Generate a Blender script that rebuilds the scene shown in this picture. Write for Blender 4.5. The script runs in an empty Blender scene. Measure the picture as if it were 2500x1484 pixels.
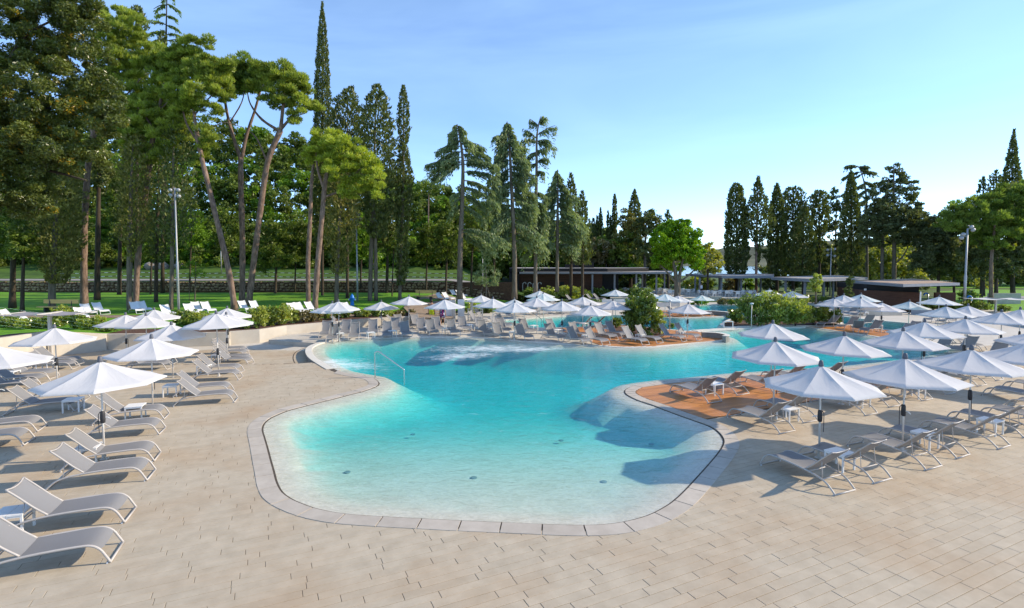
import bpy, math, random
import numpy as np
from mathutils import Vector, Matrix
from mathutils.geometry import delaunay_2d_cdt

# ------------------------------------------------------------------ camera, sky, sun, exposure
SC = bpy.context.scene
COL = SC.collection
F = 1290.0            # focal length in pixels of a 2500 pixel wide frame
CAM_H = 4.85
TILT = math.radians(3.0)
SH = -102.0 + F * math.tan(TILT)
cam_d = bpy.data.cameras.new('camera')
cam = bpy.data.objects.new('camera', cam_d)
COL.objects.link(cam)
cam.location = (0, 0, CAM_H)
cam.rotation_euler = (math.pi / 2 - TILT, 0, 0)
cam_d.sensor_width = 36.0
cam_d.sensor_fit = 'HORIZONTAL'
cam_d.lens = F / 2500.0 * 36.0
cam_d.shift_y = SH / 2500.0
cam_d.clip_start = 0.1
cam_d.clip_end = 9000.0
SC.camera = cam

SUN_EL = math.radians(29.0)
SUN_AZ = math.radians(7.0)      # measured from +X towards +Y
sun_dir = Vector((math.cos(SUN_EL) * math.cos(SUN_AZ), math.cos(SUN_EL) * math.sin(SUN_AZ), math.sin(SUN_EL)))
world = bpy.data.worlds.new('World')
SC.world = world
world.use_nodes = True
wn = world.node_tree
wn.nodes.clear()
w_out = wn.nodes.new('ShaderNodeOutputWorld')
w_bg = wn.nodes.new('ShaderNodeBackground')
w_sky = wn.nodes.new('ShaderNodeTexSky')
w_sky.sky_type = 'NISHITA'
w_sky.sun_disc = False
w_sky.sun_elevation = SUN_EL
w_sky.sun_rotation = math.pi / 2 - SUN_AZ
w_sky.altitude = 700
w_sky.air_density = 0.7
w_sky.dust_density = 0.0
w_sky.ozone_density = 3.6
# thin high cloud: pale streaks mixed into the sky
w_tc = wn.nodes.new('ShaderNodeTexCoord')
w_map = wn.nodes.new('ShaderNodeMapping')
w_map.inputs['Scale'].default_value = (1.2, 2.2, 7.0)
w_map.inputs['Rotation'].default_value = (0.15, 0.2, 0.4)
w_noise = wn.nodes.new('ShaderNodeTexNoise')
w_noise.inputs['Scale'].default_value = 1.1
w_noise.inputs['Detail'].default_value = 5.0
w_noise.inputs['Roughness'].default_value = 0.55
w_noise.inputs['Distortion'].default_value = 0.6
w_ramp = wn.nodes.new('ShaderNodeValToRGB')
w_ramp.color_ramp.elements[0].position = 0.30
w_ramp.color_ramp.elements[0].color = (0, 0, 0, 1)
w_ramp.color_ramp.elements[1].position = 0.80
w_ramp.color_ramp.elements[1].color = (0.34, 0.34, 0.34, 1)
w_mix = wn.nodes.new('ShaderNodeMixRGB')
w_mix.inputs['Color2'].default_value = (2.5, 3.7, 4.8, 1)
wn.links.new(w_tc.outputs['Generated'], w_map.inputs['Vector'])
wn.links.new(w_map.outputs['Vector'], w_noise.inputs['Vector'])
wn.links.new(w_noise.outputs['Fac'], w_ramp.inputs['Fac'])
wn.links.new(w_ramp.outputs['Color'], w_mix.inputs['Fac'])
wn.links.new(w_sky.outputs['Color'], w_mix.inputs['Color1'])
wn.links.new(w_mix.outputs['Color'], w_bg.inputs['Color'])
w_bg.inputs['Strength'].default_value = 0.135
wn.links.new(w_bg.outputs['Background'], w_out.inputs['Surface'])

sun_l = bpy.data.lights.new('sun', 'SUN')
sun_l.energy = 2.6
sun_l.angle = math.radians(0.9)
sun_l.color = (1.0, 0.86, 0.66)
sun_o = bpy.data.objects.new('sun', sun_l)
COL.objects.link(sun_o)
sun_o.rotation_euler = sun_dir.to_track_quat('Z', 'Y').to_euler()
sun_o.location = sun_dir * 100

vs = SC.view_settings
vs.view_transform = 'Standard'
vs.look = 'None'
vs.exposure = 1.3
vs.gamma = 1.0
vs.use_curve_mapping = False
cy = SC.cycles
cy.max_bounces = 8
cy.diffuse_bounces = 3
cy.glossy_bounces = 3
cy.transmission_bounces = 4
cy.transparent_max_bounces = 24
cy.caustics_reflective = False
cy.caustics_refractive = False
cy.use_denoising = True
cy.sample_clamp_indirect = 6.0

# ------------------------------------------------------------------ pixel <-> world
def ray(u, v):
    x = (u - 1250.0) / F
    y = (742.0 + SH - v) / F
    ct, st = math.cos(TILT), math.sin(TILT)
    return Vector((x, ct + y * st, -st + y * ct))
def at(u, v, z=0.0):
    d = ray(u, v)
    t = (z - CAM_H) / d.z
    return Vector((d.x * t, d.y * t, z))
def pt(u, v, Y):
    d = ray(u, v)
    t = Y / d.y
    return Vector((d.x * t, Y, CAM_H + d.z * t))
def px(Y):           # metres per pixel at depth Y
    return Y / F
def lawn_z(x, y):
    w = min(1.0, max(0.0, (-1.0 - x) / 9.0))
    w = w * w * (3 - 2 * w)
    return w * (0.55 + 0.028 * max(0.0, min(y, 64.0) - 32.0))
def lawn(u, v):
    z = 0.5
    for _ in range(25):
        p = at(u, v, z)
        z = 0.5 * z + 0.5 * lawn_z(p.x, p.y)
    return Vector((p.x, p.y, lawn_z(p.x, p.y)))

# ------------------------------------------------------------------ materials
def new_mat(name):
    m = bpy.data.materials.new(name)
    m.use_nodes = True
    nt = m.node_tree
    b = nt.nodes.get('Principled BSDF')
    return m, nt, b
def N(nt, typ, **kw):
    n = nt.nodes.new(typ)
    for k, v in kw.items():
        if k in n.inputs: n.inputs[k].default_value = v
        else: setattr(n, k, v)
    return n
def rgb(c): return (c[0], c[1], c[2], 1.0)
def noise_mat(name, c1, c2, scale=4.0, rough=0.8, bump=0.0, bscale=None, detail=6.0, obj_rand=0.0, spec=0.3, stretch=(1, 1, 1), metal=0.0, coords='Object', stain=None):
    m, nt, b = new_mat(name)
    tc = N(nt, 'ShaderNodeTexCoord')
    mp = N(nt, 'ShaderNodeMapping'); mp.inputs['Scale'].default_value = stretch
    if coords == 'World':
        gw = N(nt, 'ShaderNodeNewGeometry'); mp.inputs['Rotation'].default_value = (0, 0, -math.radians(25.5)); nt.links.new(gw.outputs['Position'], mp.inputs['Vector'])
    else:
        nt.links.new(tc.outputs[coords], mp.inputs['Vector'])
    nz = N(nt, 'ShaderNodeTexNoise', Scale=scale, Detail=detail, Roughness=0.6)
    nt.links.new(mp.outputs['Vector'], nz.inputs['Vector'])
    rp = N(nt, 'ShaderNodeValToRGB')
    rp.color_ramp.elements[0].position = 0.3; rp.color_ramp.elements[0].color = rgb(c1)
    rp.color_ramp.elements[1].position = 0.7; rp.color_ramp.elements[1].color = rgb(c2)
    nt.links.new(nz.outputs['Fac'], rp.inputs['Fac'])
    out = rp.outputs['Color']
    if stain:
        n3 = N(nt, 'ShaderNodeTexNoise', Scale=stain[1], Detail=4.0)
        g3 = N(nt, 'ShaderNodeNewGeometry')
        nt.links.new(g3.outputs['Position'], n3.inputs['Vector'])
        r3 = N(nt, 'ShaderNodeValToRGB')
        r3.color_ramp.elements[0].position = 0.45; r3.color_ramp.elements[0].color = (0, 0, 0, 1)
        r3.color_ramp.elements[1].position = 0.75; r3.color_ramp.elements[1].color = (stain[2],) * 3 + (1,)
        nt.links.new(n3.outputs['Fac'], r3.inputs['Fac'])
        mx3 = N(nt, 'ShaderNodeMixRGB', Color2=rgb(stain[0]))
        nt.links.new(r3.outputs['Color'], mx3.inputs['Fac']); nt.links.new(out, mx3.inputs['Color1'])
        out = mx3.outputs['Color']
    if obj_rand > 0:
        oi = N(nt, 'ShaderNodeObjectInfo')
        at_ = N(nt, 'ShaderNodeAttribute', attribute_name='rnd')
        add = N(nt, 'ShaderNodeMath', operation='ADD')
        nt.links.new(oi.outputs['Random'], add.inputs[0]); nt.links.new(at_.outputs['Fac'], add.inputs[1])
        fr = N(nt, 'ShaderNodeMath', operation='FRACT'); nt.links.new(add.outputs[0], fr.inputs[0])
        mr = N(nt, 'ShaderNodeMapRange'); mr.inputs['To Min'].default_value = 1 - obj_rand; mr.inputs['To Max'].default_value = 1 + obj_rand
        nt.links.new(fr.outputs[0], mr.inputs['Value'])
        mul = N(nt, 'ShaderNodeMixRGB', blend_type='MULTIPLY', Fac=1.0)
        nt.links.new(out, mul.inputs['Color1']); nt.links.new(mr.outputs['Result'], mul.inputs['Color2'])
        out = mul.outputs['Color']
    nt.links.new(out, b.inputs['Base Color'])
    b.inputs['Roughness'].default_value = rough
    b.inputs['Specular IOR Level'].default_value = spec
    b.inputs['Metallic'].default_value = metal
    if bump > 0:
        n2 = N(nt, 'ShaderNodeTexNoise', Scale=bscale or scale * 6, Detail=5.0)
        nt.links.new(mp.outputs['Vector'], n2.inputs['Vector'])
        bp = N(nt, 'ShaderNodeBump', Strength=bump, Distance=0.02)
        nt.links.new(n2.outputs['Fac'], bp.inputs['Height'])
        nt.links.new(bp.outputs['Normal'], b.inputs['Normal'])
    return m
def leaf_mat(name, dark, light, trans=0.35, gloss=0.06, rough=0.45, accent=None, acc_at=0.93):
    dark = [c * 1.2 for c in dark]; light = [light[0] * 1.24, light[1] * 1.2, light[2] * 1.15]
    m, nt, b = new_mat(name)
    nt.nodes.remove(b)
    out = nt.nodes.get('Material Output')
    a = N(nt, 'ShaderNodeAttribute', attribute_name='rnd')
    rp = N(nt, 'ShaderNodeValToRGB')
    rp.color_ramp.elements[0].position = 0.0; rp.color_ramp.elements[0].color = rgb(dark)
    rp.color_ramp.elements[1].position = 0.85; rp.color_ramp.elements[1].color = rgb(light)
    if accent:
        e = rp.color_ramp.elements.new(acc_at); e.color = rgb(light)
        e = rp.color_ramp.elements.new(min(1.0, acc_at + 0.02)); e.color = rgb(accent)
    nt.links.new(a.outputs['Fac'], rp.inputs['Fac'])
    di = N(nt, 'ShaderNodeBsdfDiffuse'); tr = N(nt, 'ShaderNodeBsdfTranslucent')
    gl = N(nt, 'ShaderNodeBsdfGlossy', Roughness=rough); gl.inputs['Color'].default_value = (0.9, 0.9, 0.9, 1)
    nt.links.new(rp.outputs['Color'], di.inputs['Color'])
    mulc = N(nt, 'ShaderNodeMixRGB', blend_type='MULTIPLY', Fac=1.0, Color2=(1.25, 1.3, 0.6, 1))
    nt.links.new(rp.outputs['Color'], mulc.inputs['Color1']); nt.links.new(mulc.outputs['Color'], tr.inputs['Color'])
    m1 = N(nt, 'ShaderNodeMixShader', Fac=trans); m2 = N(nt, 'ShaderNodeMixShader', Fac=gloss)
    nt.links.new(di.outputs[0], m1.inputs[1]); nt.links.new(tr.outputs[0], m1.inputs[2])
    nt.links.new(m1.outputs[0], m2.inputs[1]); nt.links.new(gl.outputs[0], m2.inputs[2])
    nt.links.new(m2.outputs[0], out.inputs['Surface'])
    return m
def cloth_mat(name, col, trans, rough=0.85, bscale=30.0, bump=0.15, wrinkle=True):
    m, nt, b = new_mat(name)
    out = nt.nodes.get('Material Output')
    tc = N(nt, 'ShaderNodeTexCoord')
    nz = N(nt, 'ShaderNodeTexNoise', Scale=bscale, Detail=3.0, Distortion=0.4)
    mp = N(nt, 'ShaderNodeMapping'); mp.inputs['Scale'].default_value = (0.35, 1.6, 1.0) if wrinkle else (1, 1, 1)
    nt.links.new(tc.outputs['Object'], mp.inputs['Vector']); nt.links.new(mp.outputs['Vector'], nz.inputs['Vector'])
    bp = N(nt, 'ShaderNodeBump', Strength=bump, Distance=0.03)
    nt.links.new(nz.outputs['Fac'], bp.inputs['Height'])
    b.inputs['Base Color'].default_value = rgb(col); b.inputs['Roughness'].default_value = rough
    b.inputs['Specular IOR Level'].default_value = 0.2
    nt.links.new(bp.outputs['Normal'], b.inputs['Normal'])
    tr = N(nt, 'ShaderNodeBsdfTranslucent'); tr.inputs['Color'].default_value = rgb(col)
    nt.links.new(bp.outputs['Normal'], tr.inputs['Normal'])
    mx = N(nt, 'ShaderNodeMixShader', Fac=trans)
    nt.links.new(b.outputs[0], mx.inputs[1]); nt.links.new(tr.outputs[0], mx.inputs[2])
    nt.links.new(mx.outputs[0], out.inputs['Surface'])
    return m

M = {}
M['slab'] = noise_mat('pale_granite_paving', (0.395, 0.332, 0.245), (0.485, 0.412, 0.31), scale=3.0, rough=0.75, bump=0.12, bscale=60, obj_rand=0.035, stain=((0.36, 0.22, 0.11), 0.5, 0.45), coords='World')
M['terrace_stone'] = noise_mat('pale_terrace_stone', (0.47, 0.43, 0.37), (0.56, 0.52, 0.455), scale=2.0, rough=0.8, coords='World', stain=((0.40, 0.33, 0.25), 0.4, 0.35))
M['joint'] = noise_mat('dark_joint_sand', (0.06, 0.05, 0.04), (0.10, 0.082, 0.065), scale=8, rough=0.95)
M['coping'] = noise_mat('pale_coping_stone', (0.40, 0.35, 0.29), (0.50, 0.445, 0.375), scale=2.5, rough=0.7, bump=0.06, bscale=50, obj_rand=0.07, coords='World')
M['rim'] = noise_mat('white_pool_render', (0.62, 0.58, 0.50), (0.70, 0.66, 0.58), scale=2.0, rough=0.6)
M['concrete'] = noise_mat('beige_concrete', (0.46, 0.41, 0.34), (0.55, 0.50, 0.42), scale=1.2, rough=0.85, bump=0.05, bscale=25)
M['poolwall'] = noise_mat('grey_pool_wall', (0.20, 0.185, 0.16), (0.30, 0.28, 0.25), scale=1.6, rough=0.7, stretch=(1, 1, 0.3))
M['soil'] = noise_mat('red_brown_soil', (0.06, 0.03, 0.02), (0.13, 0.07, 0.045), scale=6, rough=0.95, bump=0.5)
M['grass'] = noise_mat('lawn_grass', (0.07, 0.20, 0.004), (0.16, 0.36, 0.010), scale=1.3, rough=0.9, bump=0.6, bscale=30, stain=((0.15, 0.24, 0.02), 0.12, 0.6))
M['wildgrass'] = noise_mat('rough_grass', (0.025, 0.06, 0.006), (0.08, 0.15, 0.015), scale=0.4, rough=0.95, bump=0.4, bscale=8, stain=((0.10, 0.07, 0.04), 0.15, 0.6))
M['woodfloor'] = noise_mat('woodland_floor', (0.022, 0.055, 0.005), (0.075, 0.15, 0.012), scale=0.35, rough=0.95, bump=0.4, bscale=8, stain=((0.07, 0.12, 0.012), 0.12, 0.5))
M['path'] = noise_mat('brown_gravel_path', (0.22, 0.155, 0.10), (0.32, 0.24, 0.17), scale=3.0, rough=0.9, bump=0.2)
M['road'] = noise_mat('pale_road', (0.23, 0.215, 0.205), (0.30, 0.285, 0.27), scale=1.0, rough=0.9)
M['stone'] = noise_mat('brown_field_stone', (0.14, 0.10, 0.06), (0.36, 0.26, 0.16), scale=2.5, rough=0.9, bump=0.4, bscale=12, obj_rand=0.3)
M['boulder'] = noise_mat('grey_boulder', (0.18, 0.15, 0.12), (0.34, 0.29, 0.24), scale=1.5, rough=0.9, bump=0.4, bscale=8)
M['bark_red'] = noise_mat('pine_bark', (0.07, 0.045, 0.034), (0.30, 0.205, 0.155), scale=3.2, rough=0.95, bump=1.0, bscale=7, stretch=(2.2, 2.2, 0.55))
M['bark_grey'] = noise_mat('grey_bark', (0.075, 0.06, 0.045), (0.20, 0.165, 0.12), scale=2.5, rough=0.95, bump=1.0, bscale=8, stretch=(2.5, 2.5, 0.4))
M['bark_dark'] = noise_mat('dark_bark', (0.03, 0.023, 0.016), (0.085, 0.065, 0.045), scale=2.5, rough=0.95, bump=0.8, bscale=8, stretch=(2.5, 2.5, 0.4))
M['deck'] = noise_mat('oiled_hardwood', (0.35, 0.135, 0.036), (0.54, 0.235, 0.068), scale=2.0, rough=0.5, bump=0.1, bscale=20, stretch=(0.6, 14, 1), obj_rand=0.22, spec=0.4, coords='World')
M['timber'] = noise_mat('brown_timber_cladding', (0.045, 0.02, 0.012), (0.10, 0.042, 0.024), scale=2.0, rough=0.7, stretch=(0.5, 0.5, 8), bump=0.1)
M['slat'] = noise_mat('brown_timber_batten', (0.085, 0.04, 0.026), (0.17, 0.08, 0.05), scale=3.0, rough=0.7, stretch=(0.5, 0.5, 6), obj_rand=0.2)
M['black'] = noise_mat('black_panel', (0.008, 0.008, 0.009), (0.014, 0.014, 0.016), scale=1, rough=0.6)
M['greysteel'] = noise_mat('grey_painted_steel', (0.20, 0.205, 0.23), (0.25, 0.255, 0.28), scale=1.5, rough=0.5)
M['roofgrey'] = noise_mat('pale_roof_membrane', (0.32, 0.29, 0.27), (0.42, 0.39, 0.36), scale=0.7, rough=0.8)
M['rooftan'] = noise_mat('tan_roof_gravel', (0.33, 0.23, 0.16), (0.42, 0.31, 0.23), scale=0.9, rough=0.9)
M['steel'] = noise_mat('brushed_steel', (0.55, 0.55, 0.54), (0.62, 0.62, 0.61), scale=3, rough=0.25, metal=1.0)
M['lamp_grey'] = noise_mat('galvanised_pole', (0.30, 0.31, 0.32), (0.38, 0.39, 0.40), scale=2, rough=0.45, metal=0.3)
M['frame'] = noise_mat('beige_powder_coat', (0.41, 0.375, 0.345), (0.47, 0.435, 0.40), scale=2, rough=0.4)
M['sling'] = cloth_mat('grey_mesh_sling', (0.235, 0.232, 0.235), 0.15, rough=0.6, bscale=90.0, bump=0.1, wrinkle=False)
M['canopy'] = cloth_mat('white_canvas', (0.74, 0.735, 0.745), 0.36, bscale=5.0, bump=0.28)
M['pole'] = noise_mat('pale_aluminium_pole', (0.52, 0.49, 0.45), (0.60, 0.57, 0.53), scale=2, rough=0.35, metal=0.2)
M['blackplastic'] = noise_mat('dark_grey_plastic', (0.025, 0.025, 0.028), (0.045, 0.045, 0.05), scale=4, rough=0.5)
M['finial'] = noise_mat('slate_grey_plastic', (0.09, 0.095, 0.115), (0.12, 0.125, 0.145), scale=4, rough=0.5)
M['white'] = noise_mat('white_lacquer', (0.70, 0.69, 0.67), (0.77, 0.76, 0.74), scale=2, rough=0.45)
M['pine_wood'] = noise_mat('yellow_pine_board', (0.60, 0.38, 0.11), (0.72, 0.49, 0.18), scale=2, rough=0.6, stretch=(0.5, 6, 6))
M['blue'] = noise_mat('blue_hydrant_paint', (0.01, 0.15, 0.52), (0.015, 0.19, 0.60), scale=2, rough=0.35)
M['silver'] = noise_mat('silver_cap', (0.6, 0.62, 0.64), (0.7, 0.72, 0.74), scale=2, rough=0.35)
M['greyfabric'] = cloth_mat('grey_shade_cloth', (0.36, 0.35, 0.39), 0.3, bscale=6.0, bump=0.1)
M['skin'] = noise_mat('tanned_skin', (0.38, 0.20, 0.12), (0.46, 0.25, 0.16), scale=6, rough=0.6)
M['yellow'] = noise_mat('yellow_shorts', (0.55, 0.58, 0.02), (0.62, 0.66, 0.03), scale=5, rough=0.8)
M['navy'] = noise_mat('navy_cloth', (0.012, 0.014, 0.03), (0.02, 0.022, 0.04), scale=5, rough=0.85)
M['shirt'] = noise_mat('white_shirt', (0.66, 0.66, 0.70), (0.74, 0.74, 0.78), scale=5, rough=0.85)
M['hair'] = noise_mat('dark_hair', (0.02, 0.013, 0.009), (0.04, 0.028, 0.02), scale=20, rough=0.6)
M['bag'] = noise_mat('brown_bag', (0.10, 0.07, 0.05), (0.15, 0.11, 0.08), scale=5, rough=0.8)
M['tape'] = noise_mat('white_tape', (0.6, 0.58, 0.55), (0.7, 0.68, 0.66), scale=3, rough=0.6)
M['drain'] = noise_mat('grey_drain_grille', (0.17, 0.22, 0.22), (0.22, 0.28, 0.28), scale=6, rough=0.6)
M['hill'] = noise_mat('far_wooded_hill', (0.045, 0.06, 0.03), (0.15, 0.15, 0.09), scale=0.02, rough=1.0, detail=8)  # pale olive: distance haze is put into the hill colour
# floral print
m, nt, b = new_mat('floral_print'); M['floral'] = m
vo = N(nt, 'ShaderNodeTexVoronoi', Scale=14.0)
tc = N(nt, 'ShaderNodeTexCoord'); nt.links.new(tc.outputs['Object'], vo.inputs['Vector'])
rp = N(nt, 'ShaderNodeValToRGB'); rp.color_ramp.interpolation = 'CONSTANT'
cr = rp.color_ramp; cr.elements[0].color = (0.012, 0.014, 0.05, 1); cr.elements[1].position = 0.45; cr.elements[1].color = (0.35, 0.02, 0.12, 1)
e = cr.elements.new(0.68); e.color = (0.55, 0.5, 0.55, 1); e = cr.elements.new(0.82); e.color = (0.02, 0.10, 0.28, 1)
sx = N(nt, 'ShaderNodeSeparateColor'); nt.links.new(vo.outputs['Color'], sx.inputs[0]); nt.links.new(sx.outputs[0], rp.inputs['Fac'])
nt.links.new(rp.outputs['Color'], b.inputs['Base Color']); b.inputs['Roughness'].default_value = 0.85

L = {}
L['pine'] = leaf_mat('stone_pine_needles', (0.07, 0.11, 0.014), (0.33, 0.39, 0.07), trans=0.48, gloss=0.02)
L['pine_bright'] = leaf_mat('yellow_green_pine_needles', (0.10, 0.15, 0.016), (0.39, 0.45, 0.06), trans=0.46, gloss=0.02)
L['pine_dark'] = leaf_mat('dark_pine_needles', (0.045, 0.08, 0.014), (0.22, 0.30, 0.06), trans=0.44, gloss=0.02)
L['cypress'] = leaf_mat('cypress_scale_leaves', (0.026, 0.044, 0.012), (0.13, 0.155, 0.04), trans=0.3, gloss=0.03)
L['cypress_olive'] = leaf_mat('olive_cypress_leaves', (0.05, 0.06, 0.015), (0.22, 0.21, 0.06), trans=0.3, gloss=0.02)
L['cedar'] = leaf_mat('blue_green_cedar_needles', (0.03, 0.06, 0.030), (0.24, 0.30, 0.14), trans=0.36, gloss=0.02)
L['oak'] = leaf_mat('dark_glossy_leaves', (0.022, 0.038, 0.008), (0.15, 0.18, 0.035), trans=0.34, gloss=0.035, rough=0.35, accent=(0.60, 0.36, 0.03), acc_at=0.88)
L['wood'] = leaf_mat('woodland_leaves', (0.022, 0.044, 0.008), (0.14, 0.19, 0.03), trans=0.36, gloss=0.02)
L['wood_green'] = leaf_mat('fresh_woodland_leaves', (0.04, 0.09, 0.008), (0.18, 0.30, 0.025), trans=0.4, gloss=0.02)
L['bright'] = leaf_mat('fresh_green_leaves', (0.06, 0.14, 0.005), (0.20, 0.34, 0.010), trans=0.42, gloss=0.02)
L['yellowgreen'] = leaf_mat('backlit_yellow_green_leaves', (0.09, 0.12, 0.010), (0.34, 0.34, 0.04), trans=0.55)
L['shrub'] = leaf_mat('laurel_leaves', (0.035, 0.07, 0.010), (0.22, 0.29, 0.05), trans=0.36, gloss=0.05, rough=0.3)
L['shrub_light'] = leaf_mat('pale_shrub_leaves', (0.07, 0.12, 0.015), (0.40, 0.44, 0.08), trans=0.4, gloss=0.05, rough=0.3)
L['shrub_dry'] = leaf_mat('olive_brown_shrub_leaves', (0.07, 0.055, 0.018), (0.20, 0.17, 0.05), trans=0.3)
L['far'] = leaf_mat('greyish_far_leaves', (0.038, 0.058, 0.024), (0.15, 0.17, 0.07), trans=0.34, gloss=0.02)

# ------------------------------------------------------------------ object helpers
def setp(o, label=None, cat=None, group=None, kind=None):
    if label: o['label'] = label
    if cat: o['category'] = cat
    if group: o['group'] = group
    if kind: o['kind'] = kind
    return o
def empty(name, loc=(0, 0, 0), rz=0.0):
    o = bpy.data.objects.new(name, None); COL.objects.link(o)
    o.location = loc; o.rotation_euler = (0, 0, rz); o.empty_display_size = 0.2
    return o
def mesh_obj(name, verts, faces, mat, parent=None, smooth=False):
    me = bpy.data.meshes.new(name)
    me.from_pydata(verts, [], faces)
    if smooth: me.polygons.foreach_set('use_smooth', [True] * len(me.polygons))
    me.update()
    if mat: me.materials.append(mat)
    o = bpy.data.objects.new(name, me); COL.objects.link(o)
    if parent: o.parent = parent
    return o
def link_copy(src_mesh, name, parent=None, loc=(0, 0, 0), rot=(0, 0, 0), scale=(1, 1, 1)):
    o = bpy.data.objects.new(name, src_mesh); COL.objects.link(o)
    o.location = loc; o.rotation_euler = rot; o.scale = scale
    if parent: o.parent = parent
    return o
KIDS = {}
def copy_tree(o, parent=None):
    c = o.copy(); COL.objects.link(c)
    if parent: c.parent = parent
    for ch in o.children: copy_tree(ch, c)
    return c
class MB:
    def __init__(s): s.v = []; s.f = []
    def box(s, x0, x1, y0, y1, z0, z1, rz=0.0, org=(0, 0, 0)):
        n = len(s.v); c, q = math.cos(rz), math.sin(rz)
        for x, y, z in ((x0, y0, z0), (x1, y0, z0), (x1, y1, z0), (x0, y1, z0), (x0, y0, z1), (x1, y0, z1), (x1, y1, z1), (x0, y1, z1)):
            s.v.append((org[0] + x * c - y * q, org[1] + x * q + y * c, org[2] + z))
        for f in ((0, 3, 2, 1), (4, 5, 6, 7), (0, 1, 5, 4), (1, 2, 6, 5), (2, 3, 7, 6), (3, 0, 4, 7)):
            s.f.append(tuple(n + i for i in f))
        return s
    def tube(s, path, r, n=6, caps=True):
        path = [Vector(p) for p in path]
        k = len(path); base = len(s.v)
        rs = r if isinstance(r, (list, tuple)) else [r] * k
        up = None
        for i, p in enumerate(path):
            d = (path[min(i + 1, k - 1)] - path[max(i - 1, 0)]).normalized()
            if up is None:
                up = d.orthogonal().normalized()
            up = (up - d * up.dot(d))
            up = up.normalized() if up.length > 1e-6 else d.orthogonal().normalized()
            w = d.cross(up)
            for j in range(n):
                a = 2 * math.pi * j / n
                q = p + (up * math.cos(a) + w * math.sin(a)) * rs[i]
                s.v.append(tuple(q))
        for i in range(k - 1):
            for j in range(n):
                a = base + i * n + j; b_ = base + i * n + (j + 1) % n
                s.f.append((a, b_, b_ + n, a + n))
        if caps:
            s.f.append(tuple(base + j for j in reversed(range(n))))
            s.f.append(tuple(base + (k - 1) * n + j for j in range(n)))
        return s
    def lathe(s, prof, n=10, org=(0, 0, 0)):
        base = len(s.v); k = len(prof)
        for r, z in prof:
            for j in range(n):
                a = 2 * math.pi * j / n
                s.v.append((org[0] + r * math.cos(a), org[1] + r * math.sin(a), org[2] + z))
        for i in range(k - 1):
            for j in range(n):
                a = base + i * n + j; b_ = base + i * n + (j + 1) % n
                s.f.append((a, b_, b_ + n, a + n))
        s.f.append(tuple(base + j for j in reversed(range(n))))
        s.f.append(tuple(base + (k - 1) * n + j for j in range(n)))
        return s
    def prism(s, poly, z0, z1):
        n = len(s.v); k = len(poly)
        for x, y in poly: s.v.append((x, y, z0))
        for x, y in poly: s.v.append((x, y, z1))
        s.f.append(tuple(n + i for i in reversed(range(k)))); s.f.append(tuple(n + k + i for i in range(k)))
        for i in range(k):
            j = (i + 1) % k
            s.f.append((n + i, n + j, n + k + j, n + k + i))
        return s
    def build(s, name, mat, parent=None, smooth=False):
        return mesh_obj(name, s.v, s.f, mat, parent, smooth)
def smooth_path(pts, n=6, closed=False):
    P = [Vector(p) for p in pts]; k = len(P); out = []
    rng_ = range(k) if closed else range(k - 1)
    for i in rng_:
        p0 = P[(i - 1) % k] if closed or i > 0 else P[i]
        p1 = P[i]; p2 = P[(i + 1) % k]
        p3 = P[(i + 2) % k] if closed or i + 2 < k else p2
        for j in range(n):
            t = j / n
            out.append(0.5 * ((2 * p1) + (p2 - p0) * t + (2 * p0 - 5 * p1 + 4 * p2 - p3) * t * t + (3 * p1 - p0 - 3 * p2 + p3) * t ** 3))
    if not closed: out.append(P[-1])
    return out
def resample(pts, step, closed=False):
    P = [Vector((p[0], p[1])) for p in pts]
    if closed: P = P + [P[0]]
    d = [0.0]
    for a, b_ in zip(P[:-1], P[1:]): d.append(d[-1] + (b_ - a).length)
    n = max(2, int(round(d[-1] / step)))
    out = []; j = 0
    for i in range(n if closed else n + 1):
        s_ = d[-1] * i / n
        while j < len(d) - 2 and d[j + 1] < s_: j += 1
        t = (s_ - d[j]) / max(1e-9, d[j + 1] - d[j])
        out.append(P[j].lerp(P[j + 1], min(1, max(0, t))))
    return out
def inside(px_, py_, poly):
    px_ = np.asarray(px_, float); py_ = np.asarray(py_, float)
    res = np.zeros(px_.shape, bool)
    P = np.asarray(poly, float); n = len(P)
    for i in range(n):
        x1, y1 = P[i]; x2, y2 = P[(i + 1) % n]
        if y1 == y2: continue
        c = ((y1 > py_) != (y2 > py_)) & (px_ < (x2 - x1) * (py_ - y1) / (y2 - y1) + x1)
        res ^= c
    return res
def dist_poly(px_, py_, poly, closed=True):
    px_ = np.asarray(px_, float); py_ = np.asarray(py_, float)
    P = np.asarray(poly, float); n = len(P)
    best = np.full(px_.shape, 1e9)
    for i in range(n if closed else n - 1):
        a = P[i]; b_ = P[(i + 1) % n]; d = b_ - a; L2 = d @ d + 1e-12
        t = np.clip(((px_ - a[0]) * d[0] + (py_ - a[1]) * d[1]) / L2, 0, 1)
        best = np.minimum(best, np.hypot(px_ - a[0] - t * d[0], py_ - a[1] - t * d[1]))
    return best
def area2(P):
    return sum(P[i][0] * P[(i + 1) % len(P)][1] - P[(i + 1) % len(P)][0] * P[i][1] for i in range(len(P)))
def offset_poly(P, d, closed=True):
    """offset to the right-hand side of the walking direction by d"""
    n = len(P); out = []
    for i in range(n):
        a = P[(i - 1) % n] if closed or i > 0 else P[i]
        b_ = P[(i + 1) % n] if closed or i < n - 1 else P[i]
        t = Vector((b_[0] - a[0], b_[1] - a[1])).normalized()
        out.append(Vector((P[i][0] + t.y * d, P[i][1] - t.x * d)))
    return out
def cdt(points, edges):
    r = delaunay_2d_cdt([Vector((p[0], p[1])) for p in points], edges, [], 0, 1e-5)
    return [(v.x, v.y) for v in r[0]], [tuple(f) for f in r[2]]
def loop_edges(start, n, closed=True):
    return [(start + i, start + (i + 1) % n) for i in range(n if closed else n - 1)]
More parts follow.
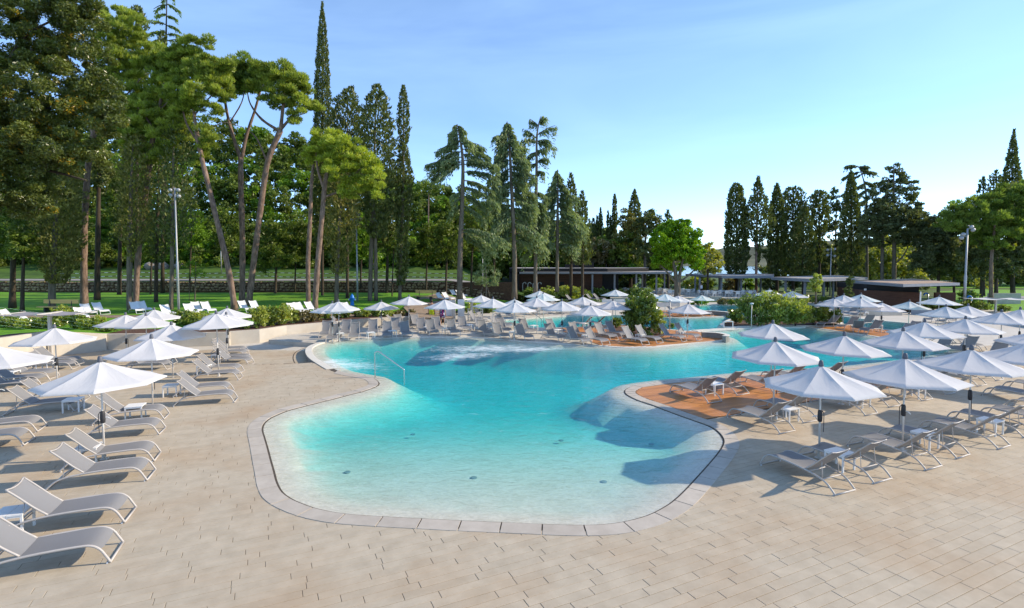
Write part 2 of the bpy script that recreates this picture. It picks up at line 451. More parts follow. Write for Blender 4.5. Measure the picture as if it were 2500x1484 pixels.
def fill_region(outer, holes, zf, name, mat, kind='structure', pts=()):
    """flat or height-field sheet with holes"""
    P = [tuple(p)[:2] for p in outer]; E = loop_edges(0, len(P)); base = len(P)
    for h in holes:
        E += loop_edges(base, len(h)); P += [tuple(p)[:2] for p in h]; base = len(P)
    P += [tuple(p)[:2] for p in pts]
    V, T = cdt(P, E)
    V = np.array(V); C = np.array([V[list(t)].mean(0) for t in T])
    keep = inside(C[:, 0], C[:, 1], [tuple(p)[:2] for p in outer])
    for h in holes: keep &= ~inside(C[:, 0], C[:, 1], [tuple(p)[:2] for p in h])
    faces = [t for t, k in zip(T, keep) if k]
    out = []
    for t in faces:
        a = (V[t[1]] - V[t[0]]); b_ = (V[t[2]] - V[t[0]])
        out.append(t if a[0] * b_[1] - a[1] * b_[0] > 0 else tuple(reversed(t)))
    o = mesh_obj(name, [(x, y, zf(x, y)) for x, y in V], out, mat, smooth=True)
    if kind: o['kind'] = kind
    return o
ORD = ['', 'first', 'second', 'third', 'fourth', 'fifth', 'sixth', 'seventh', 'eighth', 'ninth', 'tenth', 'eleventh', 'twelfth', 'thirteenth', 'fourteenth', 'fifteenth', 'sixteenth']
HEAD = math.radians(25.5)        # direction in which paving and boards run
# ------------------------------------------------------------------ pool outlines (world metres on the ground plane)
def plan(pts, z=0.0): return [at(u, v, z).to_2d() for u, v in pts]
COPE_LEFT = [(828, 906), (868.6, 914), (895, 918.5), (915, 923.4), (926.5, 933.7), (923.4, 940.9), (913, 946), (886.4, 955.3), (853.5, 963.5), (818.5, 972.8), (781.5, 982), (736.3, 993.4),
             (701.3, 1003), (672.5, 1015), (658, 1022.8), (645.8, 1035.5), (643.3, 1050), (648.8, 1069.5), (656, 1094), (663.2, 1120.8), (671.5, 1149.6), (678.5, 1175.3),
             (691, 1199), (709.5, 1213.4), (727, 1222.5), (768.7, 1238), (820, 1249), (867.6, 1254.4), (955.4, 1260), (1039.7, 1264.3), (1120, 1268.4), (1204.4, 1272),
             (1288.6, 1275.7), (1382, 1279.3), (1457, 1279), (1520, 1272), (1580, 1256), (1620, 1236), (1643, 1220), (1672, 1193), (1725.5, 1135), (1750, 1106), (1762.5, 1086),
             (1763.5, 1071.5), (1752, 1055), (1731.7, 1040.6), (1698.8, 1028.3), (1657.6, 1013.9), (1624.7, 1001.6), (1591.8, 989.2), (1554.8, 976.9), (1530, 964.6),
             (1523, 956.3), (1528, 949.1), (1546.6, 940.9), (1579.5, 935.8), (1637, 928.6), (1690.5, 924.4), (1752, 918.3), (1779, 915.2), (1850, 910), (1950, 903.5),
             (2000, 900), (2100, 893), (2200, 882), (2300, 868), (2345, 858), (2362, 851)]
FAR = [(2354.7, 847), (2287, 838), (2176, 827.6), (2117, 818.3), (2074.4, 813.5), (2028, 805.8), (1985, 799.7), (1960, 797), (1923, 796), (1830, 800), (1698, 807.7),
       (1710.3, 809.5), (1735, 813.2), (1759.7, 819.4), (1776, 826), (1771, 831), (1750, 833), (1712, 835), (1656, 841), (1586.4, 847.4), (1526.8, 848.5), (1491, 846.5), (1448, 843.7),
       (1392, 841.3), (1340.5, 838), (1281, 834), (1250, 831), (1203, 827), (1156, 824.7), (1087, 823.2), (1000, 823.8), (906, 826.3), (828, 831), (787, 838), (767, 847), (762.5, 856),
       (766, 866), (776, 876), (800, 891)]
cope_w = plan(COPE_LEFT); far_w = plan(FAR)
cope_line = [p.to_2d() for p in smooth_path([(p.x, p.y, 0) for p in cope_w], 5)]
cope_line = resample(cope_line, 0.19)
far_line = [p.to_2d() for p in smooth_path([(p.x, p.y, 0) for p in far_w], 4)]
far_line = resample(far_line, 0.3)
POOL1 = cope_line + far_line
# remove near duplicates
def dedupe(P, e=0.05):
    out = []
    for p in P:
        if not out or (p - out[-1]).length > e: out.append(p)
    if (out[0] - out[-1]).length < e: out.pop()
    return out
POOL1 = dedupe(POOL1)
if area2(POOL1) < 0: POOL1 = POOL1[::-1]
P2 = [(1232, 781), (1281, 778), (1355, 773), (1421, 770), (1490, 768.5), (1560, 770), (1610, 774), (1661, 775.7), (1722, 774), (1760, 772.6), (1777, 770.5), (1770, 767.5), (1735, 764.5),
      (1700, 758), (1688, 750), (1702, 745), (1772, 743.5), (1830, 746.5), (1900, 752), (1980, 763), (2074, 774), (2120, 780), (2224, 789), (2290, 796), (2298, 803), (2250, 808),
      (2149, 803), (2100, 797), (2060, 791), (2040, 783), (1995, 777), (1930, 771), (1870, 768), (1815, 771), (1775, 781), (1761, 792), (1766, 799), (1800, 802), (1695, 808),
      (1660, 806), (1600, 801), (1560, 796), (1510, 791.5), (1464, 793), (1424, 797), (1389, 799), (1350, 800), (1284, 798), (1253, 793), (1235, 787)]
POOL2 = dedupe(resample([p.to_2d() for p in smooth_path([(p.x, p.y, 0) for p in plan(P2)], 4, True)], 0.45, True))
if area2(POOL2) < 0: POOL2 = POOL2[::-1]

# ------------------------------------------------------------------ water
def water_mat(name, bump, foam_spots, density=0.55):
    m, nt, b = new_mat(name)
    nt.nodes.remove(b); out = nt.nodes.get('Material Output')
    g = N(nt, 'ShaderNodeNewGeometry')
    mp = N(nt, 'ShaderNodeMapping'); mp.inputs['Scale'].default_value = (0.75, 1.25, 1.0); mp.inputs['Rotation'].default_value = (0, 0, 0.25)
    nt.links.new(g.outputs['Position'], mp.inputs['Vector'])
    n1 = N(nt, 'ShaderNodeTexNoise', Scale=2.3, Detail=3.0, Roughness=0.5, Distortion=0.8)
    n2 = N(nt, 'ShaderNodeTexNoise', Scale=7.5, Detail=2.0, Roughness=0.5, Distortion=0.5)
    nt.links.new(mp.outputs['Vector'], n1.inputs['Vector']); nt.links.new(mp.outputs['Vector'], n2.inputs['Vector'])
    sc = N(nt, 'ShaderNodeMath', operation='MULTIPLY_ADD'); sc.inputs[1].default_value = 0.32
    nt.links.new(n2.outputs['Fac'], sc.inputs[0]); nt.links.new(n1.outputs['Fac'], sc.inputs[2])
    bp = N(nt, 'ShaderNodeBump', Strength=bump, Distance=0.09)
    nt.links.new(sc.outputs[0], bp.inputs['Height'])
    # Schlick reflectance at the upper side of the surface only
    dt = N(nt, 'ShaderNodeVectorMath', operation='DOT_PRODUCT'); nt.links.new(bp.outputs['Normal'], dt.inputs[0]); nt.links.new(g.outputs['Incoming'], dt.inputs[1])
    ab = N(nt, 'ShaderNodeMath', operation='ABSOLUTE'); nt.links.new(dt.outputs['Value'], ab.inputs[0])
    om = N(nt, 'ShaderNodeMath', operation='SUBTRACT', use_clamp=True); om.inputs[0].default_value = 1.0; nt.links.new(ab.outputs[0], om.inputs[1])
    p5 = N(nt, 'ShaderNodeMath', operation='POWER'); p5.inputs[1].default_value = 5.0; nt.links.new(om.outputs[0], p5.inputs[0])
    fs = N(nt, 'ShaderNodeMath', operation='MULTIPLY_ADD', use_clamp=True); fs.inputs[1].default_value = 0.62; fs.inputs[2].default_value = 0.02; nt.links.new(p5.outputs[0], fs.inputs[0])
    sz = N(nt, 'ShaderNodeSeparateXYZ'); nt.links.new(g.outputs['True Normal'], sz.inputs[0])
    gt = N(nt, 'ShaderNodeMath', operation='GREATER_THAN'); gt.inputs[1].default_value = 0.5; nt.links.new(sz.outputs['Z'], gt.inputs[0])
    nb_ = N(nt, 'ShaderNodeMath', operation='SUBTRACT'); nb_.inputs[0].default_value = 1.0; nt.links.new(g.outputs['Backfacing'], nb_.inputs[1])
    k1 = N(nt, 'ShaderNodeMath', operation='MULTIPLY'); nt.links.new(gt.outputs[0], k1.inputs[0]); nt.links.new(nb_.outputs[0], k1.inputs[1])
    fr = N(nt, 'ShaderNodeMath', operation='MULTIPLY'); nt.links.new(fs.outputs[0], fr.inputs[0]); nt.links.new(k1.outputs[0], fr.inputs[1])
    tr = N(nt, 'ShaderNodeBsdfTransparent')
    # caustic light painted into the transparent colour: brightest along wavy noise ridges
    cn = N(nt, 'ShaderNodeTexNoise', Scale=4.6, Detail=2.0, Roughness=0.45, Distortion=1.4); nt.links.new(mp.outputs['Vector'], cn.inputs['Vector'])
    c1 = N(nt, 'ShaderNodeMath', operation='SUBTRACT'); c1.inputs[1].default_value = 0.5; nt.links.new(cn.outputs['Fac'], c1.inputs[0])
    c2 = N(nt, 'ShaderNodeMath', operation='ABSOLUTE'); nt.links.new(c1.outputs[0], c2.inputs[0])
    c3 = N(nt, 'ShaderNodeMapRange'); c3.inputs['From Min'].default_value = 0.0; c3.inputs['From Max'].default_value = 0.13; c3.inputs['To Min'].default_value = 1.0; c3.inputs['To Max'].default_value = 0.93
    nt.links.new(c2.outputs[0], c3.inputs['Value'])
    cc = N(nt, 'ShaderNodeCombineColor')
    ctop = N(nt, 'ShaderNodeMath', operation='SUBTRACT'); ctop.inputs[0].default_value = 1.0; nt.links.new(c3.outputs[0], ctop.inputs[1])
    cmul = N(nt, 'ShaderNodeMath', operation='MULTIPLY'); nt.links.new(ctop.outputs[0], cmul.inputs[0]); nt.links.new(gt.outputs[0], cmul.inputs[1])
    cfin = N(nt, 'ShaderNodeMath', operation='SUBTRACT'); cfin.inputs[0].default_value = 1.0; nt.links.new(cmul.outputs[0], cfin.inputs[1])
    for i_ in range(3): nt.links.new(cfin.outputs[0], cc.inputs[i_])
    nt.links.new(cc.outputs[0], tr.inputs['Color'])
    gl = N(nt, 'ShaderNodeBsdfGlossy', Roughness=0.03); nt.links.new(bp.outputs['Normal'], gl.inputs['Normal'])
    mx = N(nt, 'ShaderNodeMixShader')
    nt.links.new(fr.outputs[0], mx.inputs['Fac']); nt.links.new(tr.outputs[0], mx.inputs[1]); nt.links.new(gl.outputs[0], mx.inputs[2])
    last = mx.outputs[0]
    if foam_spots:
        acc = None
        for (p, rx, ry, rot) in foam_spots:
            m2 = N(nt, 'ShaderNodeMapping', vector_type='TEXTURE')
            m2.inputs['Location'].default_value = (p.x, p.y, 0); m2.inputs['Rotation'].default_value = (0, 0, rot); m2.inputs['Scale'].default_value = (rx, ry, 1.0)
            nt.links.new(g.outputs['Position'], m2.inputs['Vector'])
            ln = N(nt, 'ShaderNodeVectorMath', operation='LENGTH'); nt.links.new(m2.outputs[0], ln.inputs[0])
            mr = N(nt, 'ShaderNodeMapRange'); mr.inputs['From Min'].default_value = 0.1; mr.inputs['From Max'].default_value = 1.0
            mr.inputs['To Min'].default_value = 1.0; mr.inputs['To Max'].default_value = 0.0
            nt.links.new(ln.outputs['Value'], mr.inputs['Value'])
            if acc is None: acc = mr.outputs[0]
            else:
                mm = N(nt, 'ShaderNodeMath', operation='MAXIMUM'); nt.links.new(acc, mm.inputs[0]); nt.links.new(mr.outputs[0], mm.inputs[1]); acc = mm.outputs[0]
        fn = N(nt, 'ShaderNodeTexNoise', Scale=3.6, Detail=10.0, Roughness=0.78, Distortion=0.9)
        mpf = N(nt, 'ShaderNodeMapping'); mpf.inputs['Scale'].default_value = (0.55, 1.3, 1); nt.links.new(g.outputs['Position'], mpf.inputs['Vector']); nt.links.new(mpf.outputs[0], fn.inputs['Vector'])
        ad = N(nt, 'ShaderNodeMath', operation='MULTIPLY_ADD'); ad.inputs[1].default_value = 0.26; nt.links.new(acc, ad.inputs[0]); nt.links.new(fn.outputs['Fac'], ad.inputs[2])
        fr2 = N(nt, 'ShaderNodeMapRange'); fr2.inputs['From Min'].default_value = 0.60; fr2.inputs['From Max'].default_value = 0.88; fr2.inputs['To Max'].default_value = 0.85
        nt.links.new(ad.outputs[0], fr2.inputs['Value'])
        df = N(nt, 'ShaderNodeBsdfDiffuse'); df.inputs['Color'].default_value = (0.82, 0.88, 0.9, 1)
        m3 = N(nt, 'ShaderNodeMixShader'); nt.links.new(fr2.outputs[0], m3.inputs['Fac']); nt.links.new(last, m3.inputs[1]); nt.links.new(df.outputs[0], m3.inputs[2])
        last = m3.outputs[0]
        kf = N(nt, 'ShaderNodeMath', operation='MULTIPLY'); nt.links.new(fr2.outputs[0], kf.inputs[0]); nt.links.new(k1.outputs[0], kf.inputs[1]); nt.links.new(kf.outputs[0], m3.inputs['Fac'])
    nt.links.new(last, out.inputs['Surface'])
    va = N(nt, 'ShaderNodeVolumeAbsorption', Density=density); va.inputs['Color'].default_value = (0.0, 0.925, 0.985, 1)
    nt.links.new(va.outputs[0], out.inputs['Volume'])
    return m
def build_pool(poly, depth_fn, wname, bname, wmat, bmat, step, wz=-0.015):
    P = np.array([(p.x, p.y) for p in poly])
    rng = np.random.default_rng(3)
    xs = np.arange(P[:, 0].min(), P[:, 0].max(), step); ys = np.arange(P[:, 1].min(), P[:, 1].max(), step)
    gx, gy = np.meshgrid(xs, ys); gx = gx.ravel() + rng.uniform(-.15, .15, gx.size) * step; gy = gy.ravel() + rng.uniform(-.15, .15, gy.size) * step
    inn = inside(gx, gy, P) & (dist_poly(gx, gy, P) > step * 0.4)
    pts = list(zip(gx[inn], gy[inn]))
    for off in (0.28, 0.6):                       # two inner contours follow the beach rim
        ip = offset_poly(poly, -off)
        a = np.array([(p.x, p.y) for p in ip])
        ok = inside(a[:, 0], a[:, 1], P) & (dist_poly(a[:, 0], a[:, 1], P) > off * 0.8)
        pts += [tuple(q) for q, k in zip(a[::2], ok[::2]) if k]
    V, T = cdt([tuple(p) for p in P] + pts, loop_edges(0, len(P)))
    V = np.array(V); C = np.array([V[list(t)].mean(0) for t in T])
    keep = inside(C[:, 0], C[:, 1], P)
    T2 = []
    for t, k in zip(T, keep):
        if not k: continue
        a = V[t[1]] - V[t[0]]; b_ = V[t[2]] - V[t[0]]
        T2.append(t if a[0] * b_[1] - a[1] * b_[0] > 0 else tuple(reversed(t)))
    d = dist_poly(V[:, 0], V[:, 1], P)
    dep = depth_fn(V[:, 0], V[:, 1], d)
    floor_z = wz - 0.004 - dep
    o = mesh_obj(bname, [(x, y, z) for (x, y), z in zip(V, floor_z)], T2, bmat, smooth=True); o['kind'] = 'structure'
    n = len(V)
    top = [(x, y, wz) for x, y in V]; bot = [(x, y, z + 0.002) for (x, y), z in zip(V, floor_z)]
    F_ = list(T2) + [tuple(n + i for i in reversed(t)) for t in T2]
    cnt = {}
    for t in T2:
        for i in range(3):
            e_ = (t[i], t[(i + 1) % 3]); cnt[e_] = 1
    for (a, b_) in list(cnt):
        if (b_, a) not in cnt: F_.append((b_, a, n + a, n + b_))
    w = mesh_obj(wname, top + bot, F_, wmat); w['kind'] = 'structure'
    return o, w
def sstep(x): x = np.clip(x, 0, 1); return x * x * (3 - 2 * x)
def depth1(x, y, d):
    main = 0.07 + 0.42 * sstep((y - 9.0) / 8.0) + 0.75 * sstep((y - 13.5) / 10.0)
    right = sstep((x - 7.0) / 9.0)
    main = main * (1 - 0.55 * right) + 0.30 * right * sstep((y - 20) / 4)
    prof = 0.05 * np.clip(d / 0.55, 0, 1) + 0.55 * sstep((d - 0.5) / 0.8) + 0.9 * sstep((d - 1.2) / 2.0)
    return np.minimum(main, prof) * (d > 1e-4)
def depth2(x, y, d):
    return (0.08 * np.clip(d / 0.2, 0, 1) + 1.0 * sstep((d - 0.2) / 0.5)) * (d > 1e-4)
M['basin'] = noise_mat('pale_sand_pool_floor', (0.52, 0.495, 0.405), (0.59, 0.56, 0.47), scale=1.5, rough=0.8)
FOAM = [(at(815, 883), 1.9, 1.9, 0.0), (at(845, 890), 3.0, 1.6, -0.5), (at(1200, 850), 5.2, 2.4, 0.1), (at(1290, 852), 3.6, 1.6, 0.2), (at(1130, 868), 3.0, 1.6, 0.5)]
M['water1'] = water_mat('rippled_pool_water', 0.6, FOAM)
FOAM2 = [(at(1800, 746), 3.0, 0.6, 0.1), (at(1850, 752), 3.0, 0.7, -0.1)]
M['water2'] = water_mat('calm_pool_water', 0.30, FOAM2, density=0.6)
build_pool(POOL1, depth1, 'pool_water', 'pool_basin', M['water1'], M['basin'], 0.8)
build_pool(POOL2, depth2, 'pool_water', 'pool_basin', M['water2'], M['basin'], 1.3)

# pool floor drains: small dark grilles lying on the basin
for i, (u, v) in enumerate([(772, 1047), (1008, 1061), (848, 1153.5), (1157, 1167), (1474, 1177), (1370, 1076), (1590, 1085)]):
    p = at(u, v, -0.25)
    zz = -0.015 - float(depth1(np.array([p.x]), np.array([p.y]), np.array([3.0]))[0])
    p = at(u, v, zz)
    b = MB(); b.lathe([(0.08, 0.0), (0.08, 0.012), (0.06, 0.018), (0.02, 0.018)], 14)
    o = b.build('pool_drain', M['drain']); o.location = (p.x, p.y, zz + 0.004)
    setp(o, ['round dark drain under the shallow water near the left pool edge', 'round dark drain under the water left of the pool middle', 'round dark drain closest to the front left pool corner',
             'round dark drain in the middle of the shallow front water', 'round dark drain closest to the front right pool edge', 'round dark drain in the blue water left of the timber deck corner',
             'round dark drain in the rippled water below the timber deck'][i], 'pool drain', 'drains in the pool floor')

# ------------------------------------------------------------------ ground sheets
LOWP = plan([(-400, 898), (300, 891), (614, 887.6), (660, 888), (778, 884.5), (764, 868), (763, 857), (771, 846), (790, 837), (720, 834), (660, 829), (672, 824), (700, 818), (690, 812)])
WALL = [at(-420, 965, -.25), at(-200, 930, -.25), at(-40, 908, -.25), at(128.8, 870.6, -.25), at(259, 855, -.25), at(262, 853.5, -.25), at(400, 848.5, -.25), at(560, 842.7, -.25), at(563, 841, -.25), at(634, 834, -.2),
        at(700, 820, -.1), at(767, 810, 0), at(885, 798, 0), at(960, 792, 0), at(1047, 787, 0)]
WALLTOP = [1.25, 1.25, 1.22, 1.15, .72, .66, .6, .56, .56, .58, .6, .6, .6, .58, .56]
low_poly = [p for p in LOWP] + [p.to_2d() for p in reversed(WALL[:11])]
def deck_z(x, y):
    return -0.25 if inside([x], [y], low_poly)[0] else 0.0
DECKRECT = [Vector((-46, -6)), Vector((50, -6)), Vector((50, 64)), Vector((-46, 64))]
low_ok = dedupe(low_poly, 0.02)
# low terrace is cut out of the joint bed and laid as its own sheet
lo_small = low_ok
P1x = POOL1
def zf_const(z): return lambda x, y: z
bed = fill_region(DECKRECT, [POOL1, POOL2], lambda x, y: -0.012, 'pavement', M['joint'])
import bmesh
gx = [Vector((-3000, -60)), Vector((3000, -60)), Vector((3000, 4500)), Vector((-3000, 4500))]
fill_region(gx, [DECKRECT], lambda x, y: -0.03, 'ground', M['wildgrass'])

# ------------------------------------------------------------------ paving slabs
cH, sH = math.cos(HEAD), math.sin(HEAD)
def uv2w(a, b_): return (a * cH - b_ * sH, a * sH + b_ * cH)
POOL1X = np.array([(p.x, p.y) for p in offset_poly(POOL1, 0.21)])
POOL2X = np.array([(p.x, p.y) for p in offset_poly(POOL2, 0.1)])
# right hand timber deck: between the coping and a line along the paving direction
i0 = int(np.argmin([(p - at(1698.8, 1028.3).to_2d()).length for p in cope_line])); i1 = int(np.argmin([(p - at(1950, 903.5).to_2d()).length for p in cope_line]))
cope_off = offset_poly(cope_line, 0.43)
if inside([cope_off[30].x], [cope_off[30].y], [(p.x, p.y) for p in POOL1])[0]:
    cope_off = offset_poly(cope_line, -0.43); COPE_SIDE = -1
else: COPE_SIDE = 1
i0 = int(np.argmin([(p - at(1719, 1023).to_2d()).length for p in cope_off]))
q0 = cope_off[i0]
DECK_R = [p for p in cope_off[i0:i1 + 1]]
q1 = DECK_R[-1]
# bring the end back to the straight boundary through q0
h = Vector((cH, sH)); nrm = Vector((-sH, cH))
tq = (q1 - q0).dot(h)
DECK_R = DECK_R + [q0 + h * (tq + 0.6)]
ISL = plan([(1349.6, 800.5), (1389, 800.5), (1424, 798.5), (1464, 794.5), (1510, 793), (1560, 797.5), (1600, 802.5), (1660, 807.5), (1697, 809.5), (1735, 814), (1757, 821), (1768, 827.5),
            (1750, 832), (1712, 834), (1656, 839.8), (1593, 845.8), (1524, 846.8), (1491, 845), (1467, 843.3)])
ISL2 = plan([(1570, 768.8), (1610, 773), (1661, 774.6), (1722, 772.9), (1755, 771.4), (1765, 769.8), (1735, 766), (1700, 760), (1640, 757), (1590, 760)])
DECK3 = plan([(1975, 797.6), (2028, 804.8), (2074.4, 812.6), (2117, 817.2), (2176, 826), (2250, 833), (2262, 822), (2235, 811.5), (2149, 804.2), (2100, 798.2), (2060, 792.3), (2040, 784.5), (2010, 781)])
WALL_LINE = [(p.x, p.y) for p in WALL]
def ok_slab(x, y):
    r = ~inside(x, y, POOL1X) & ~inside(x, y, POOL2X)
    for d_ in (DECK_R, ISL): r &= ~inside(x, y, [(p.x, p.y) for p in d_])
    return r
def in_view(x, y, z=0.0, m=60):
    dep = y * math.cos(TILT) - (z - CAM_H) * math.sin(TILT)
    ct, st = math.cos(TILT), math.sin(TILT)
    upv = (z - CAM_H) * ct + y * st
    u = 1250 + F * x / dep; v = 742 + SH - F * upv / dep
    return (dep > 0.5) & (u > -m) & (u < 2500 + m) & (v < 1484 + m)
rng = np.random.default_rng(11)
W_ROW = 0.178; GAP = 0.007
slabs = []      # (a0, a1, row, z)
NS = 24
for r in range(-260, 260):
    b0 = r * W_ROW
    a = -60 + rng.uniform(0, 1)
    while a < 70:
        ln = [0.82, 0.98, 1.14, 1.30][int(rng.integers(0, 4))]
        x, y = uv2w(a + ln / 2, b0 + 0.09)
        if 5.5 < y < 30.5 and in_view(np.array(x), np.array(y), 0.0, 1300):
            slabs.append((a, a + ln, b0))
        a += ln
S = np.array(slabs)
ts = np.linspace(0, 1, NS)
A = S[:, 0:1] + (S[:, 1:2] - S[:, 0:1]) * ts
okm = np.ones(A.shape, bool); low = np.zeros(A.shape, bool)
for off in (0.01, 0.09, 0.17):
    X, Y = uv2w(A, S[:, 2:3] + off)
    okm &= ok_slab(X, Y); low |= inside(X, Y, low_poly)
Xc, Yc = uv2w(A, S[:, 2:3] + 0.1)
wl = inside(Xc, Yc, WALL_LINE + [(WALL[-1].x, 200), (-300, 200)])
okm &= ~wl
full = []; part = []
for i in range(len(S)):
    if not okm[i].any(): continue
    a0, a1, b0 = S[i]
    j = 0
    while j < NS:
        if not okm[i, j]: j += 1; continue
        k = j
        while k + 1 < NS and okm[i, k + 1] and low[i, k + 1] == low[i, j]: k += 1
        s0 = A[i, j]; s1 = A[i, k]
        z = -0.25 if low[i, j] else 0.0
        if s1 - s0 > 0.04:
            (full if (j == 0 and k == NS - 1) else part).append((s0, s1, b0, z))
        j = k + 1
allS = [(s, True) for s in full] + [(s, False) for s in part]
def slab_dist(s):
    x, y = uv2w((s[0][0] + s[0][1]) / 2, s[0][2] + 0.1)
    return math.hypot(x, y)
allS.sort(key=slab_dist)
def slab_mesh(ln, name='paving_slab'):
    g = GAP / 2; c = 0.004
    x0, x1, y0, y1 = g, ln - g, g, W_ROW - g
    v = [(x0, y0, -0.02), (x1, y0, -0.02), (x1, y1, -0.02), (x0, y1, -0.02), (x0, y0, -c), (x1, y0, -c), (x1, y1, -c), (x0, y1, -c),
         (x0 + c, y0 + c, 0), (x1 - c, y0 + c, 0), (x1 - c, y1 - c, 0), (x0 + c, y1 - c, 0)]
    f = [(0, 1, 5, 4), (1, 2, 6, 5), (2, 3, 7, 6), (3, 0, 4, 7), (4, 5, 9, 8), (5, 6, 10, 9), (6, 7, 11, 10), (7, 4, 8, 11), (8, 9, 10, 11)]
    return v, f
cache = {}
sv = []; sf = []; srnd = []
np_parts = 0
for s, isfull in allS:
    a0, a1, b0, z = s
    ln = round(a1 - a0, 3)
    x, y = uv2w(a0, b0); zz = z + rng.uniform(-0.0015, 0.0015)
    if np_parts < 298 and isfull and in_view(np.array(x), np.array(y), 0, 0):
        if ln not in cache:
            v, f = slab_mesh(ln); me = bpy.data.meshes.new('paving_slab'); me.from_pydata(v, [], f); me.materials.append(M['slab']); cache[ln] = me
        link_copy(cache[ln], 'paving_slab', bed, (x, y, zz), (0, 0, HEAD)); np_parts += 1
    else:
        v, f = slab_mesh(ln); n = len(sv)
        for (vx, vy, vz) in v:
            wx, wy = uv2w(a0 + vx, b0 + vy); sv.append((wx, wy, zz + vz))
        sf += [tuple(n + i for i in q) for q in f]; srnd += [rng.random()] * len(f)
o = mesh_obj('paving_slabs_beyond', sv, sf, M['slab'], bed); o.name = 'paving_field'
at_ = o.data.attributes.new('rnd', 'FLOAT', 'FACE'); at_.data.foreach_set('value', srnd)
o['kind'] = 'stuff'
# pale terrace paving beyond the built slabs
def region_minus(name, rect, mat, zf, kill_fn, step, kind='structure', lines=()):
    """grid sheet whose triangles are conformed to the given outlines, minus those for which kill_fn is true"""
    P = [tuple(p) for p in rect]; E = loop_edges(0, len(P)); base = len(P)
    for ln in lines:
        E += loop_edges(base, len(ln)); P += [tuple(p)[:2] for p in ln]; base = len(P)
    V, T = cdt(P, E)
    V = np.array(V); C = np.array([V[list(t)].mean(0) for t in T])
    keep = inside(C[:, 0], C[:, 1], [tuple(p) for p in rect]) & ~kill_fn(C[:, 0], C[:, 1])
    out = []
    for t, k in zip(T, keep):
        if not k: continue
        a = V[t[1]] - V[t[0]]; b_ = V[t[2]] - V[t[0]]
        out.append(t if a[0] * b_[1] - a[1] * b_[0] > 0 else tuple(reversed(t)))
    o = mesh_obj(name, [(x, y, zf(x, y)) for x, y in V], out, mat); o['kind'] = kind
    return o
LOW2 = dedupe(low_poly, 0.02)
region_minus('terrace', [(-46, 29.6), (50, 29.6), (50, 64), (-46, 64)], M['terrace_stone'], lambda x, y: -0.004,
             lambda x, y: inside(x, y, POOL1) | inside(x, y, POOL2) | inside(x, y, LOW2), 1, lines=[POOL1, POOL2, LOW2])
# joint bed again without the low terrace
bpy_mesh_old = bed.data
nb = region_minus('tmp', DECKRECT, M['joint'], lambda x, y: -0.012, lambda x, y: inside(x, y, POOL1) | inside(x, y, POOL2) | inside(x, y, LOW2), 1, lines=[POOL1, POOL2, LOW2])
bed.data = nb.data; bpy.data.objects.remove(nb); bed.data.name = 'pavement'
lt = region_minus('low_terrace', [(p.x, p.y) for p in LOW2], M['terrace_stone'], lambda x, y: -0.262, lambda x, y: inside(x, y, POOL1), 1)
# risers along the edge of the low terrace: two shallow steps facing it
front = plan([(-400, 898), (300, 891), (614, 887.6), (660, 888), (776, 884.5)])
b = MB()
for p, q in zip(front[:-1], front[1:]):
    d = (q - p).normalized(); nn = Vector((-d.y, d.x))
    for off0, off1, z1 in ((-0.02, 0.0, -0.006), (0.0, 0.34, -0.125)):
        a_ = [p + nn * off0, q + nn * off0, q + nn * off1, p + nn * off1]
        b.prism([(t.x, t.y) for t in a_], -0.30, z1)
o = b.build('terrace_step', M['slab']); o['kind'] = 'structure'
back = plan([(771, 846), (790, 837), (720, 834), (660, 829), (672, 824), (700, 818)])[1:]
b = MB()
for p, q in zip(back[:-1], back[1:]):
    d = (q - p).normalized(); nn = Vector((-d.y, d.x))
    a_ = [p, q, q + nn * 0.1, p + nn * 0.1]
    b.prism([(t.x, t.y) for t in a_], -0.30, -0.002)
o = b.build('terrace_step', M['concrete']); o['kind'] = 'structure'

# ------------------------------------------------------------------ coping stones, slot drain, pool rims
def band(line, d0, d1, z, name, mat, thick=0.0, closed=False, parent=None):
    A_ = offset_poly(line, d0, closed); B_ = offset_poly(line, d1, closed)
    n = len(A_); V = [(p.x, p.y, z) for p in A_] + [(p.x, p.y, z) for p in B_]
    F_ = []
    for i in range(n if closed else n - 1):
        j = (i + 1) % n; F_.append((i, j, n + j, n + i))
    if thick:
        m_ = len(V); V += [(x, y, z - thick) for x, y, _ in V[:2 * n]]
        for i in range(n if closed else n - 1):
            j = (i + 1) % n
            F_.append((j, i, m_ + i, m_ + j)); F_.append((n + i, n + j, m_ + n + j, m_ + n + i))
        if not closed:
            F_.append((0, n, m_ + n, m_)); F_.append((n - 1, m_ + n - 1, m_ + 2 * n - 1, 2 * n - 1))
    o = mesh_obj(name, V, F_, mat, parent)
    import bmesh as _b
    bm_ = _b.new(); bm_.from_mesh(o.data); _b.ops.recalc_face_normals(bm_, faces=bm_.faces); bm_.to_mesh(o.data); bm_.free()
    return o
cs = COPE_SIDE
slot = band(cope_line, 0.0, cs * 0.055, -0.03, 'pool_coping', M['joint']); slot['kind'] = 'structure'
seg = resample(cope_line, 0.19)
step_n = 4
inn_ = offset_poly(seg, cs * 0.05); out_ = offset_poly(seg, cs * 0.42)
i = 0; cnum = 0
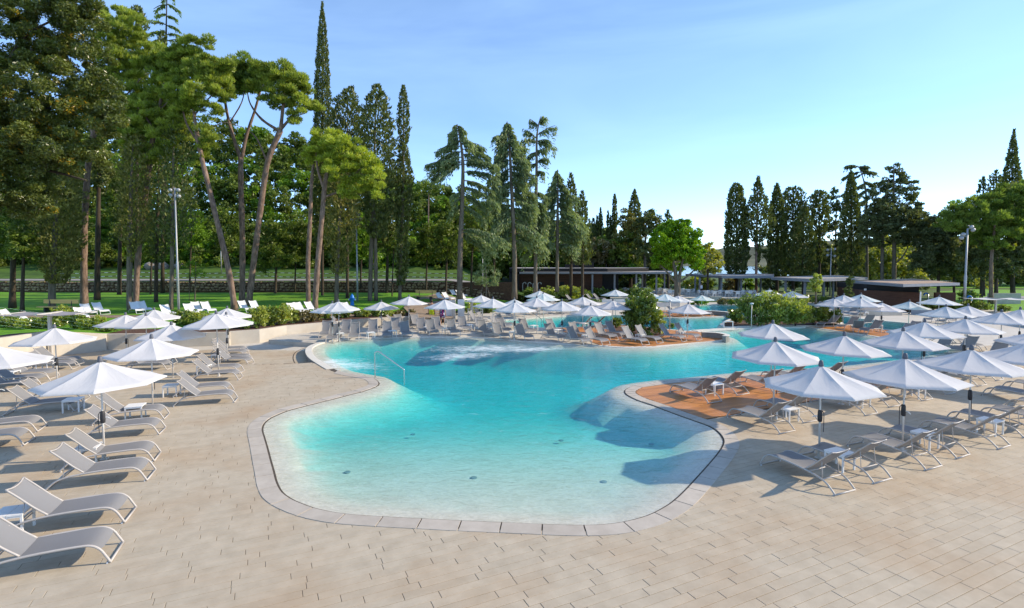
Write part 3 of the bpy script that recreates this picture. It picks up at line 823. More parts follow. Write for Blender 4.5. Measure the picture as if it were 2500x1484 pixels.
while i + 1 < len(seg):
    # corner stones are shorter
    j = min(i + step_n, len(seg) - 1)
    t0 = (seg[min(i + 1, len(seg) - 1)] - seg[max(i - 1, 0)]).normalized(); t1 = (seg[min(j + 1, len(seg) - 1)] - seg[j - 1]).normalized()
    if t0.dot(t1) < 0.93 and j - i > 2: j = i + 2
    I = inn_[i:j + 1]; O = out_[i:j + 1]
    g = 0.013
    def sh(P_):
        P_ = [p.copy() for p in P_]
        d0 = (P_[1] - P_[0]); d1 = (P_[-2] - P_[-1])
        if d0.length > 0.03: P_[0] += d0.normalized() * g
        if d1.length > 0.03: P_[-1] += d1.normalized() * g
        return P_
    I = sh(I); O = sh(O)
    poly = [(p.x, p.y) for p in I] + [(p.x, p.y) for p in reversed(O)]
    if area2(poly) < 0: poly = poly[::-1]
    b = MB(); b.prism(poly, -0.05, 0.009 + rng.uniform(-0.001, 0.002))
    b.build('coping_stone', M['coping'], slot); cnum += 1
    i = j
# pale rim along the far shores
fl = [p for p in far_line]
r1 = band(fl, -0.02 * 0, cs * 0.34, 0.012, 'pool_rim', M['rim'], thick=0.05); r1['kind'] = 'structure'
r2 = band(POOL2, 0.0, 0.30, 0.013, 'pool_rim', M['rim'], thick=0.05, closed=True); r2['kind'] = 'structure'
# raised outer face of the left pool end, above the low terrace
i_s = [k for k, p in enumerate(POOL1)]
lw = [p.to_2d() for p in smooth_path([(p.x, p.y, 0) for p in plan([(815, 833), (787, 838), (767, 847), (762.5, 856), (766, 866), (776, 876), (800, 891), (816, 900)])], 6)]
w = band(lw, cs * 0.06, cs * 0.34, 0.016, 'pool_end_wall', M['poolwall'], thick=0.32); w['kind'] = 'structure'
w2 = band(lw, cs * 0.03, cs * 0.36, 0.028, 'pool_end_rim', M['rim'], thick=0.02); w2['kind'] = 'structure'
dr = band(lw, cs * 0.95, cs * 1.0, -0.247, 'drain_channel', M['joint']); dr['kind'] = 'structure'
# raised curved wall at the tip of the timber island, and at the tip of the second island
def curved_wall(pts, hgt, thick, name):
    ln = resample([p.to_2d() for p in smooth_path([(p.x, p.y, 0) for p in plan(pts)], 6)], 0.25)
    o = band(ln, -thick / 2, thick / 2, hgt, name, M['poolwall'], thick=hgt + 0.05); o['kind'] = 'structure'
    o2 = band(ln, -thick / 2 - 0.05, thick / 2 + 0.05, hgt + 0.02, 'pool_end_rim', M['rim'], thick=0.022); o2['kind'] = 'structure'
curved_wall([(1713, 823.5), (1735, 824), (1757, 826), (1772, 829.5), (1776, 832), (1768, 834)], 0.34, 0.22, 'pool_end_wall')
curved_wall([(1660, 768), (1700, 767.5), (1740, 768.5), (1768, 770.5), (1779, 772)], 0.36, 0.3, 'pool_end_wall')
b = MB()
wp = plan([(1696, 808.5), (1760, 804), (1830, 800), (1900, 798), (1960, 797.4)])
for p, q in zip(wp[:-1], wp[1:]):
    d = (q - p).normalized(); nn = Vector((-d.y, d.x))
    a_ = [p - nn * .32, q - nn * .32, q + nn * .32, p + nn * .32]
    b.prism([(t.x, t.y) for t in a_], -0.2, 0.05)
o = b.build('weir_wall', M['rim']); o['kind'] = 'structure'

# ------------------------------------------------------------------ timber decks
def timber_deck(poly, label, z, as_parts, width=0.118, pitch=0.125, name='timber_deck'):
    P = [(p.x, p.y) for p in poly]
    V, T = cdt(P, loop_edges(0, len(P)))
    C = np.array([np.array([V[i] for i in t]).mean(0) for t in T]); keep = inside(C[:, 0], C[:, 1], P)
    under = mesh_obj(name, [(x, y, z - 0.008) for x, y in V], [t for t, k in zip(T, keep) if k], M['joint'])
    under['kind'] = 'structure'
    AB = np.array([(x * cH + y * sH, -x * sH + y * cH) for x, y in P])
    r0, r1_ = int(AB[:, 1].min() / pitch) - 1, int(AB[:, 1].max() / pitch) + 1
    bv = []; bf = []; br = []
    for r in range(r0, r1_ + 1):
        b0 = r * pitch; a = AB[:, 0].min() - rng.uniform(0, 2.4)
        while a < AB[:, 0].max():
            a2 = a + rng.uniform(1.8, 3.2)
            tt = np.linspace(a, a2, 60)
            x, y = uv2w(tt, np.full_like(tt, b0 + width / 2))
            ok = inside(x, y, P)
            idx = np.where(ok)[0]
            if len(idx) > 1:
                s0, s1 = tt[idx[0]] + 0.003, tt[idx[-1]] - 0.003
                zz = z + rng.uniform(-0.001, 0.001)
                q = [uv2w(s0, b0), uv2w(s1, b0), uv2w(s1, b0 + width), uv2w(s0, b0 + width)]
                if as_parts:
                    mbx = MB(); mbx.prism(q, z - 0.02, zz); mbx.build('deck_board', M['deck'], under)
                else:
                    mbx = MB(); mbx.prism(q, z - 0.02, zz); n = len(bv); bv += mbx.v; bf += [tuple(n + i for i in f_) for f_ in mbx.f]; br += [rng.random()] * len(mbx.f)
            a = a2
    if not as_parts:
        o = mesh_obj('deck_boards', bv, bf, M['deck'], under); o.name = 'deck_boarding'; o['kind'] = 'stuff'
        at_ = o.data.attributes.new('rnd', 'FLOAT', 'FACE'); at_.data.foreach_set('value', br)
    return under
timber_deck(DECK_R, '', 0.006, True)
timber_deck(ISL, '', 0.018, False)
timber_deck(ISL2, '', 0.022, False)
timber_deck(DECK3, '', 0.020, False)

# ------------------------------------------------------------------ retaining wall, planting bed, lawn, path, hillside
def wall_strip(base, tops, thick, name, mat, z0=-0.32):
    L_ = [p.to_2d() for p in base]; B_ = offset_poly(L_, -thick, False)
    V = []; n = len(L_)
    for i in range(n): V += [(L_[i].x, L_[i].y, z0), (L_[i].x, L_[i].y, tops[i]), (B_[i].x, B_[i].y, tops[i]), (B_[i].x, B_[i].y, z0)]
    F_ = []
    for i in range(n - 1):
        a = 4 * i; c = 4 * (i + 1)
        for k in range(3): F_.append((a + k, c + k, c + k + 1, a + k + 1))
    F_ += [(0, 1, 2, 3), (4 * n - 1, 4 * n - 2, 4 * n - 3, 4 * n - 4)]
    o = mesh_obj(name, V, F_, mat)
    bm_ = bmesh.new(); bm_.from_mesh(o.data); bmesh.ops.recalc_face_normals(bm_, faces=bm_.faces); bm_.to_mesh(o.data); bm_.free()
    return o
rw = wall_strip(WALL, WALLTOP, 0.25, 'retaining_wall', M['concrete'])
setp(rw, 'low beige concrete retaining wall curving below the planted hedge', 'wall')
# lawn (height field) behind the wall
bk = offset_poly([p.to_2d() for p in WALL], -0.24, False)
lawn_poly = bk + [at(1075, 772, .3).to_2d(), at(1150, 752, .3).to_2d(), at(1205, 760, .1).to_2d(), at(1235, 752, 0).to_2d(), Vector((1.5, 58)), Vector((1.5, 63.5)), Vector((-95, 63.5)), Vector((-95, 20))]
lx = np.arange(-94, 2, 2.5); ly = np.arange(18, 63, 2.5)
gx_, gy_ = np.meshgrid(lx, ly); gx_ = gx_.ravel(); gy_ = gy_.ravel()
LP = [(p.x, p.y) for p in lawn_poly]
kk = inside(gx_, gy_, LP) & (dist_poly(gx_, gy_, LP) > 0.8)
bw = [(p.x, p.y) for p in bk]
def lawn_h(x, y):
    d = float(dist_poly([x], [y], bw, False)[0])
    zt = lawn_z(x, y) + 0.02
    if d < 6:
        i = int(np.argmin([math.hypot(x - p[0], y - p[1]) for p in bw])); t = min(1, max(0, d / 6)); t = t * t * (3 - 2 * t)
        return (WALLTOP[i] - 0.06) * (1 - t) + zt * t
    return zt
fill_region(lawn_poly, [], lawn_h, 'lawn', M['grass'], pts=list(zip(gx_[kk], gy_[kk])))
bedp = offset_poly([p.to_2d() for p in WALL], -2.6, False)
sb = bk + list(reversed(bedp))
fill_region(sb, [], lambda x, y: lawn_h(x, y) + 0.03, 'planting_bed', M['soil'])
pth = plan([(1010, 790), (1047, 786.5), (1100, 784), (1118, 775), (1085, 760), (1108, 745), (1150, 736), (1120, 735), (1060, 740), (1000, 757), (985, 770)], 0.25)
fill_region(pth, [], lambda x, y: max(lawn_h(x, y), lawn_z(x, y)) + 0.05, 'path', M['path'])
# narrow path along the front of the lawn
a_ = [lawn(u, v) for u, v in ((-150, 778), (150, 777), (430, 777), (700, 772), (880, 768), (985, 762))]; c_ = [lawn(u, v) for u, v in ((-150, 770), (150, 770), (430, 771), (700, 766), (880, 762), (985, 756))]
fill_region([p.to_2d() for p in a_] + [p.to_2d() for p in reversed(c_)], [], lambda x, y: lawn_h(x, y) + 0.03, 'path', M['path'])
def hill_z(x, y):
    w = min(1.0, max(0.0, (6.0 - x) / 14.0)); w = w * w * (3 - 2 * w)
    z = 2.45 + 0.02 * max(0, min(y, 72) - 64) + 0.13 * max(0, y - 75) + 0.0006 * max(0, y - 75) ** 2
    return w * min(z, 12 + max(0.0, -30 - x) * 0.12) - 0.02 * (1 - w)
hx = np.arange(-330, 40, 7.0); hy = np.concatenate([np.arange(64.6, 80, 2.0), np.arange(80, 260, 8.0)])
V = []; F_ = []
for j, y in enumerate(hy):
    for x in hx: V.append((x, y, hill_z(x, y) + (0.35 * math.sin(x * 0.21 + y * 0.13) * min(1, max(0, (y - 78) / 10)))))
nx = len(hx)
for j in range(len(hy) - 1):
    for i in range(nx - 1):
        F_.append((j * nx + i, j * nx + i + 1, (j + 1) * nx + i + 1, (j + 1) * nx + i))
o = mesh_obj('hillside', V, F_, M['woodfloor'], smooth=True); o['kind'] = 'structure'
V = []; F_ = []
for i, x in enumerate(np.arange(-120, -2, 4.0)):
    for y in (66.2, 70.2): V.append((x, y, hill_z(x, y) + 0.06))
    if i: F_.append((2 * i - 2, 2 * i, 2 * i + 1, 2 * i - 1))
o = mesh_obj('road', V, F_, M['road']); o['kind'] = 'structure'
# distant lake and wooded hills
b = MB(); b.prism([(20, 190), (420, 190), (700, 640), (60, 640)], -0.2, 0.05)
m, nt, bb = new_mat('far_lake_water'); bb.inputs['Base Color'].default_value = (0.10, 0.16, 0.20, 1); bb.inputs['Roughness'].default_value = 0.12
bp = N(nt, 'ShaderNodeBump', Strength=0.3, Distance=0.5); nz = N(nt, 'ShaderNodeTexNoise', Scale=0.6); g_ = N(nt, 'ShaderNodeNewGeometry')
nt.links.new(g_.outputs['Position'], nz.inputs['Vector']); nt.links.new(nz.outputs['Fac'], bp.inputs['Height']); nt.links.new(bp.outputs['Normal'], bb.inputs['Normal'])
o = b.build('lake', m); o['kind'] = 'structure'
hx = np.linspace(-100, 1100, 130); hy = np.linspace(640, 1100, 24); V = []; F_ = []
for y in hy:
    for x in hx:
        t = (y - 640) / 200.0
        V.append((x, y, min(1, t) * (26 + 9 * math.sin(x * 0.013 + 1) + 4 * math.sin(x * 0.05) + 2.5 * math.sin(x * 0.17 + y * .1)) - 0.1))
nx = len(hx)
for j in range(len(hy) - 1):
    for i in range(nx - 1): F_.append((j * nx + i, j * nx + i + 1, (j + 1) * nx + i + 1, (j + 1) * nx + i))
o = mesh_obj('hills', V, F_, M['hill'], smooth=True); o['kind'] = 'structure'

# ------------------------------------------------------------------ field stone wall at the back of the lawn
stones = []
rs = random.Random(5)
def stone_mesh(seed):
    r_ = random.Random(seed); bm_ = bmesh.new(); bmesh.ops.create_icosphere(bm_, subdivisions=1, radius=0.5)
    for v_ in bm_.verts:
        v_.co = Vector([math.copysign(abs(c) ** 0.6 * 0.62, c) for c in v_.co]) * r_.uniform(0.88, 1.1)
    me = bpy.data.meshes.new('stone'); bm_.to_mesh(me); bm_.free(); me.materials.append(M['stone']); return me
SM = [stone_mesh(i) for i in range(7)]
wb = MB(); wb.box(-75, 0.6, 64.05, 64.75, 0.0, 2.42)
fw = wb.build('field_stone_wall', M['soil'])
setp(fw, 'brown field stone wall behind the lawn and tree trunks', 'wall')
place = []
xw = -60.0
z = 0.0
while z < 1.12:
    h_ = rs.uniform(0.2, 0.38); x = -62 + rs.uniform(0, .4)
    while x < -1.5:
        w_ = rs.uniform(0.26, 0.72); zb = lawn_z(x, 64) - 0.1
        if zb + z < 2.6: place.append((x + w_ / 2, zb + z + h_ / 2 + rs.uniform(-.06, .06), w_ * rs.uniform(.95, 1.25), h_ * rs.uniform(.85, 1.35)))
        x += w_
    z += h_
place.sort(key=lambda p: abs(p[0] + 26) * 0.6 + rs.random() * 6)
gv = []; gf = []; gr = []
for k, (x, zc, w_, h_) in enumerate(place):
    sm = SM[rs.randrange(7)]; d_ = rs.uniform(0.35, 0.5)
    if k < 298:
        link_copy(sm, 'stone', fw, (x, 64.05, zc), (rs.uniform(-.1, .1), rs.uniform(-.12, .12), rs.choice([0, math.pi])), (w_, d_, h_))
    else:
        n = len(gv); rot = Matrix.Rotation(rs.choice([0, math.pi]), 3, 'Z')
        for v_ in sm.vertices:
            q = rot @ v_.co; gv.append((x + q.x * w_, 64.05 + q.y * d_, zc + q.z * h_))
        r_ = rs.random()
        for p_ in sm.polygons: gf.append(tuple(n + i for i in p_.vertices)); gr.append(r_)
if gv:
    o = mesh_obj('stonework', gv, gf, M['stone'], fw); o['kind'] = 'stuff'
    at_ = o.data.attributes.new('rnd', 'FLOAT', 'FACE'); at_.data.foreach_set('value', gr)
# ------------------------------------------------------------------ umbrellas
R_UMB = 1.36
def panel_mesh():
    V = []; F_ = []; nr, na = 8, 6
    a0, a1 = -math.pi / 8, math.pi / 8
    for i in range(nr + 1):
        t = i / nr
        for j in range(na + 1):
            s = j / na
            p0 = Vector((math.cos(a0), math.sin(a0))) * R_UMB * t; p1 = Vector((math.cos(a1), math.sin(a1))) * R_UMB * t
            p = p0.lerp(p1, s)
            sag = 4 * s * (1 - s)
            p *= 1 - 0.012 * sag * t
            z = -0.52 * t - 0.025 * math.sin(math.pi * t) - 0.035 * sag * math.sin(math.pi * min(1, t * 1.05)) 
            if 0 < t < 1 and 0 < s < 1: z += 0.006 * math.sin(17 * s + 9 * t)
            V.append((p.x, p.y, z))
    for i in range(nr):
        for j in range(na):
            a = i * (na + 1) + j
            F_.append((a, a + na + 1, a + na + 2, a + 1))
    base = len(V)                # short hem that hangs from the edge
    for j in range(na + 1):
        x, y, z = V[nr * (na + 1) + j]; V.append((x * 0.997, y * 0.997, z - 0.028))
    for j in range(na):
        a = nr * (na + 1) + j; F_.append((a, base + j, base + j + 1, a + 1))
    return V, F_
pv, pf = panel_mesh()
PANEL = bpy.data.meshes.new('canopy_panel'); PANEL.from_pydata(pv, [], pf); PANEL.polygons.foreach_set('use_smooth', [True] * len(PANEL.polygons)); PANEL.materials.append(M['canopy'])
def quick(name, mb, mat, smooth=False):
    me = bpy.data.meshes.new(name); me.from_pydata(mb.v, [], mb.f); me.materials.append(mat)
    if smooth: me.polygons.foreach_set('use_smooth', [True] * len(me.polygons))
    return me
FINIAL = quick('finial', MB().lathe([(0.055, -0.02), (0.062, 0.0), (0.055, 0.05), (0.046, 0.10), (0.034, 0.125), (0.0, 0.13)], 12), M['finial'], True)
RIB = quick('rib', MB().tube([(0.03, 0, -0.09), (0.62, 0, -0.30), (R_UMB * 0.985, 0, -0.555)], 0.011, 5), M['pole'])
STRUT = quick('strut', MB().tube([(0.03, 0, -0.62), (0.66, 0, -0.325)], 0.009, 5), M['pole'])
WINDER = quick('winder', MB().lathe([(0.03, -0.02), (0.052, 0.0), (0.056, 0.10), (0.05, 0.24), (0.036, 0.28), (0.03, 0.285)], 8), M['blackplastic'], True)
CRANK = quick('crank_handle', MB().tube([(0.04, 0, 0.12), (0.10, -0.02, 0.115), (0.16, -0.05, 0.07)], 0.012, 6), M['silver'])
STRAP = quick('strap', MB().tube([(-0.045, 0, 0.27), (-0.085, 0.01, 0.20), (-0.085, 0.01, -0.05), (-0.08, 0.0, -0.26)], 0.011, 4), M['blackplastic'])
BASEP = quick('base_sleeve', MB().lathe([(0.10, 0.0), (0.10, 0.012), (0.038, 0.02), (0.038, 0.16), (0.03, 0.165)], 10), M['pole'])
POLES = {}
def pole_mesh(h):
    k = round(h, 2)
    if k not in POLES: POLES[k] = quick('pole', MB().lathe([(0.024, 0.0), (0.024, 0.95), (0.021, 0.96), (0.021, k)], 8), M['pole'], True)
    return POLES[k]
UJ = random.Random(31)
def umbrella(u, v, base_v=None, zg=0.0, hgt=2.5, near=True, label='', group='', rot=0.0, base_u=None):
    if base_v is None:
        p = at(u, v, zg + hgt); loc = Vector((p.x, p.y, zg))
    else:
        b_ = at(base_u if base_u else u, base_v, zg); top = pt(u, v, b_.y)
        hgt = top.z - zg; loc = Vector((b_.x, b_.y, zg))
    r = empty('parasol', loc, rot)
    r.rotation_euler = (UJ.uniform(-.014, .014), UJ.uniform(-.014, .014), rot)
    setp(r, label, 'parasol', group)
    ztop = hgt - 0.13
    for k in range(8):
        o = link_copy(PANEL, 'canopy_panel', r, (0, 0, ztop), (0, 0, k * math.pi / 4))
    link_copy(FINIAL, 'finial', r, (0, 0, ztop))
    link_copy(pole_mesh(ztop), 'pole', r)
    if near:
        for k in range(8):
            a = (k + 0.5) * math.pi / 4
            link_copy(RIB, 'rib', r, (0, 0, ztop), (0, 0, a)); link_copy(STRUT, 'strut', r, (0, 0, ztop), (0, 0, a))
        w = link_copy(WINDER, 'winder', r, (0, 0, 0.92), (0, 0, rot * 3 + u))
        link_copy(CRANK, 'crank_handle', w); link_copy(STRAP, 'strap', w)
        link_copy(BASEP, 'base_sleeve', r)
    return r
UG = 'white parasols around the pool'
umb = [
    # left terrace
    (134.4, 791.4, None, -.02, 2.5, 'white parasol by the left concrete wall, above the far left loungers', None),
    (-14, 833, None, 0, 2.5, 'white parasol cut off by the left edge of the photo', None),
    (245, 869, 1120.7, 0, 2.5, 'largest white parasol on the left, closest to the camera, grey finial on top', 255.6),
    (304.9, 761.8, None, -.25, 2.55, 'white parasol before the hedge, leftmost of the back left group', None),
    (354.8, 763.6, None, -.25, 2.55, 'white parasol mostly hidden behind its neighbour in the back left group', None),
    (377.3, 749.7, None, -.25, 2.55, 'white parasol nearest to the lamp post foot at the left hedge', None),
    (418.2, 784.1, None, -.12, 2.5, 'white parasol between the front left parasols and the concrete wall corner', None),
    (366.3, 815.3, None, 0, 2.5, 'second nearest white parasol on the left, partly behind the largest one', None),
    (533.9, 757.5, 917.8, 0, 2.5, 'white parasol over the left loungers with its pole in plain view beside the wall corner', 534.4),
    (554.8, 746, None, -.25, 2.6, 'white parasol rising highest behind the pair at the left wall corner', None),
    (554.8, 760.6, 880.7, -.25, 2.5, 'white parasol just behind its neighbour at the wall corner, black winder in view', 556),
    # far shore row
    (810.2, 734, None, 0, 2.5, 'white parasol peeping out behind the leftmost one on the far pool shore', None),
    (830.2, 730.3, 832.8, 0, 2.5, 'leftmost white parasol on the far pool shore, above the foaming corner', 828.6),
    (933.5, 731.5, 800.5, 0, 2.5, 'white parasol on the far shore to the right of the blue hydrant', 931.5),
    (999.6, 718.7, 804.1, 0, 2.5, 'small white parasol in front of the brown path', 998.2),
    (1089.4, 725.9, 820.9, 0, 2.5, 'white parasol above the man in yellow shorts and the woman in a floral dress', 1086.9),
    (1174, 716.4, 782, 0, 2.5, 'small white parasol beside the hedge right of the walkers', 1174),
    (1202.8, 723.8, 819.6, 0, 2.5, 'white parasol above the foaming middle of the far shore', 1203.5),
    (1255.6, 725.9, 796, 0, 2.5, 'white parasol half hidden behind its neighbour near the round end of the back pool', 1255.2),
    (1256.2, 732.7, 830.1, 0, 2.5, 'white parasol in front of the handrail of the back pool', 1256.5),
    (1310.6, 721.6, 814.7, 0, 2.5, 'white parasol standing before the left part of the back pool', 1310.9),
    (1318, 705.6, None, 0, 2.5, 'smallest white parasol before the dark pavilion, beside the curved shower pipes', None),
    (1326.9, 712.3, None, 0, 2.5, 'white parasol just right of the smallest one before the dark pavilion', None),
    (1372.5, 729.2, 829.5, 0, 2.5, 'white parasol at the left end of the timber island', 1371.9),
    (1424, 719.7, 801, 0, 2.5, 'white parasol behind the timber island loungers, pole in front of the back pool', 1422),
    (1440.4, 739.5, 833.2, 0, 2.5, 'white parasol lowest in the row on the timber island', 1439.8),
    (1494.1, 728.4, 814.7, 0, 2.5, 'white parasol left of the tall bush on the timber island', 1494.4),
    (1503.3, 703, None, 0, 2.5, 'lone small white parasol in front of the pavilion entrance', None),
    (1583.3, 707.8, None, 0, 2.5, 'white parasol behind the top of the tall island bush', None),
    (1563.6, 715.2, None, 0, 2.5, 'white parasol veiled by the tall island bush', None),
    (1624, 712.7, None, 0, 2.5, 'white parasol to the left of the bright green tree trunk', None),
    (1655.7, 717.7, 772.6, 0, 2.5, 'white parasol beneath the bright green tree, right of the tall bush', 1654.9),
    (1713.5, 717, 752, 0, 2.2, 'white parasol at the back pool right of the bright green tree', 1713),
    (1681.8, 736.5, 824.4, 0, 2.5, 'white parasol over the last pair of loungers on the timber island', 1678),
    (1878.3, 702.9, None, 0, 2.5, 'small white parasol above the flowering planter, left of two under the grey pergola', None),
    (1934.7, 706.2, None, 0, 2.5, 'small white parasol above the flowering planter, right of two under the grey pergola', None),
    (2036.4, 725, 799.1, 0, 2.5, 'white parasol at the right end of the flowering planter', 2035),
    (2060.5, 715.8, None, 0, 2.5, 'white parasol below the small conical tree', None),
    (2102.8, 714, None, 0, 2.5, 'white parasol at the left side of the brown slatted hut', None),
    (2103.2, 723.2, None, 0, 2.5, 'white parasol in front of another one by the brown slatted hut', None),
    (2152.6, 734.2, 812.4, 0, 2.5, 'white parasol over the right timber deck in front of the slatted hut', 2150.9),
    (2220, 731.1, 795, 0, 2.5, 'white parasol at the right corner of the slatted hut', 2217.6),
    (2293, 719.4, None, 0, 2.5, 'white parasol between the blue topped shower posts', None),
    (2311, 742.2, None, 0, 2.5, 'white parasol overlapped by its right neighbour below the shower posts', None),
    (2363.5, 740.5, None, 0, 2.5, 'white parasol right below the rightmost shower post', None),
    (2448.6, 754.6, None, 0, 2.5, 'white parasol at the right pool end before the grey wall', None),
    (2492.8, 748.7, None, 0, 2.5, 'white parasol cut off by the right edge in front of the lawn', None),
    # right terrace
    (1885.3, 780.6, None, 0, 2.5, 'white parasol over the water in front of the flowering planter, upper one of two', None),
    (1893, 821.9, None, 0, 2.5, 'white parasol over the timber deck edge, lower one of two in front of the planter', None),
    (2059, 809, None, 0, 2.5, 'white parasol with its bare pole before pale water, behind the foremost right one', None),
    (2260, 777.5, None, 0, 2.5, 'white parasol with a bluish front panel on the right terrace', None),
    (2358.9, 770.4, None, 0, 2.5, 'white parasol farthest back in the big group at the right pool end', None),
    (2208.3, 797.9, None, 0, 2.5, 'white parasol overlapping the bluish fronted one on the right terrace', None),
    (2208.6, 862, 1100, 0, 2.5, 'second white parasol from the camera on the right terrace', 2202.7),
    (2375.1, 841.6, None, 0, 2.5, 'third white parasol from the camera on the right terrace', None),
    (2512, 826, None, 0, 2.5, 'white parasol cut off by the right edge, lower one of two', None),
    (2545, 795, None, 0, 2.5, 'white parasol cut off by the right edge, upper one of two', None),
    (2011.7, 879.4, 1117, 0, 2.5, 'foremost white parasol on the right terrace above grey loungers', 1999.6),
]
ru = random.Random(2)
for (u, v, bv_, zg, h_, lab, bu_) in umb:
    d = at(u, v, zg + h_).y
    umbrella(u, v, bv_, zg, h_, near=d < 34, label=lab, group=UG, rot=ru.uniform(-0.25, 0.25) + math.pi / 8, base_u=bu_)

# ------------------------------------------------------------------ sun loungers (local +X points to the foot end)
def side_path(y):
    pts = [(0.0, y, 0.02), (-0.06, y, 0.13), (-0.13, y, 0.245), (-0.24, y, 0.325), (-0.42, y, 0.345), (-0.9, y, 0.335), (-1.25, y, 0.305), (-1.5, y, 0.262), (-1.66, y, 0.20), (-1.77, y, 0.11), (-1.86, y, 0.02)]
    return smooth_path(pts, 3)
def lounger_proto(tx=-1.74, tz=0.87):
    r = empty('sun_lounger', (0, 0, -50))
    YS = 0.32
    for y in (-YS, YS): MB().tube(side_path(y), 0.02, 7).build('side_rail', M['frame'], r, True)
    MB().tube([(0.0, -YS - 0.01, 0.02), (0.0, YS + 0.01, 0.02)], 0.019, 6).build('foot_bar', M['frame'], r, True)
    MB().tube([(-1.86, -YS - 0.01, 0.02), (-1.86, YS + 0.01, 0.02)], 0.019, 6).build('rear_bar', M['frame'], r, True)
    for x, z in ((-1.56, 0.24), (-1.22, 0.29)): MB().tube([(x, -YS, z), (x, YS, z)], 0.013, 6).build('stretcher', M['frame'], r, True)
    V = []; F_ = []
    prof = smooth_path([(-0.12, 0, 0.24), (-0.235, 0, 0.322), (-0.42, 0, 0.346), (-0.8, 0, 0.332), (-1.17, 0, 0.318)], 4)
    nj = 6
    for p in prof:
        for j in range(nj + 1):
            s = j / nj; V.append((p.x, (s - 0.5) * 2 * (YS - 0.012), p.z + 0.012 - 0.03 * 4 * s * (1 - s)))
    for i in range(len(prof) - 1):
        for j in range(nj): a = i * (nj + 1) + j; F_.append((a, a + nj + 1, a + nj + 2, a + 1))
    mesh_obj('seat_sling', V, F_, M['sling'], r, True)
    bx, bz = -1.16, 0.33
    mx_, mz_ = (bx + tx) / 2, (bz + tz) / 2
    YB = 0.29
    bf_ = []
    for s in (-1, 1):
        MB().tube(smooth_path([(bx, s * YB, bz), (mx_ + .1, s * YB, mz_ - .11), (mx_ - .12, s * YB, mz_ + .11), (tx, s * YB, tz)], 3), 0.017, 6).build('backrest_rail', M['frame'], r, True)
    MB().tube(smooth_path([(tx, -YB, tz), (tx + .02, -YB * .5, tz - 0.032), (tx + .026, 0, tz - 0.042), (tx + .02, YB * .5, tz - 0.032), (tx, YB, tz)], 3), 0.013, 6).build('head_bar', M['frame'], r, True)
    V = []; F_ = []
    for i in range(9):
        t = i / 8
        for j in range(nj + 1):
            s = j / nj; sag = 0.04 * 4 * s * (1 - s)
            x = bx + (tx - bx) * t; z = bz + (tz - bz) * t - 0.012 * math.sin(math.pi * t)
            V.append((x - sag * 0.55 * 0.6, (s - 0.5) * 2 * (YB - 0.01), z - sag))
    for i in range(8):
        for j in range(nj): a = i * (nj + 1) + j; F_.append((a, a + nj + 1, a + nj + 2, a + 1))
    mesh_obj('backrest_sling', V, F_, M['sling'], r, True)
    for s in (-1, 1): MB().tube([(bx + (tx - bx) * .58, s * 0.25, bz + (tz - bz) * .58 - .02), (-1.54, s * 0.27, 0.25)], 0.009, 5).build('prop_strut', M['frame'], r, True)
    for x in (-0.04, -1.83):
        for s in (-1, 1): MB().box(x - .012, x + .012, s * YS - .014, s * YS + .014, 0.0, 0.02).build('foot_glide', M['silver'], r)
    return r
PROTO = lounger_proto()
JR = random.Random(77)
PROTO_UP = lounger_proto(-1.60, 0.985)
used_proto = {}
def lounger(u, v, heading, zg=0.0, label='', group='', world_pos=None, up=False):
    p = world_pos if world_pos is not None else at(u, v, zg)
    src = PROTO_UP if up else PROTO
    r = src if not used_proto.get(up) else copy_tree(src)
    used_proto[up] = True
    r.location = (p.x, p.y, zg); r.rotation_euler = (0, 0, math.radians(heading + JR.uniform(-2.0, 2.0)))
    setp(r, label, 'sun lounger', group)
    return r
def row(items, heading, zg, fmt, group, start=1, up=False):
    for i, it in enumerate(items):
        u, v = it[0], it[1]; h_ = it[2] if len(it) > 2 else heading; z = it[3] if len(it) > 3 else zg
        lounger(u, v, h_, z, fmt.format(ORD[start + i]), group, up=up)
G_ = 'grey sun loungers set out around the pool'
row([(286, 1349), (319, 1258), (370, 1160.6), (385, 1115.5), (397, 1053), (407.6, 1017)], 20, 0, 'grey sun lounger in the left front row, {} counting from the camera', G_)
row([(72.5, 1079, 22), (103.6, 1046.5, 22), (191.7, 998, 20), (212, 976, 20)], 20, 0, 'grey sun lounger at the left photo edge behind the front row, {} from the camera', G_)
row([(92, 950, 14), (112, 935, 14), (134, 922, 12), (186, 899, 12), (196, 889, 12)], 12, 0, 'grey sun lounger below the far left parasol, {} counting from the camera', G_)
row([(576.8, 977.5, 16), (567, 957, 16), (588, 924, 11), (590.6, 909, 10)], 12, 0, 'grey sun lounger under the left parasol pole near the steps, {} counting from the camera', G_)
row([(614.8, 889.6, 3), (611, 882, 3), (604.4, 870, 3), (601.9, 862, 3)], 3, -.25, 'grey sun lounger on the sunken terrace by the wall corner, {} counting from the camera', G_)
row([(416, 899.7, 8), (425, 888, 8)], 8, 0, 'grey sun lounger half hidden behind the second nearest left parasol, {} from the camera', G_)
row([(790.8, 826, -77), (809, 836, -77), (842, 822, -77), (862.8, 831.6, -77), (910.3, 821, -77), (945.7, 827.8, -75), (970, 815, -75), (994.6, 826, -73), (1035, 815.5, -73), (1061, 820.5, -71)],
    -60, 0, 'grey far shore lounger facing the water left of the walkers, {} from the left', G_, up=True)
row([(1075, 812, -71), (1112.8, 821, -69), (1142, 811, -69), (1194.2, 822, -65), (1188, 812, -65), (1235, 830.5, -65), (1241, 815.5, -65), (1294, 833, -63), (1302.8, 818, -63)],
    -50, 0, 'grey far shore lounger facing the water right of the walkers, {} from the left', G_, up=True)
row([(876, 811, 5), (868, 800, 5), (985, 799.5, 2), (1000, 796, 2)], 5, 0, 'light grey lounger seen from the side by the low back wall, {} from the left', G_)
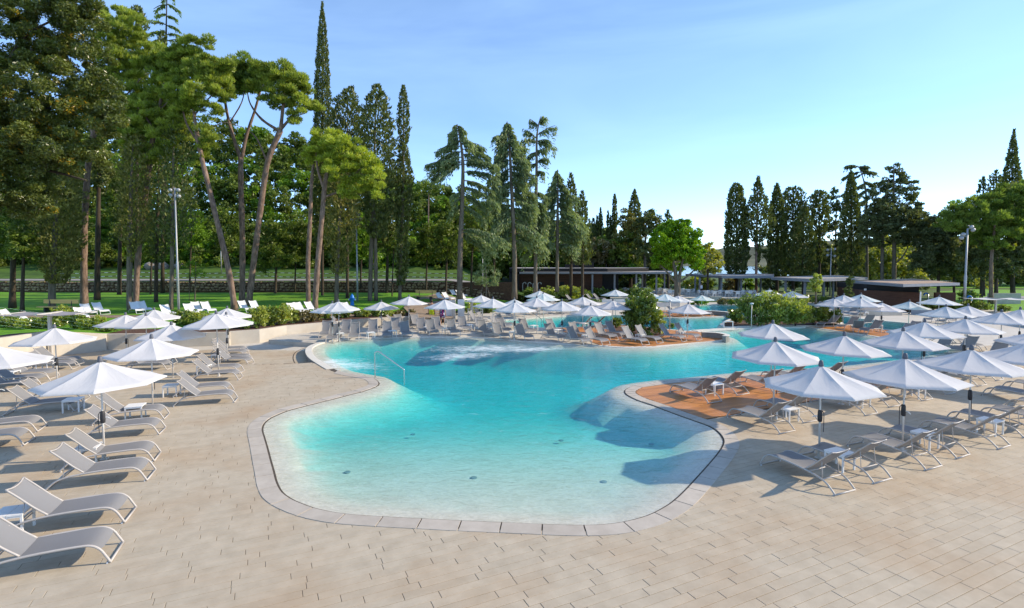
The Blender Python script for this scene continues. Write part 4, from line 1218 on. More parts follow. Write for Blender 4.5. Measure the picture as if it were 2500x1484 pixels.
row([(988.5, 804, -60), (1031, 804, -60)], -60, 0, 'light grey lounger with upright back beside the path entrance, {} from the left', G_, up=True)
row([(1190.5, 790.5, -25), (1205, 785, -25), (1248, 806, -28), (1262, 801, -28)], -25, 0, 'grey lounger turned sideways by the back pool round end, {} from the left', G_, up=True)
row([(1375, 833.8, -56), (1376, 818, -56), (1435.5, 843, -54), (1437, 829, -54), (1481, 843.5, -54), (1500.9, 831.3, -55), (1528, 826, -55), (1577.4, 843, -50), (1612, 838.5, -48), (1671.4, 834, -46), (1708, 831, -46)],
    -44, 0.02, 'pale lounger on the timber island before the tall bush, {} from the left', G_, up=True)
row([(1392, 797.5, 150), (1424, 795.5, 150)], 150, 0.02, 'lounger with its dark back to the camera at the back pool, {} from the left', G_)
row([(1244.8, 774.6), (1281.8, 772.4), (1314.6, 769), (1343, 768.2), (1378.8, 767), (1400, 766), (1438, 765), (1470, 764)], -45, 0, 'small pale lounger on the far shore of the back pool, {} from the left', G_, up=True)
row([(1462, 735.5), (1478.7, 734.5), (1412, 738), (1352, 742)], -40, 0.0, 'tiny white lounger on the upper terrace before the pavilion hedge, {} from the right', G_)
row([(1640, 773.3, -40), (1676, 773.6, -40), (1718, 772.6, -36), (1740, 771.6, -36)], -38, 0.02, 'lounger on the small deck between the two back pools, {} from the left', G_)
row([(1999.8, 799, 200), (2049, 804.4, 205), (2106, 814.5, 205), (2090, 806, 60), (2095, 799, -150), (2182, 825, 205), (2200, 818, 205)], 205, 0.02, 'grey lounger on the right timber deck beyond the flowering planter, {} from the left', G_)
row([(2062, 770, 205), (2082, 773, 205), (2110, 766, 200), (2000, 764, 205), (1978, 758, 205)], 205, 0.0, 'bluish lounger in front of the slatted hut, {} in the row', G_)
row([(2262, 787, 205), (2295, 791, 205), (2320, 789, 205)], 205, 0, 'grey lounger by the grey wall below the shower posts, {} from the left', G_)
row([(1878.3, 1129.6), (1965, 1108.5), (2085.4, 1083.8), (2154.6, 1062.8), (2253.9, 1044.7), (2320, 1022), (2399, 1012), (2462, 992)], 115.5, 0, 'grey lounger in the front row of the right terrace, {} from the left', G_)
row([(1791.3, 1015), (1855, 993), (1991.5, 979), (2052, 962), (2130, 949), (2188, 936)], 115.5, 0, 'grey lounger in the second row behind the foremost right parasol, {} from the left', G_)
row([(1650.4, 954.3, 118), (1716, 938.5, 118), (1806, 933.7, 116), (1868, 921, 116), (1960, 915, 116)], 116, 0.008, 'grey lounger on the orange timber deck corner, {} from the left', G_)
row([(2268, 919), (2310, 908), (2372, 899), (2420, 889), (2405.8, 962.3), (2454, 946)], 115.5, 0, 'grey lounger in the back rows of the right terrace, {} counting from the timber deck', G_)
row([(2275, 858, 205), (2330, 864, 205), (2400, 884, 205), (2360, 845, -60), (2405, 858, -60)], 205, 0, 'grey lounger at the right end of the main pool, {} from the left', G_)
row([(2440, 836, 115), (2470, 830, 115)], 115, 0, 'lounger seen from its back by the right grey wall, {} from the left', G_)

# white loungers on the lawn
PROTO_W = copy_tree(PROTO)
for ch in PROTO_W.children:
    if 'sling' in ch.name or 'rail' in ch.name or 'bar' in ch.name or 'stretcher' in ch.name:
        ch.data = ch.data.copy(); ch.data.materials.clear(); ch.data.materials.append(M['white'])
first_w = [True]
LAWN_L = [(226, 772, -35), (258, 768, -32), (206, 783, -40), (60, 786, -5), (420, 775, -40), (345, 766, -38), (362, 764, -38), (496, 766, -40), (520, 766, -40), (478, 772, -40), (612, 763, -40), (640, 763, -40),
          (752, 766, -40), (778, 764, -40), (735, 768, -40), (868, 762, -42), (1108, 735, -45), (1092, 736, -45), (1125, 727, -45), (1138, 727, -45), (1142, 738, -45), (1150, 737, -45), (1153, 722, -45), (1163, 722, -45),
          (1195, 722, -45), (1208, 720, -45), (1246, 722, -45)]
for i, (u, v, h_) in enumerate(LAWN_L):
    p = lawn(u, v); p.z = lawn_h(p.x, p.y) if inside([p.x], [p.y], LP)[0] else lawn_z(p.x, p.y)
    r = PROTO_W if first_w[0] else copy_tree(PROTO_W); first_w[0] = False
    r.location = p; r.rotation_euler = (0, 0, math.radians(h_))
    names = ['tallest white lounger behind the hedge right of the grey shade canopy', 'white lounger in profile right of the tallest one by the grey shade canopy', 'white lounger low in the hedge beside the grey shade canopy', 'white lounger behind the wires at the far left edge',
             'white lounger half hidden by the leaves left of the lamp post', 'white lounger on the lawn left of the pine trunk, left of a pair', 'white lounger on the lawn left of the lamp post, right of a pair', 'white lounger right of the lamp post, left of an upright pair', 'white lounger right of the lamp post, right of an upright pair',
             'white lounger right beside the lamp post foot', 'white lounger below the leaning pine, left of a pair', 'white lounger below the leaning pine, right of a pair', 'white lounger near the twin pine trunks, left of a pair', 'white lounger near the twin pine trunks, right of a pair', 'white lounger low in the shrubs near the twin pine trunks',
             'white lounger half hidden by the far left shore parasol', 'white lounger beside the bench end of the path, right one', 'white lounger beside the bench end of the path, left one', 'white lounger in front of the cedar trunk, left one', 'white lounger in front of the cedar trunk, right one',
             'white lounger below the cedar, front left of four', 'white lounger below the cedar, front right of four', 'white lounger right of the cedar trunk, left one', 'white lounger right of the cedar trunk, right one', 'white lounger beside the pale shrub, left one', 'white lounger beside the pale shrub, right one', 'white lounger before the curved shower pipes']
    setp(r, names[i], 'sun lounger', 'white loungers on the lawn')

# ------------------------------------------------------------------ side tables
def table_proto():
    r = empty('side_table', (0, 0, -50))
    t = MB()
    t.box(-.235, -.004, -.235, .235, .385, .41); t.box(.004, .235, -.235, .235, .385, .41)
    t.build('table_top', M['white'], r)
    MB().box(-.225, .225, -.225, -.205, .35, .384).build('apron', M['white'], r); MB().box(-.225, .225, .205, .225, .35, .384).build('apron', M['white'], r)
    for sx_ in (-1, 1):
        for sy_ in (-1, 1): MB().box(sx_ * .21 - .018, sx_ * .21 + .018, sy_ * .21 - .018, sy_ * .21 + .018, 0, .383).build('leg', M['white'], r)
    return r
TP = table_proto(); tfirst = [True]
TABS = [(34, 1300, 20, 'between the two nearest loungers on the left'), (217.6, 1128, 20, 'next to the pole of the largest left parasol'), (331.6, 1020, 20, 'between the fifth and sixth loungers of the left front row'),
        (26.6, 930, 14, 'at the left photo edge below the cut off parasol'), (109.5, 903, 12, 'below the far left parasol by its pole'), (180, 1003, 20, 'behind the largest left parasol canopy'), (420, 966, 14, 'between two loungers left of the steps'),
        (499, 914, 10, 'in front of the parasol pole beside the wall corner'), (532, 884, 4, 'among the loungers on the sunken terrace'), (829.8, 828, -62, 'between the two leftmost loungers on the far shore'),
        (905, 826, -60, 'between far shore loungers right of the leftmost parasol'), (958, 822, -60, 'in front of the low wall on the far shore'), (1045, 812, -56, 'between loungers left of the floral dress'), (1090, 815, -55, 'at the parasol pole behind the walkers'),
        (1148.6, 806, -52, 'on the far shore right of the walkers'), (1204, 812, -50, 'at the parasol pole above the foam'), (1254.7, 824, -50, 'at the parasol before the back pool handrail'), (1302.8, 808, -48, 'left of the timber island'),
        (1361.5, 819, -46, 'at the left end of the timber island'), (1433, 834, -44, 'at the lowest parasol of the timber island'), (1425.6, 802, -40, 'between the dark backed loungers at the back pool'), (1484.8, 816, -45, 'left of the tall island bush'),
        (1562.6, 832, -40, 'below the tall island bush'), (1662, 824.6, -36, 'between the last loungers of the timber island'), (1744, 962, 116, 'on the orange timber deck'), (1922.8, 1026, 116, 'behind the lounger right of the deck edge'),
        (2049.3, 1143, 116, 'between the two foremost right loungers'), (2257, 1092, 116, 'between the third and fourth front loungers on the right'), (2416, 1058, 116, 'between front loungers near the right photo edge'),
        (2099, 991.6, 116, 'below the foremost right parasol edge'), (2234, 970.8, 116, 'below the second nearest right parasol'), (2142, 807, 20, 'on the right timber deck beyond the planter'), (2110, 772, 20, 'in front of the slatted hut')]
for (u, v, h_, lab) in TABS:
    r = TP if tfirst[0] else copy_tree(TP); tfirst[0] = False
    zz = -.25 if v == 884 else 0.0
    if u in (1744, ): zz = 0.006
    if u in (1361.5, 1433, 1425.6, 1484.8, 1562.6, 1662, 2142): zz = 0.02
    p = at(u, v, zz); r.location = p; r.rotation_euler = (0, 0, math.radians(h_))
    setp(r, 'small white slatted side table ' + lab, 'side table', 'white side tables between the loungers')

# ------------------------------------------------------------------ handrails, ladder, showers
def handrail(pb, pw, hgt, label):
    d = Vector((pw.x - pb.x, pw.y - pb.y, 0)); n = d.length; d.normalize()
    pth_ = smooth_path([(0, 0, pb.z - .02), (0, 0, hgt - 0.14), (0.03, 0, hgt - 0.03), (0.12, 0, hgt), (0.24, 0, hgt - 0.05), (n - 0.10, 0, hgt * 0.36), (n - 0.02, 0, hgt * 0.29), (n, 0, hgt * 0.2), (n, 0, -0.35)], 4)
    o = MB().tube(pth_, 0.024, 8).build('handrail', M['steel'], None, True)
    o.location = (pb.x, pb.y, 0); o.rotation_euler = (0, 0, math.atan2(d.y, d.x))
    setp(o, label, 'handrail')
pb = at(916, 920, 0.0); pw = at(987, 921, -0.015)
handrail(pb, pw, 1.08, 'polished steel handrail leading down into the main pool at the left')
handrail(at(1279.5, 779), at(1322, 790), 1.05, 'steel handrail at the round end of the back pool')
o = MB().tube(smooth_path([(0, 0, 0), (0, 0, .42), (.05, 0, .5), (.6, 0, .5), (.65, 0, .42), (.65, 0, 0)], 3), 0.035, 8).build('pool_ladder', M['white'], None, True)
o.location = at(1767, 801.5, .02); setp(o, 'white bent tube rail at the left end of the flowering planter', 'pool ladder')
for i, (u, v) in enumerate([(1276, 728), (1288.5, 728), (1301, 728), (1313, 728)]):
    p = at(u, v, 0); o = MB().tube(smooth_path([(0, 0, 0), (0, 0, 1.75), (.1, 0, 2.05), (.28, 0, 2.15), (.42, 0, 2.05), (.46, 0, 1.9)], 4), 0.04, 8).build('shower_pipe', M['white'], None, True)
    o.location = p; setp(o, f'white curved shower pipe beside the hedge before the pavilion, {ORD[i + 1]} from the left', 'outdoor shower', 'white curved shower pipes')
for i, (u, vt, vb) in enumerate([(2264.8, 716, 752), (2371, 723, 752), (2322, 722.5, 752)]):
    p = at(u, vb, 0); top = pt(u, vt, p.y).z
    r = empty('shower_post', p); setp(r, 'slim steel shower post with a blue curved head, ' + ['left', 'right', 'middle'][i] + ' one of three', 'outdoor shower', 'shower posts with blue heads')
    MB().lathe([(0.05, 0), (0.05, top * .96)], 8).build('post', M['steel'], r, True)
    MB().tube(smooth_path([(0.0, 0, top * .93), (-.12, 0, top), (-.36, 0, top), (-.44, 0, top * .93), (-.45, 0, top * .86)], 3), 0.07, 8).build('shower_head', M['blue'], r, True)

# ------------------------------------------------------------------ lamps
def lamp(u, vb, vt, label, ground, heads=((0.25, 0, .0), (-.25, 0, .0), (0.28, 0, -.55), (-.28, 0, -.45)), rad=0.09, hs=1.0):
    p = ground; H = pt(u, vt, p.y).z - p.z
    r = empty('floodlight_mast', p); setp(r, label, 'lamp post', 'grey floodlight masts')
    MB().lathe([(rad, 0), (rad, H * .42), (rad * .72, H * .43), (rad * .62, H)], 10).build('mast', M['lamp_grey'], r, True)
    for k, (dx, dy, dz) in enumerate(heads):
        dx *= hs; dz *= hs
        b = MB(); b.tube([(0, 0, H + dz - .1 * hs), (dx * .6, dy, H + dz - .1 * hs)], 0.03 * hs, 6)
        o = b.build('arm', M['lamp_grey'], r, True)
        b = MB(); b.lathe([(0.06 * hs, 0.0), (0.16 * hs, 0.05 * hs), (0.18 * hs, 0.2 * hs), (0.10 * hs, 0.28 * hs), (0.0, 0.3 * hs)], 10)
        o = b.build('floodlight', M['lamp_grey'], r, True); o.location = (dx, dy, H + dz - .12 * hs); o.rotation_euler = (0.3, (1 if dx > 0 else -1) * -0.75 + math.pi, 0)
lamp(437, 770, 458, 'tall grey floodlight mast on the left lawn in front of the pines', lawn(437, 770), rad=0.085, hs=.85)
lamp(873, 736, 518, 'grey floodlight mast on the lawn behind the blue hydrant', lawn(873, 736), heads=((.3, 0, -.5), (-.3, 0, -.5), (0.1, 0, 0)))
g3 = pt(541, 671, 80); lamp(541, 671, 556, 'thin grey lamp mast beyond the road behind the leaning pine', Vector((g3.x, 80, hill_z(g3.x, 80))), heads=((.3, 0, 0), (-.4, 0, -.5)), rad=.07)
lamp(1178.5, 724, 588, 'thin grey lamp mast behind the young pine', lawn(1178.5, 724), heads=((.2, 0, 0),), rad=.07)
lamp(2353.5, 757, 558, 'tall grey floodlight mast in front of the dark trees on the right', at(2353.5, 757), heads=((.35, 0, .1), (-.3, 0, -.3), (.2, 0, .35), (-.45, 0, -.6)), rad=.12, hs=1.15)
lamp(2026, 722, 606, 'grey floodlight mast rising behind the pergola roof', at(2026, 722), heads=((.35, 0, .1), (-.4, 0, .0), (.35, 0, -.8), (-.4, 0, -.7)), rad=.1, hs=1.1)
# small globe lamp and bollards
for (u, vb, vt, lab) in ((1834, 803, 743, 'thin garden lamp stake standing in the flowering planter'), (2104 - 64, 790, 733, 'slim post lamp at the right end of the flowering planter'), (1635, 806, 736, 'short lamp post behind the tall island bush')):
    p = at(u, vb); H = pt(u, vt, p.y).z
    r = empty('garden_lamp', p); setp(r, lab, 'garden lamp', 'slim garden lamps')
    MB().lathe([(.03, 0), (.03, H)], 6).build('stake', M['pole'], r, True); MB().lathe([(.05, H), (.12, H + .02), (.12, H + .09), (.03, H + .12)], 10).build('lamp_head', M['silver'], r, True)

# ------------------------------------------------------------------ benches, hydrant, canopies, cabinet
def bench(p, rz, length, label, seats=1):
    r = empty('park_bench', p, rz); setp(r, label, 'bench', 'yellow wooden benches on the lawn')
    for i in range(3): MB().box(-length / 2, length / 2, -.28 + i * .19, -.11 + i * .19, .40, .46).build('seat_board', M['pine_wood'], r)
    MB().box(-length / 2, length / 2, .33, .38, .68, 1.0).build('back_board', M['pine_wood'], r)
    for s in (-.62, .62):
        MB().box(s * length / 2 - .05, s * length / 2 + .05, -.2, .25, 0, .40).build('leg', M['blackplastic'], r)
        MB().tube([(s * length / 2, .25, .2), (s * length / 2, .36, .95)], .03, 6).build('back_bracket', M['blackplastic'], r)
bench(lawn(140, 762), math.radians(-6), 3.1, 'long yellow wooden bench on the lawn at the left behind the shade canopy')
bench(lawn(1036, 733), math.radians(-18), 2.3, 'short yellow wooden bench beside the brown path')
p = lawn(860, 746); r = empty('fire_hydrant', p); setp(r, 'bright blue fire hydrant with silver caps on the lawn', 'fire hydrant')
MB().lathe([(.17, 0), (.17, .05), (.12, .07), (.12, .55), (.16, .57), (.16, .62), (.14, .64), (.13, .74), (.08, .83), (.04, .86), (.03, .92), (0, .92)], 14).build('barrel', M['blue'], r, True)
for s in (-1, 1):
    q = MB().tube([(0, 0, .47), (s * .2, 0, .47)], .07, 8).build('outlet', M['blue'], r, True); MB().tube([(s * .2, 0, .47), (s * .25, 0, .47)], .08, 8).build('cap', M['silver'], q, True)
r.scale = (1.25, 1.25, 1.15)
def canopy(pbase, H, w, d, rz, label, mat, pm):
    r = empty('shade_canopy', pbase, rz); setp(r, label, 'shade canopy')
    MB().box(-.07, .07, -.07, .07, 0, H - .02).build('post', pm, r)
    MB().box(-.05, .05, -d / 2, d / 2, H - .02, H + .05).build('cross_beam', pm, r)
    for x0, x1 in ((-w / 2, -.06), (.06, w / 2)):
        V = []; F_ = []
        for i in range(9):
            for j in range(7):
                a, b_ = i / 8, j / 6
                V.append((x0 + (x1 - x0) * a, -d / 2 + d * b_, H + .02 - .06 * 4 * a * (1 - a) - .05 * 4 * b_ * (1 - b_)))
        for i in range(8):
            for j in range(6): q = i * 7 + j; F_.append((q, q + 7, q + 8, q + 1))
        mesh_obj('shade_cloth', V, F_, mat, r, True)
    for x in (-w / 2, w / 2): MB().tube([(x, -d / 2, H + .02), (x, d / 2, H + .02)], .025, 6).build('edge_bar', pm, r)
cp = at(101, 876, -.2); canopy(Vector((cp.x, cp.y + .6, -.25)), pt(101, 765, cp.y + .6).z + .25, 3.6, 1.9, math.radians(8), 'flat grey shade canopy on a single post by the left hedge', M['greyfabric'], M['pole'])
cp = at(2430, 762, 0); canopy(cp, pt(2430, 729, cp.y).z, 4.8, 2.6, math.radians(-5), 'flat pale shade canopy on a single post on the right', M['white'], M['pole'])
# wire fence along the left planting bed
r = empty('wire_fence', (0, 0, 0)); setp(r, 'thin wire fence strung between the left edge and the shade canopy', 'fence')
wp_ = [pt(-60, 742, 33), pt(100, 764, 31.5), pt(330, 800, 31.6)]
for k in range(6):
    MB().tube([q + Vector((0, 0, -.22 * k)) for q in wp_], .008, 4).build('wire', M['steel'], r)
p = lawn(1190, 728); o = MB().box(-.35, .35, -.25, .25, 0, 1.1).box(-.4, .4, -.3, .3, 1.1, 1.16).build('electric_cabinet', M['white']); o.location = p; setp(o, 'small white electric cabinet behind the shrubs near the young pine', 'cabinet')
# entrance screen and posts beside the walkers
for i, (u, vb, w_, h_, mt) in enumerate([(1096, 786, .55, 1.75, 'white'), (1126, 782, .55, 1.75, 'white'), (1107.5, 787, .3, 1.85, 'concrete'), (1152, 784, .22, 1.5, 'concrete')]):
    p = at(u, vb); o = MB().box(-w_ / 2, w_ / 2, -.06, .06, 0, h_).build('entrance_screen', M[mt]); o.location = p
    setp(o, ['white screen panel directly behind the man in yellow shorts', 'white screen panel behind the woman in the floral dress', 'beige post between the two walkers', 'beige post right of the woman in the floral dress'][i], 'screen', 'screens and posts at the pool entrance')
p0 = at(1062, 786); r = empty('rail_gate', p0); setp(r, 'low white rail gate left of the man in yellow shorts', 'gate')
for x in (0, .9): MB().box(x - .04, x + .04, -.04, .04, 0, 1.0).build('post', M['pole'], r)
for z in (.25, .5, .75, .96): MB().box(.04, .86, -.02, .02, z - .02, z + .02).build('rail', M['white'], r)
p0 = at(1143, 782); r = empty('rail_gate', p0); setp(r, 'low white rail gate right of the woman in the floral dress', 'gate')
for x in (0, 1.2): MB().box(x - .04, x + .04, -.04, .04, 0, 1.0).build('post', M['pole'], r)
for z in (.25, .5, .75, .96): MB().box(.04, 1.16, -.02, .02, z - .02, z + .02).build('rail', M['white'], r)
# boulders beyond the road and striped tape
rb = random.Random(9)
for i, (u, v, s) in enumerate([(370, 668, 1.3), (400, 668, 1.2), (440, 666, 1.1), (425, 668, .8), (915, 658, 1.0), (930, 655, .8)]):
    q = pt(u, v, 84); bm_ = bmesh.new(); bmesh.ops.create_icosphere(bm_, subdivisions=2, radius=.6)
    for v_ in bm_.verts: v_.co *= rb.uniform(.82, 1.12)
    me = bpy.data.meshes.new('boulder'); bm_.to_mesh(me); bm_.free(); me.materials.append(M['boulder'])
    o = link_copy(me, 'boulder', None, (q.x, 84, hill_z(q.x, 84) + .35), (rb.random(), rb.random(), rb.random() * 6), (s * 1.3, s, s * .9))
    setp(o, ['pale boulder on the slope beyond the road, leftmost of four', 'pale boulder beyond the road, second of four from the left', 'pale boulder beyond the road, rightmost of four', 'smallest pale boulder of four beyond the road', 'boulder on the slope behind the hydrant lamp mast, left one', 'boulder on the slope behind the hydrant lamp mast, right one'][i], 'boulder', 'boulders on the wooded slope')
for k, (y_, zz, lab) in enumerate(((72.0, .95, 'upper striped barrier tape strung along the road'), (71.4, .45, 'lower striped barrier tape strung along the road'))):
    r = empty('barrier_tape', (-30, y_, 0)); setp(r, lab, 'barrier tape')
    b1 = MB(); b2 = MB(); x = -62.0; i = 0
    while x < -6:
        z = hill_z(x, y_) + zz - .25 * abs(math.sin(x * .18)); z2 = hill_z(x + .5, y_) + zz - .25 * abs(math.sin((x + .5) * .18))
        (b1 if i % 2 else b2).tube([(x + 30, 0, z), (x + 30.5, 0, z2)], .05, 4, False); x += .5; i += 1
    b1.build('white_stripe', M['tape'], r); b2.build('red_stripe', M['slat'], r)
# ------------------------------------------------------------------ pavilion, pergolas, hut
def slab_poly(name, corners, z0, z1, mat, parent=None, top=None, inset=0.0):
    P = [pt(u, 700, Z).to_2d() for u, Z in corners]
    if area2(P) < 0: P = P[::-1]
    b = MB(); b.prism([(p.x, p.y) for p in P], z0, z1); o = b.build(name, mat, parent)
    if top:
        c = sum((p for p in P), Vector((0, 0))) / len(P)
        Q = [p + (c - p).normalized() * .5 for p in P]
        b = MB(); b.prism([(p.x, p.y) for p in Q], z1 + .002, z1 + .03); b.build('roof_covering', top, parent)
    return o
pv_ = empty('pavilion', (6, 72, 0))
setp(pv_, 'long low dark pavilion with brown timber walls and black flat roof', 'building')
def under(o, root):
    o.parent = root; o.matrix_parent_inverse = Matrix.Translation(root.location).inverted(); return o
def pbox(name, u0, u1, Z0, Z1, z0, z1, mat, root):
    x0 = pt(u0, 700, Z0).x; x1 = pt(u1, 700, Z0).x
    return under(MB().box(x0, x1, Z0, Z1, z0, z1).build(name, M[mat]), root)
zl = pt(1446, 668.5, 70).z
pbox('wall', 1268, 1352, 72, 84, 0, zl, 'timber', pv_); pbox('wall', 1352.5, 1470, 71.6, 84, 0, zl, 'timber', pv_)
pbox('wall', 1243, 1267.5, 71, 83, 0, zl, 'black', pv_); pbox('entrance_recess', 1470.5, 1510, 73.5, 83, 0, zl, 'black', pv_)
bt = MB(); 
for k in range(22): bt.box(pt(1268, 700, 72).x, pt(1470, 700, 71.6).x, 71.54, 71.6, .02 + k * zl / 22, .02 + k * zl / 22 + zl / 22 * .8)
o = under(bt.build('cladding_board', M['timber']), pv_); o['kind'] = 'stuff'
under(MB().box(pt(1363, 700, 71.5).x, pt(1376.5, 700, 71.5).x, 71.48, 71.56, 0, 2.2).build('door', M['black']), pv_)
under(MB().box(pt(1361, 700, 71.4).x, pt(1363, 700, 71.4).x, 71.4, 71.5, 0, 2.25).build('door_frame', M['greysteel']), pv_)
zt_ = pt(1446, 664.5, 70).z
o = slab_poly('eave_slab', [(1268, 70), (1640, 70), (1640, 81), (1268, 83)], zl, zt_, M['greysteel'], top=M['roofgrey']); 
for o_ in [o_ for o_ in bpy.data.objects if o_.parent is None and o_.name.startswith(('eave_slab', 'roof_covering'))]: under(o_, pv_)
zu0 = zt_ + .01; zu1 = pt(1400, 655, 72).z
o = slab_poly('upper_roof', [(1244, 71.5), (1483, 71.5), (1583, 75), (1583, 86), (1244, 88)], zu0, zu1, M['black'], top=M['roofgrey'])
for o_ in [o_ for o_ in bpy.data.objects if o_.parent is None and o_.name.startswith(('upper_roof', 'roof_covering'))]: under(o_, pv_)
for (u0, u1, vt, Z) in ((1381, 1402, 645.5, 76), (1399.5, 1413.5, 624, 79), (1421, 1449.5, 640.5, 76)):
    pbox('chimney_box', u0, u1, Z, Z + 1.3, zu1 + .03, pt(u0, vt, Z).z, 'black', pv_)
def pergola(label, corners, vlow, vup, Zref, uref, posts, top='roofgrey', mat='greysteel', name='pergola'):
    z0 = pt(uref, vlow, Zref).z; z1 = pt(uref, vup, Zref).z
    c = pt(corners[0][0], 700, corners[0][1]); r = empty(name, (c.x, c.y, 0)); setp(r, label, 'pergola', 'grey flat roofed pergolas')
    before = set(bpy.data.objects)
    slab_poly('roof_slab', corners, z0, z1, M[mat], top=M[top])
    for (u, Z) in posts:
        p = pt(u, 700, Z); MB().box(-.11, .11, -.11, .11, 0, z0 - .002, 0, (p.x, p.y, 0)).build('post', M['greysteel'])
    for o_ in set(bpy.data.objects) - before: under(o_, r)
    return r, z0, z1
pergola('grey flat pergola roof on posts right of the bright green tree', [(1673, 86), (1762, 72), (1889, 73), (1889, 87)], 679.5, 674, 72, 1762, [(1697, 80), (1708, 76), (1756, 82), (1761, 73.5), (1803, 82), (1809, 74), (1857, 80)])
pergola('grey flat pergola roof behind the clipped ball tree', [(1882, 69), (1976, 61.5), (2118, 68), (2040, 80)], 688, 681, 61.5, 1976, [(1918, 66.5), (1965, 63.5), (2011, 66), (2034, 68)])
pergola('grey posts of the pavilion terrace under the long eave', [(1500, 70.8), (1505, 70.8), (1505, 71.4), (1500, 71.4)], 669.5, 669.3, 70, 1500, [(1446, 70.4), (1500, 71), (1553, 71), (1568, 78), (1602, 71.5), (1622, 78)])
ht = empty('slatted_hut', (pt(2180, 700, 52).x, 52, 0)); setp(ht, 'brown slatted timber hut with a flat overhanging tan roof', 'building')
before = set(bpy.data.objects)
A = pt(2098, 700, 55.5).to_2d(); B = pt(2246, 700, 50.6).to_2d(); C2 = B + Vector((2.2, 7.5)); D2 = A + Vector((2.0, 7.0))
zt2 = pt(2246, 714, 50.6).z
MB().prism([(p.x, p.y) for p in (A, B, C2, D2)], 0, zt2).build('wall', M['timber'])
Ai, Bi = A.lerp(B, .12), A.lerp(B, .985); zr0 = pt(2205, 700.5, 49).z
MB().prism([(p.x + (.25), p.y + .3) for p in (Ai, Bi)] + [(p.x - .2, p.y - .2) for p in (C2, D2)], zt2 + .002, zr0 - .002).build('upper_wall', M['black'])
def battens(A_, B_, z0, z1, step=.095, name='batten'):
    d = (B_ - A_); n = d.normalized(); nn = Vector((n.y, -n.x)); b = MB(); z = z0
    while z + step * .6 < z1:
        q = [A_ + nn * .002, B_ + nn * .002, B_ + nn * .045, A_ + nn * .045]
        if area2(q) < 0: q = q[::-1]
        b.prism([(p.x, p.y) for p in q], z, z + step * .62); z += step
    o = b.build(name, M['slat']); o['kind'] = 'stuff'; return o
battens(A, B, .05, zt2); battens(B, C2, .05, zt2)
slab_poly('roof_slab', [(2081, 58), (2205, 49), (2343, 52.5), (2230, 66)], zr0, pt(2205, 694, 49).z, M['greysteel'], top=M['rooftan'])
E1, E2 = pt(2284, 700, 55).to_2d(), pt(2334, 700, 55).to_2d()
MB().prism([(E1.x, E1.y), (E2.x, E2.y), (E2.x, E2.y + .2), (E1.x, E1.y + .2)], 0, 1.7).build('side_wall', M['timber']); battens(E1, E2, .05, 1.68)
MB().box(-.12, .12, -.02, .02, 0, .2, 0, (pt(2111, 709, 55).x, 54.9, pt(2111, 709, 55).z)).build('small_sign', M['white'])
MB().lathe([(.06, 0), (.06, 2.1)], 8, (pt(2248, 700, 49.5).x, 49.5, 0)).build('corner_post', M['white'])
for o_ in set(bpy.data.objects) - before: under(o_, ht)
# low walls
def low_wall(pts, h, label, mat='concrete', th=.3):
    P = plan(pts); o = wall_strip([Vector((p.x, p.y, 0)) for p in P], [h] * len(P), th, 'low_wall', M[mat], z0=-.05); setp(o, label, 'wall', 'low walls around the terraces')
M['bluewall'] = noise_mat('grey_blue_wall', (0.30, 0.31, 0.33), (0.37, 0.38, 0.40), scale=1.5, rough=.8)
low_wall([(2101, 770), (2150, 771), (2203, 770)], .42, 'low pale bench wall in front of the slatted hut')
low_wall([(2224, 767), (2330, 774), (2420, 785), (2530, 802)], .5, 'low grey wall curving along the right end of the pools', 'bluewall')
low_wall([(1807, 742), (1862, 742)], .5, 'low white wall behind the clipped round shrubs', 'white')
low_wall([(1735, 735), (1763, 735)], .6, 'low white wall block below the dining tables', 'concrete')
low_wall([(1900, 736), (1938, 736)], .42, 'low white wall under the right pergola parasols', 'white')
low_wall([(1470, 738), (1525, 738)], .35, 'low white wall below the lone small parasol', 'white')
low_wall([(1600, 750), (1660, 748)], .45, 'low grey white wall below the bright green tree', 'bluewall')
# dining furniture under the pergola
def dtable():
    r = empty('dining_table', (0, 0, -50)); MB().box(-.45, .45, -.45, .45, .71, .75).build('table_top', M['white'], r); MB().lathe([(.05, .03), (.05, .71)], 8).build('pedestal', M['white'], r); MB().lathe([(.3, 0), (.28, .03)], 12).build('base', M['white'], r); return r
def dchair():
    r = empty('dining_chair', (0, 0, -50)); MB().box(-.24, .24, -.24, .24, .42, .46).build('seat', M['white'], r); MB().box(-.24, .24, .2, .25, .47, .85).build('backrest', M['white'], r)
    for s in (-1, 1):
        MB().box(s * .25 - .02, s * .25 + .02, -.2, .24, .62, .66).build('armrest', M['white'], r)
        for t in (-1, 1): MB().box(s * .2 - .02, s * .2 + .02, t * .2 - .02, t * .2 + .02, 0, .42).build('leg', M['white'], r)
    return r
DT, DC = dtable(), dchair(); f1 = [True, True]
sets = [(1535, 77, 'leftmost, behind the pavilion posts'), (1572, 80, 'second from the left below the eave'), (1622, 77, 'farther one left of the bright tree'), (1634, 72.5, 'nearer one left of the bright tree'), (1679, 75, 'right of the bright green tree'), (1722, 71, 'by the man in white'), (1742, 70, 'left of the long white tables'), (1772, 71, 'third from the right below the pergola'), (1798, 70, 'second from the right below the pergola'), (1828, 71, 'rightmost, by the low white wall')]
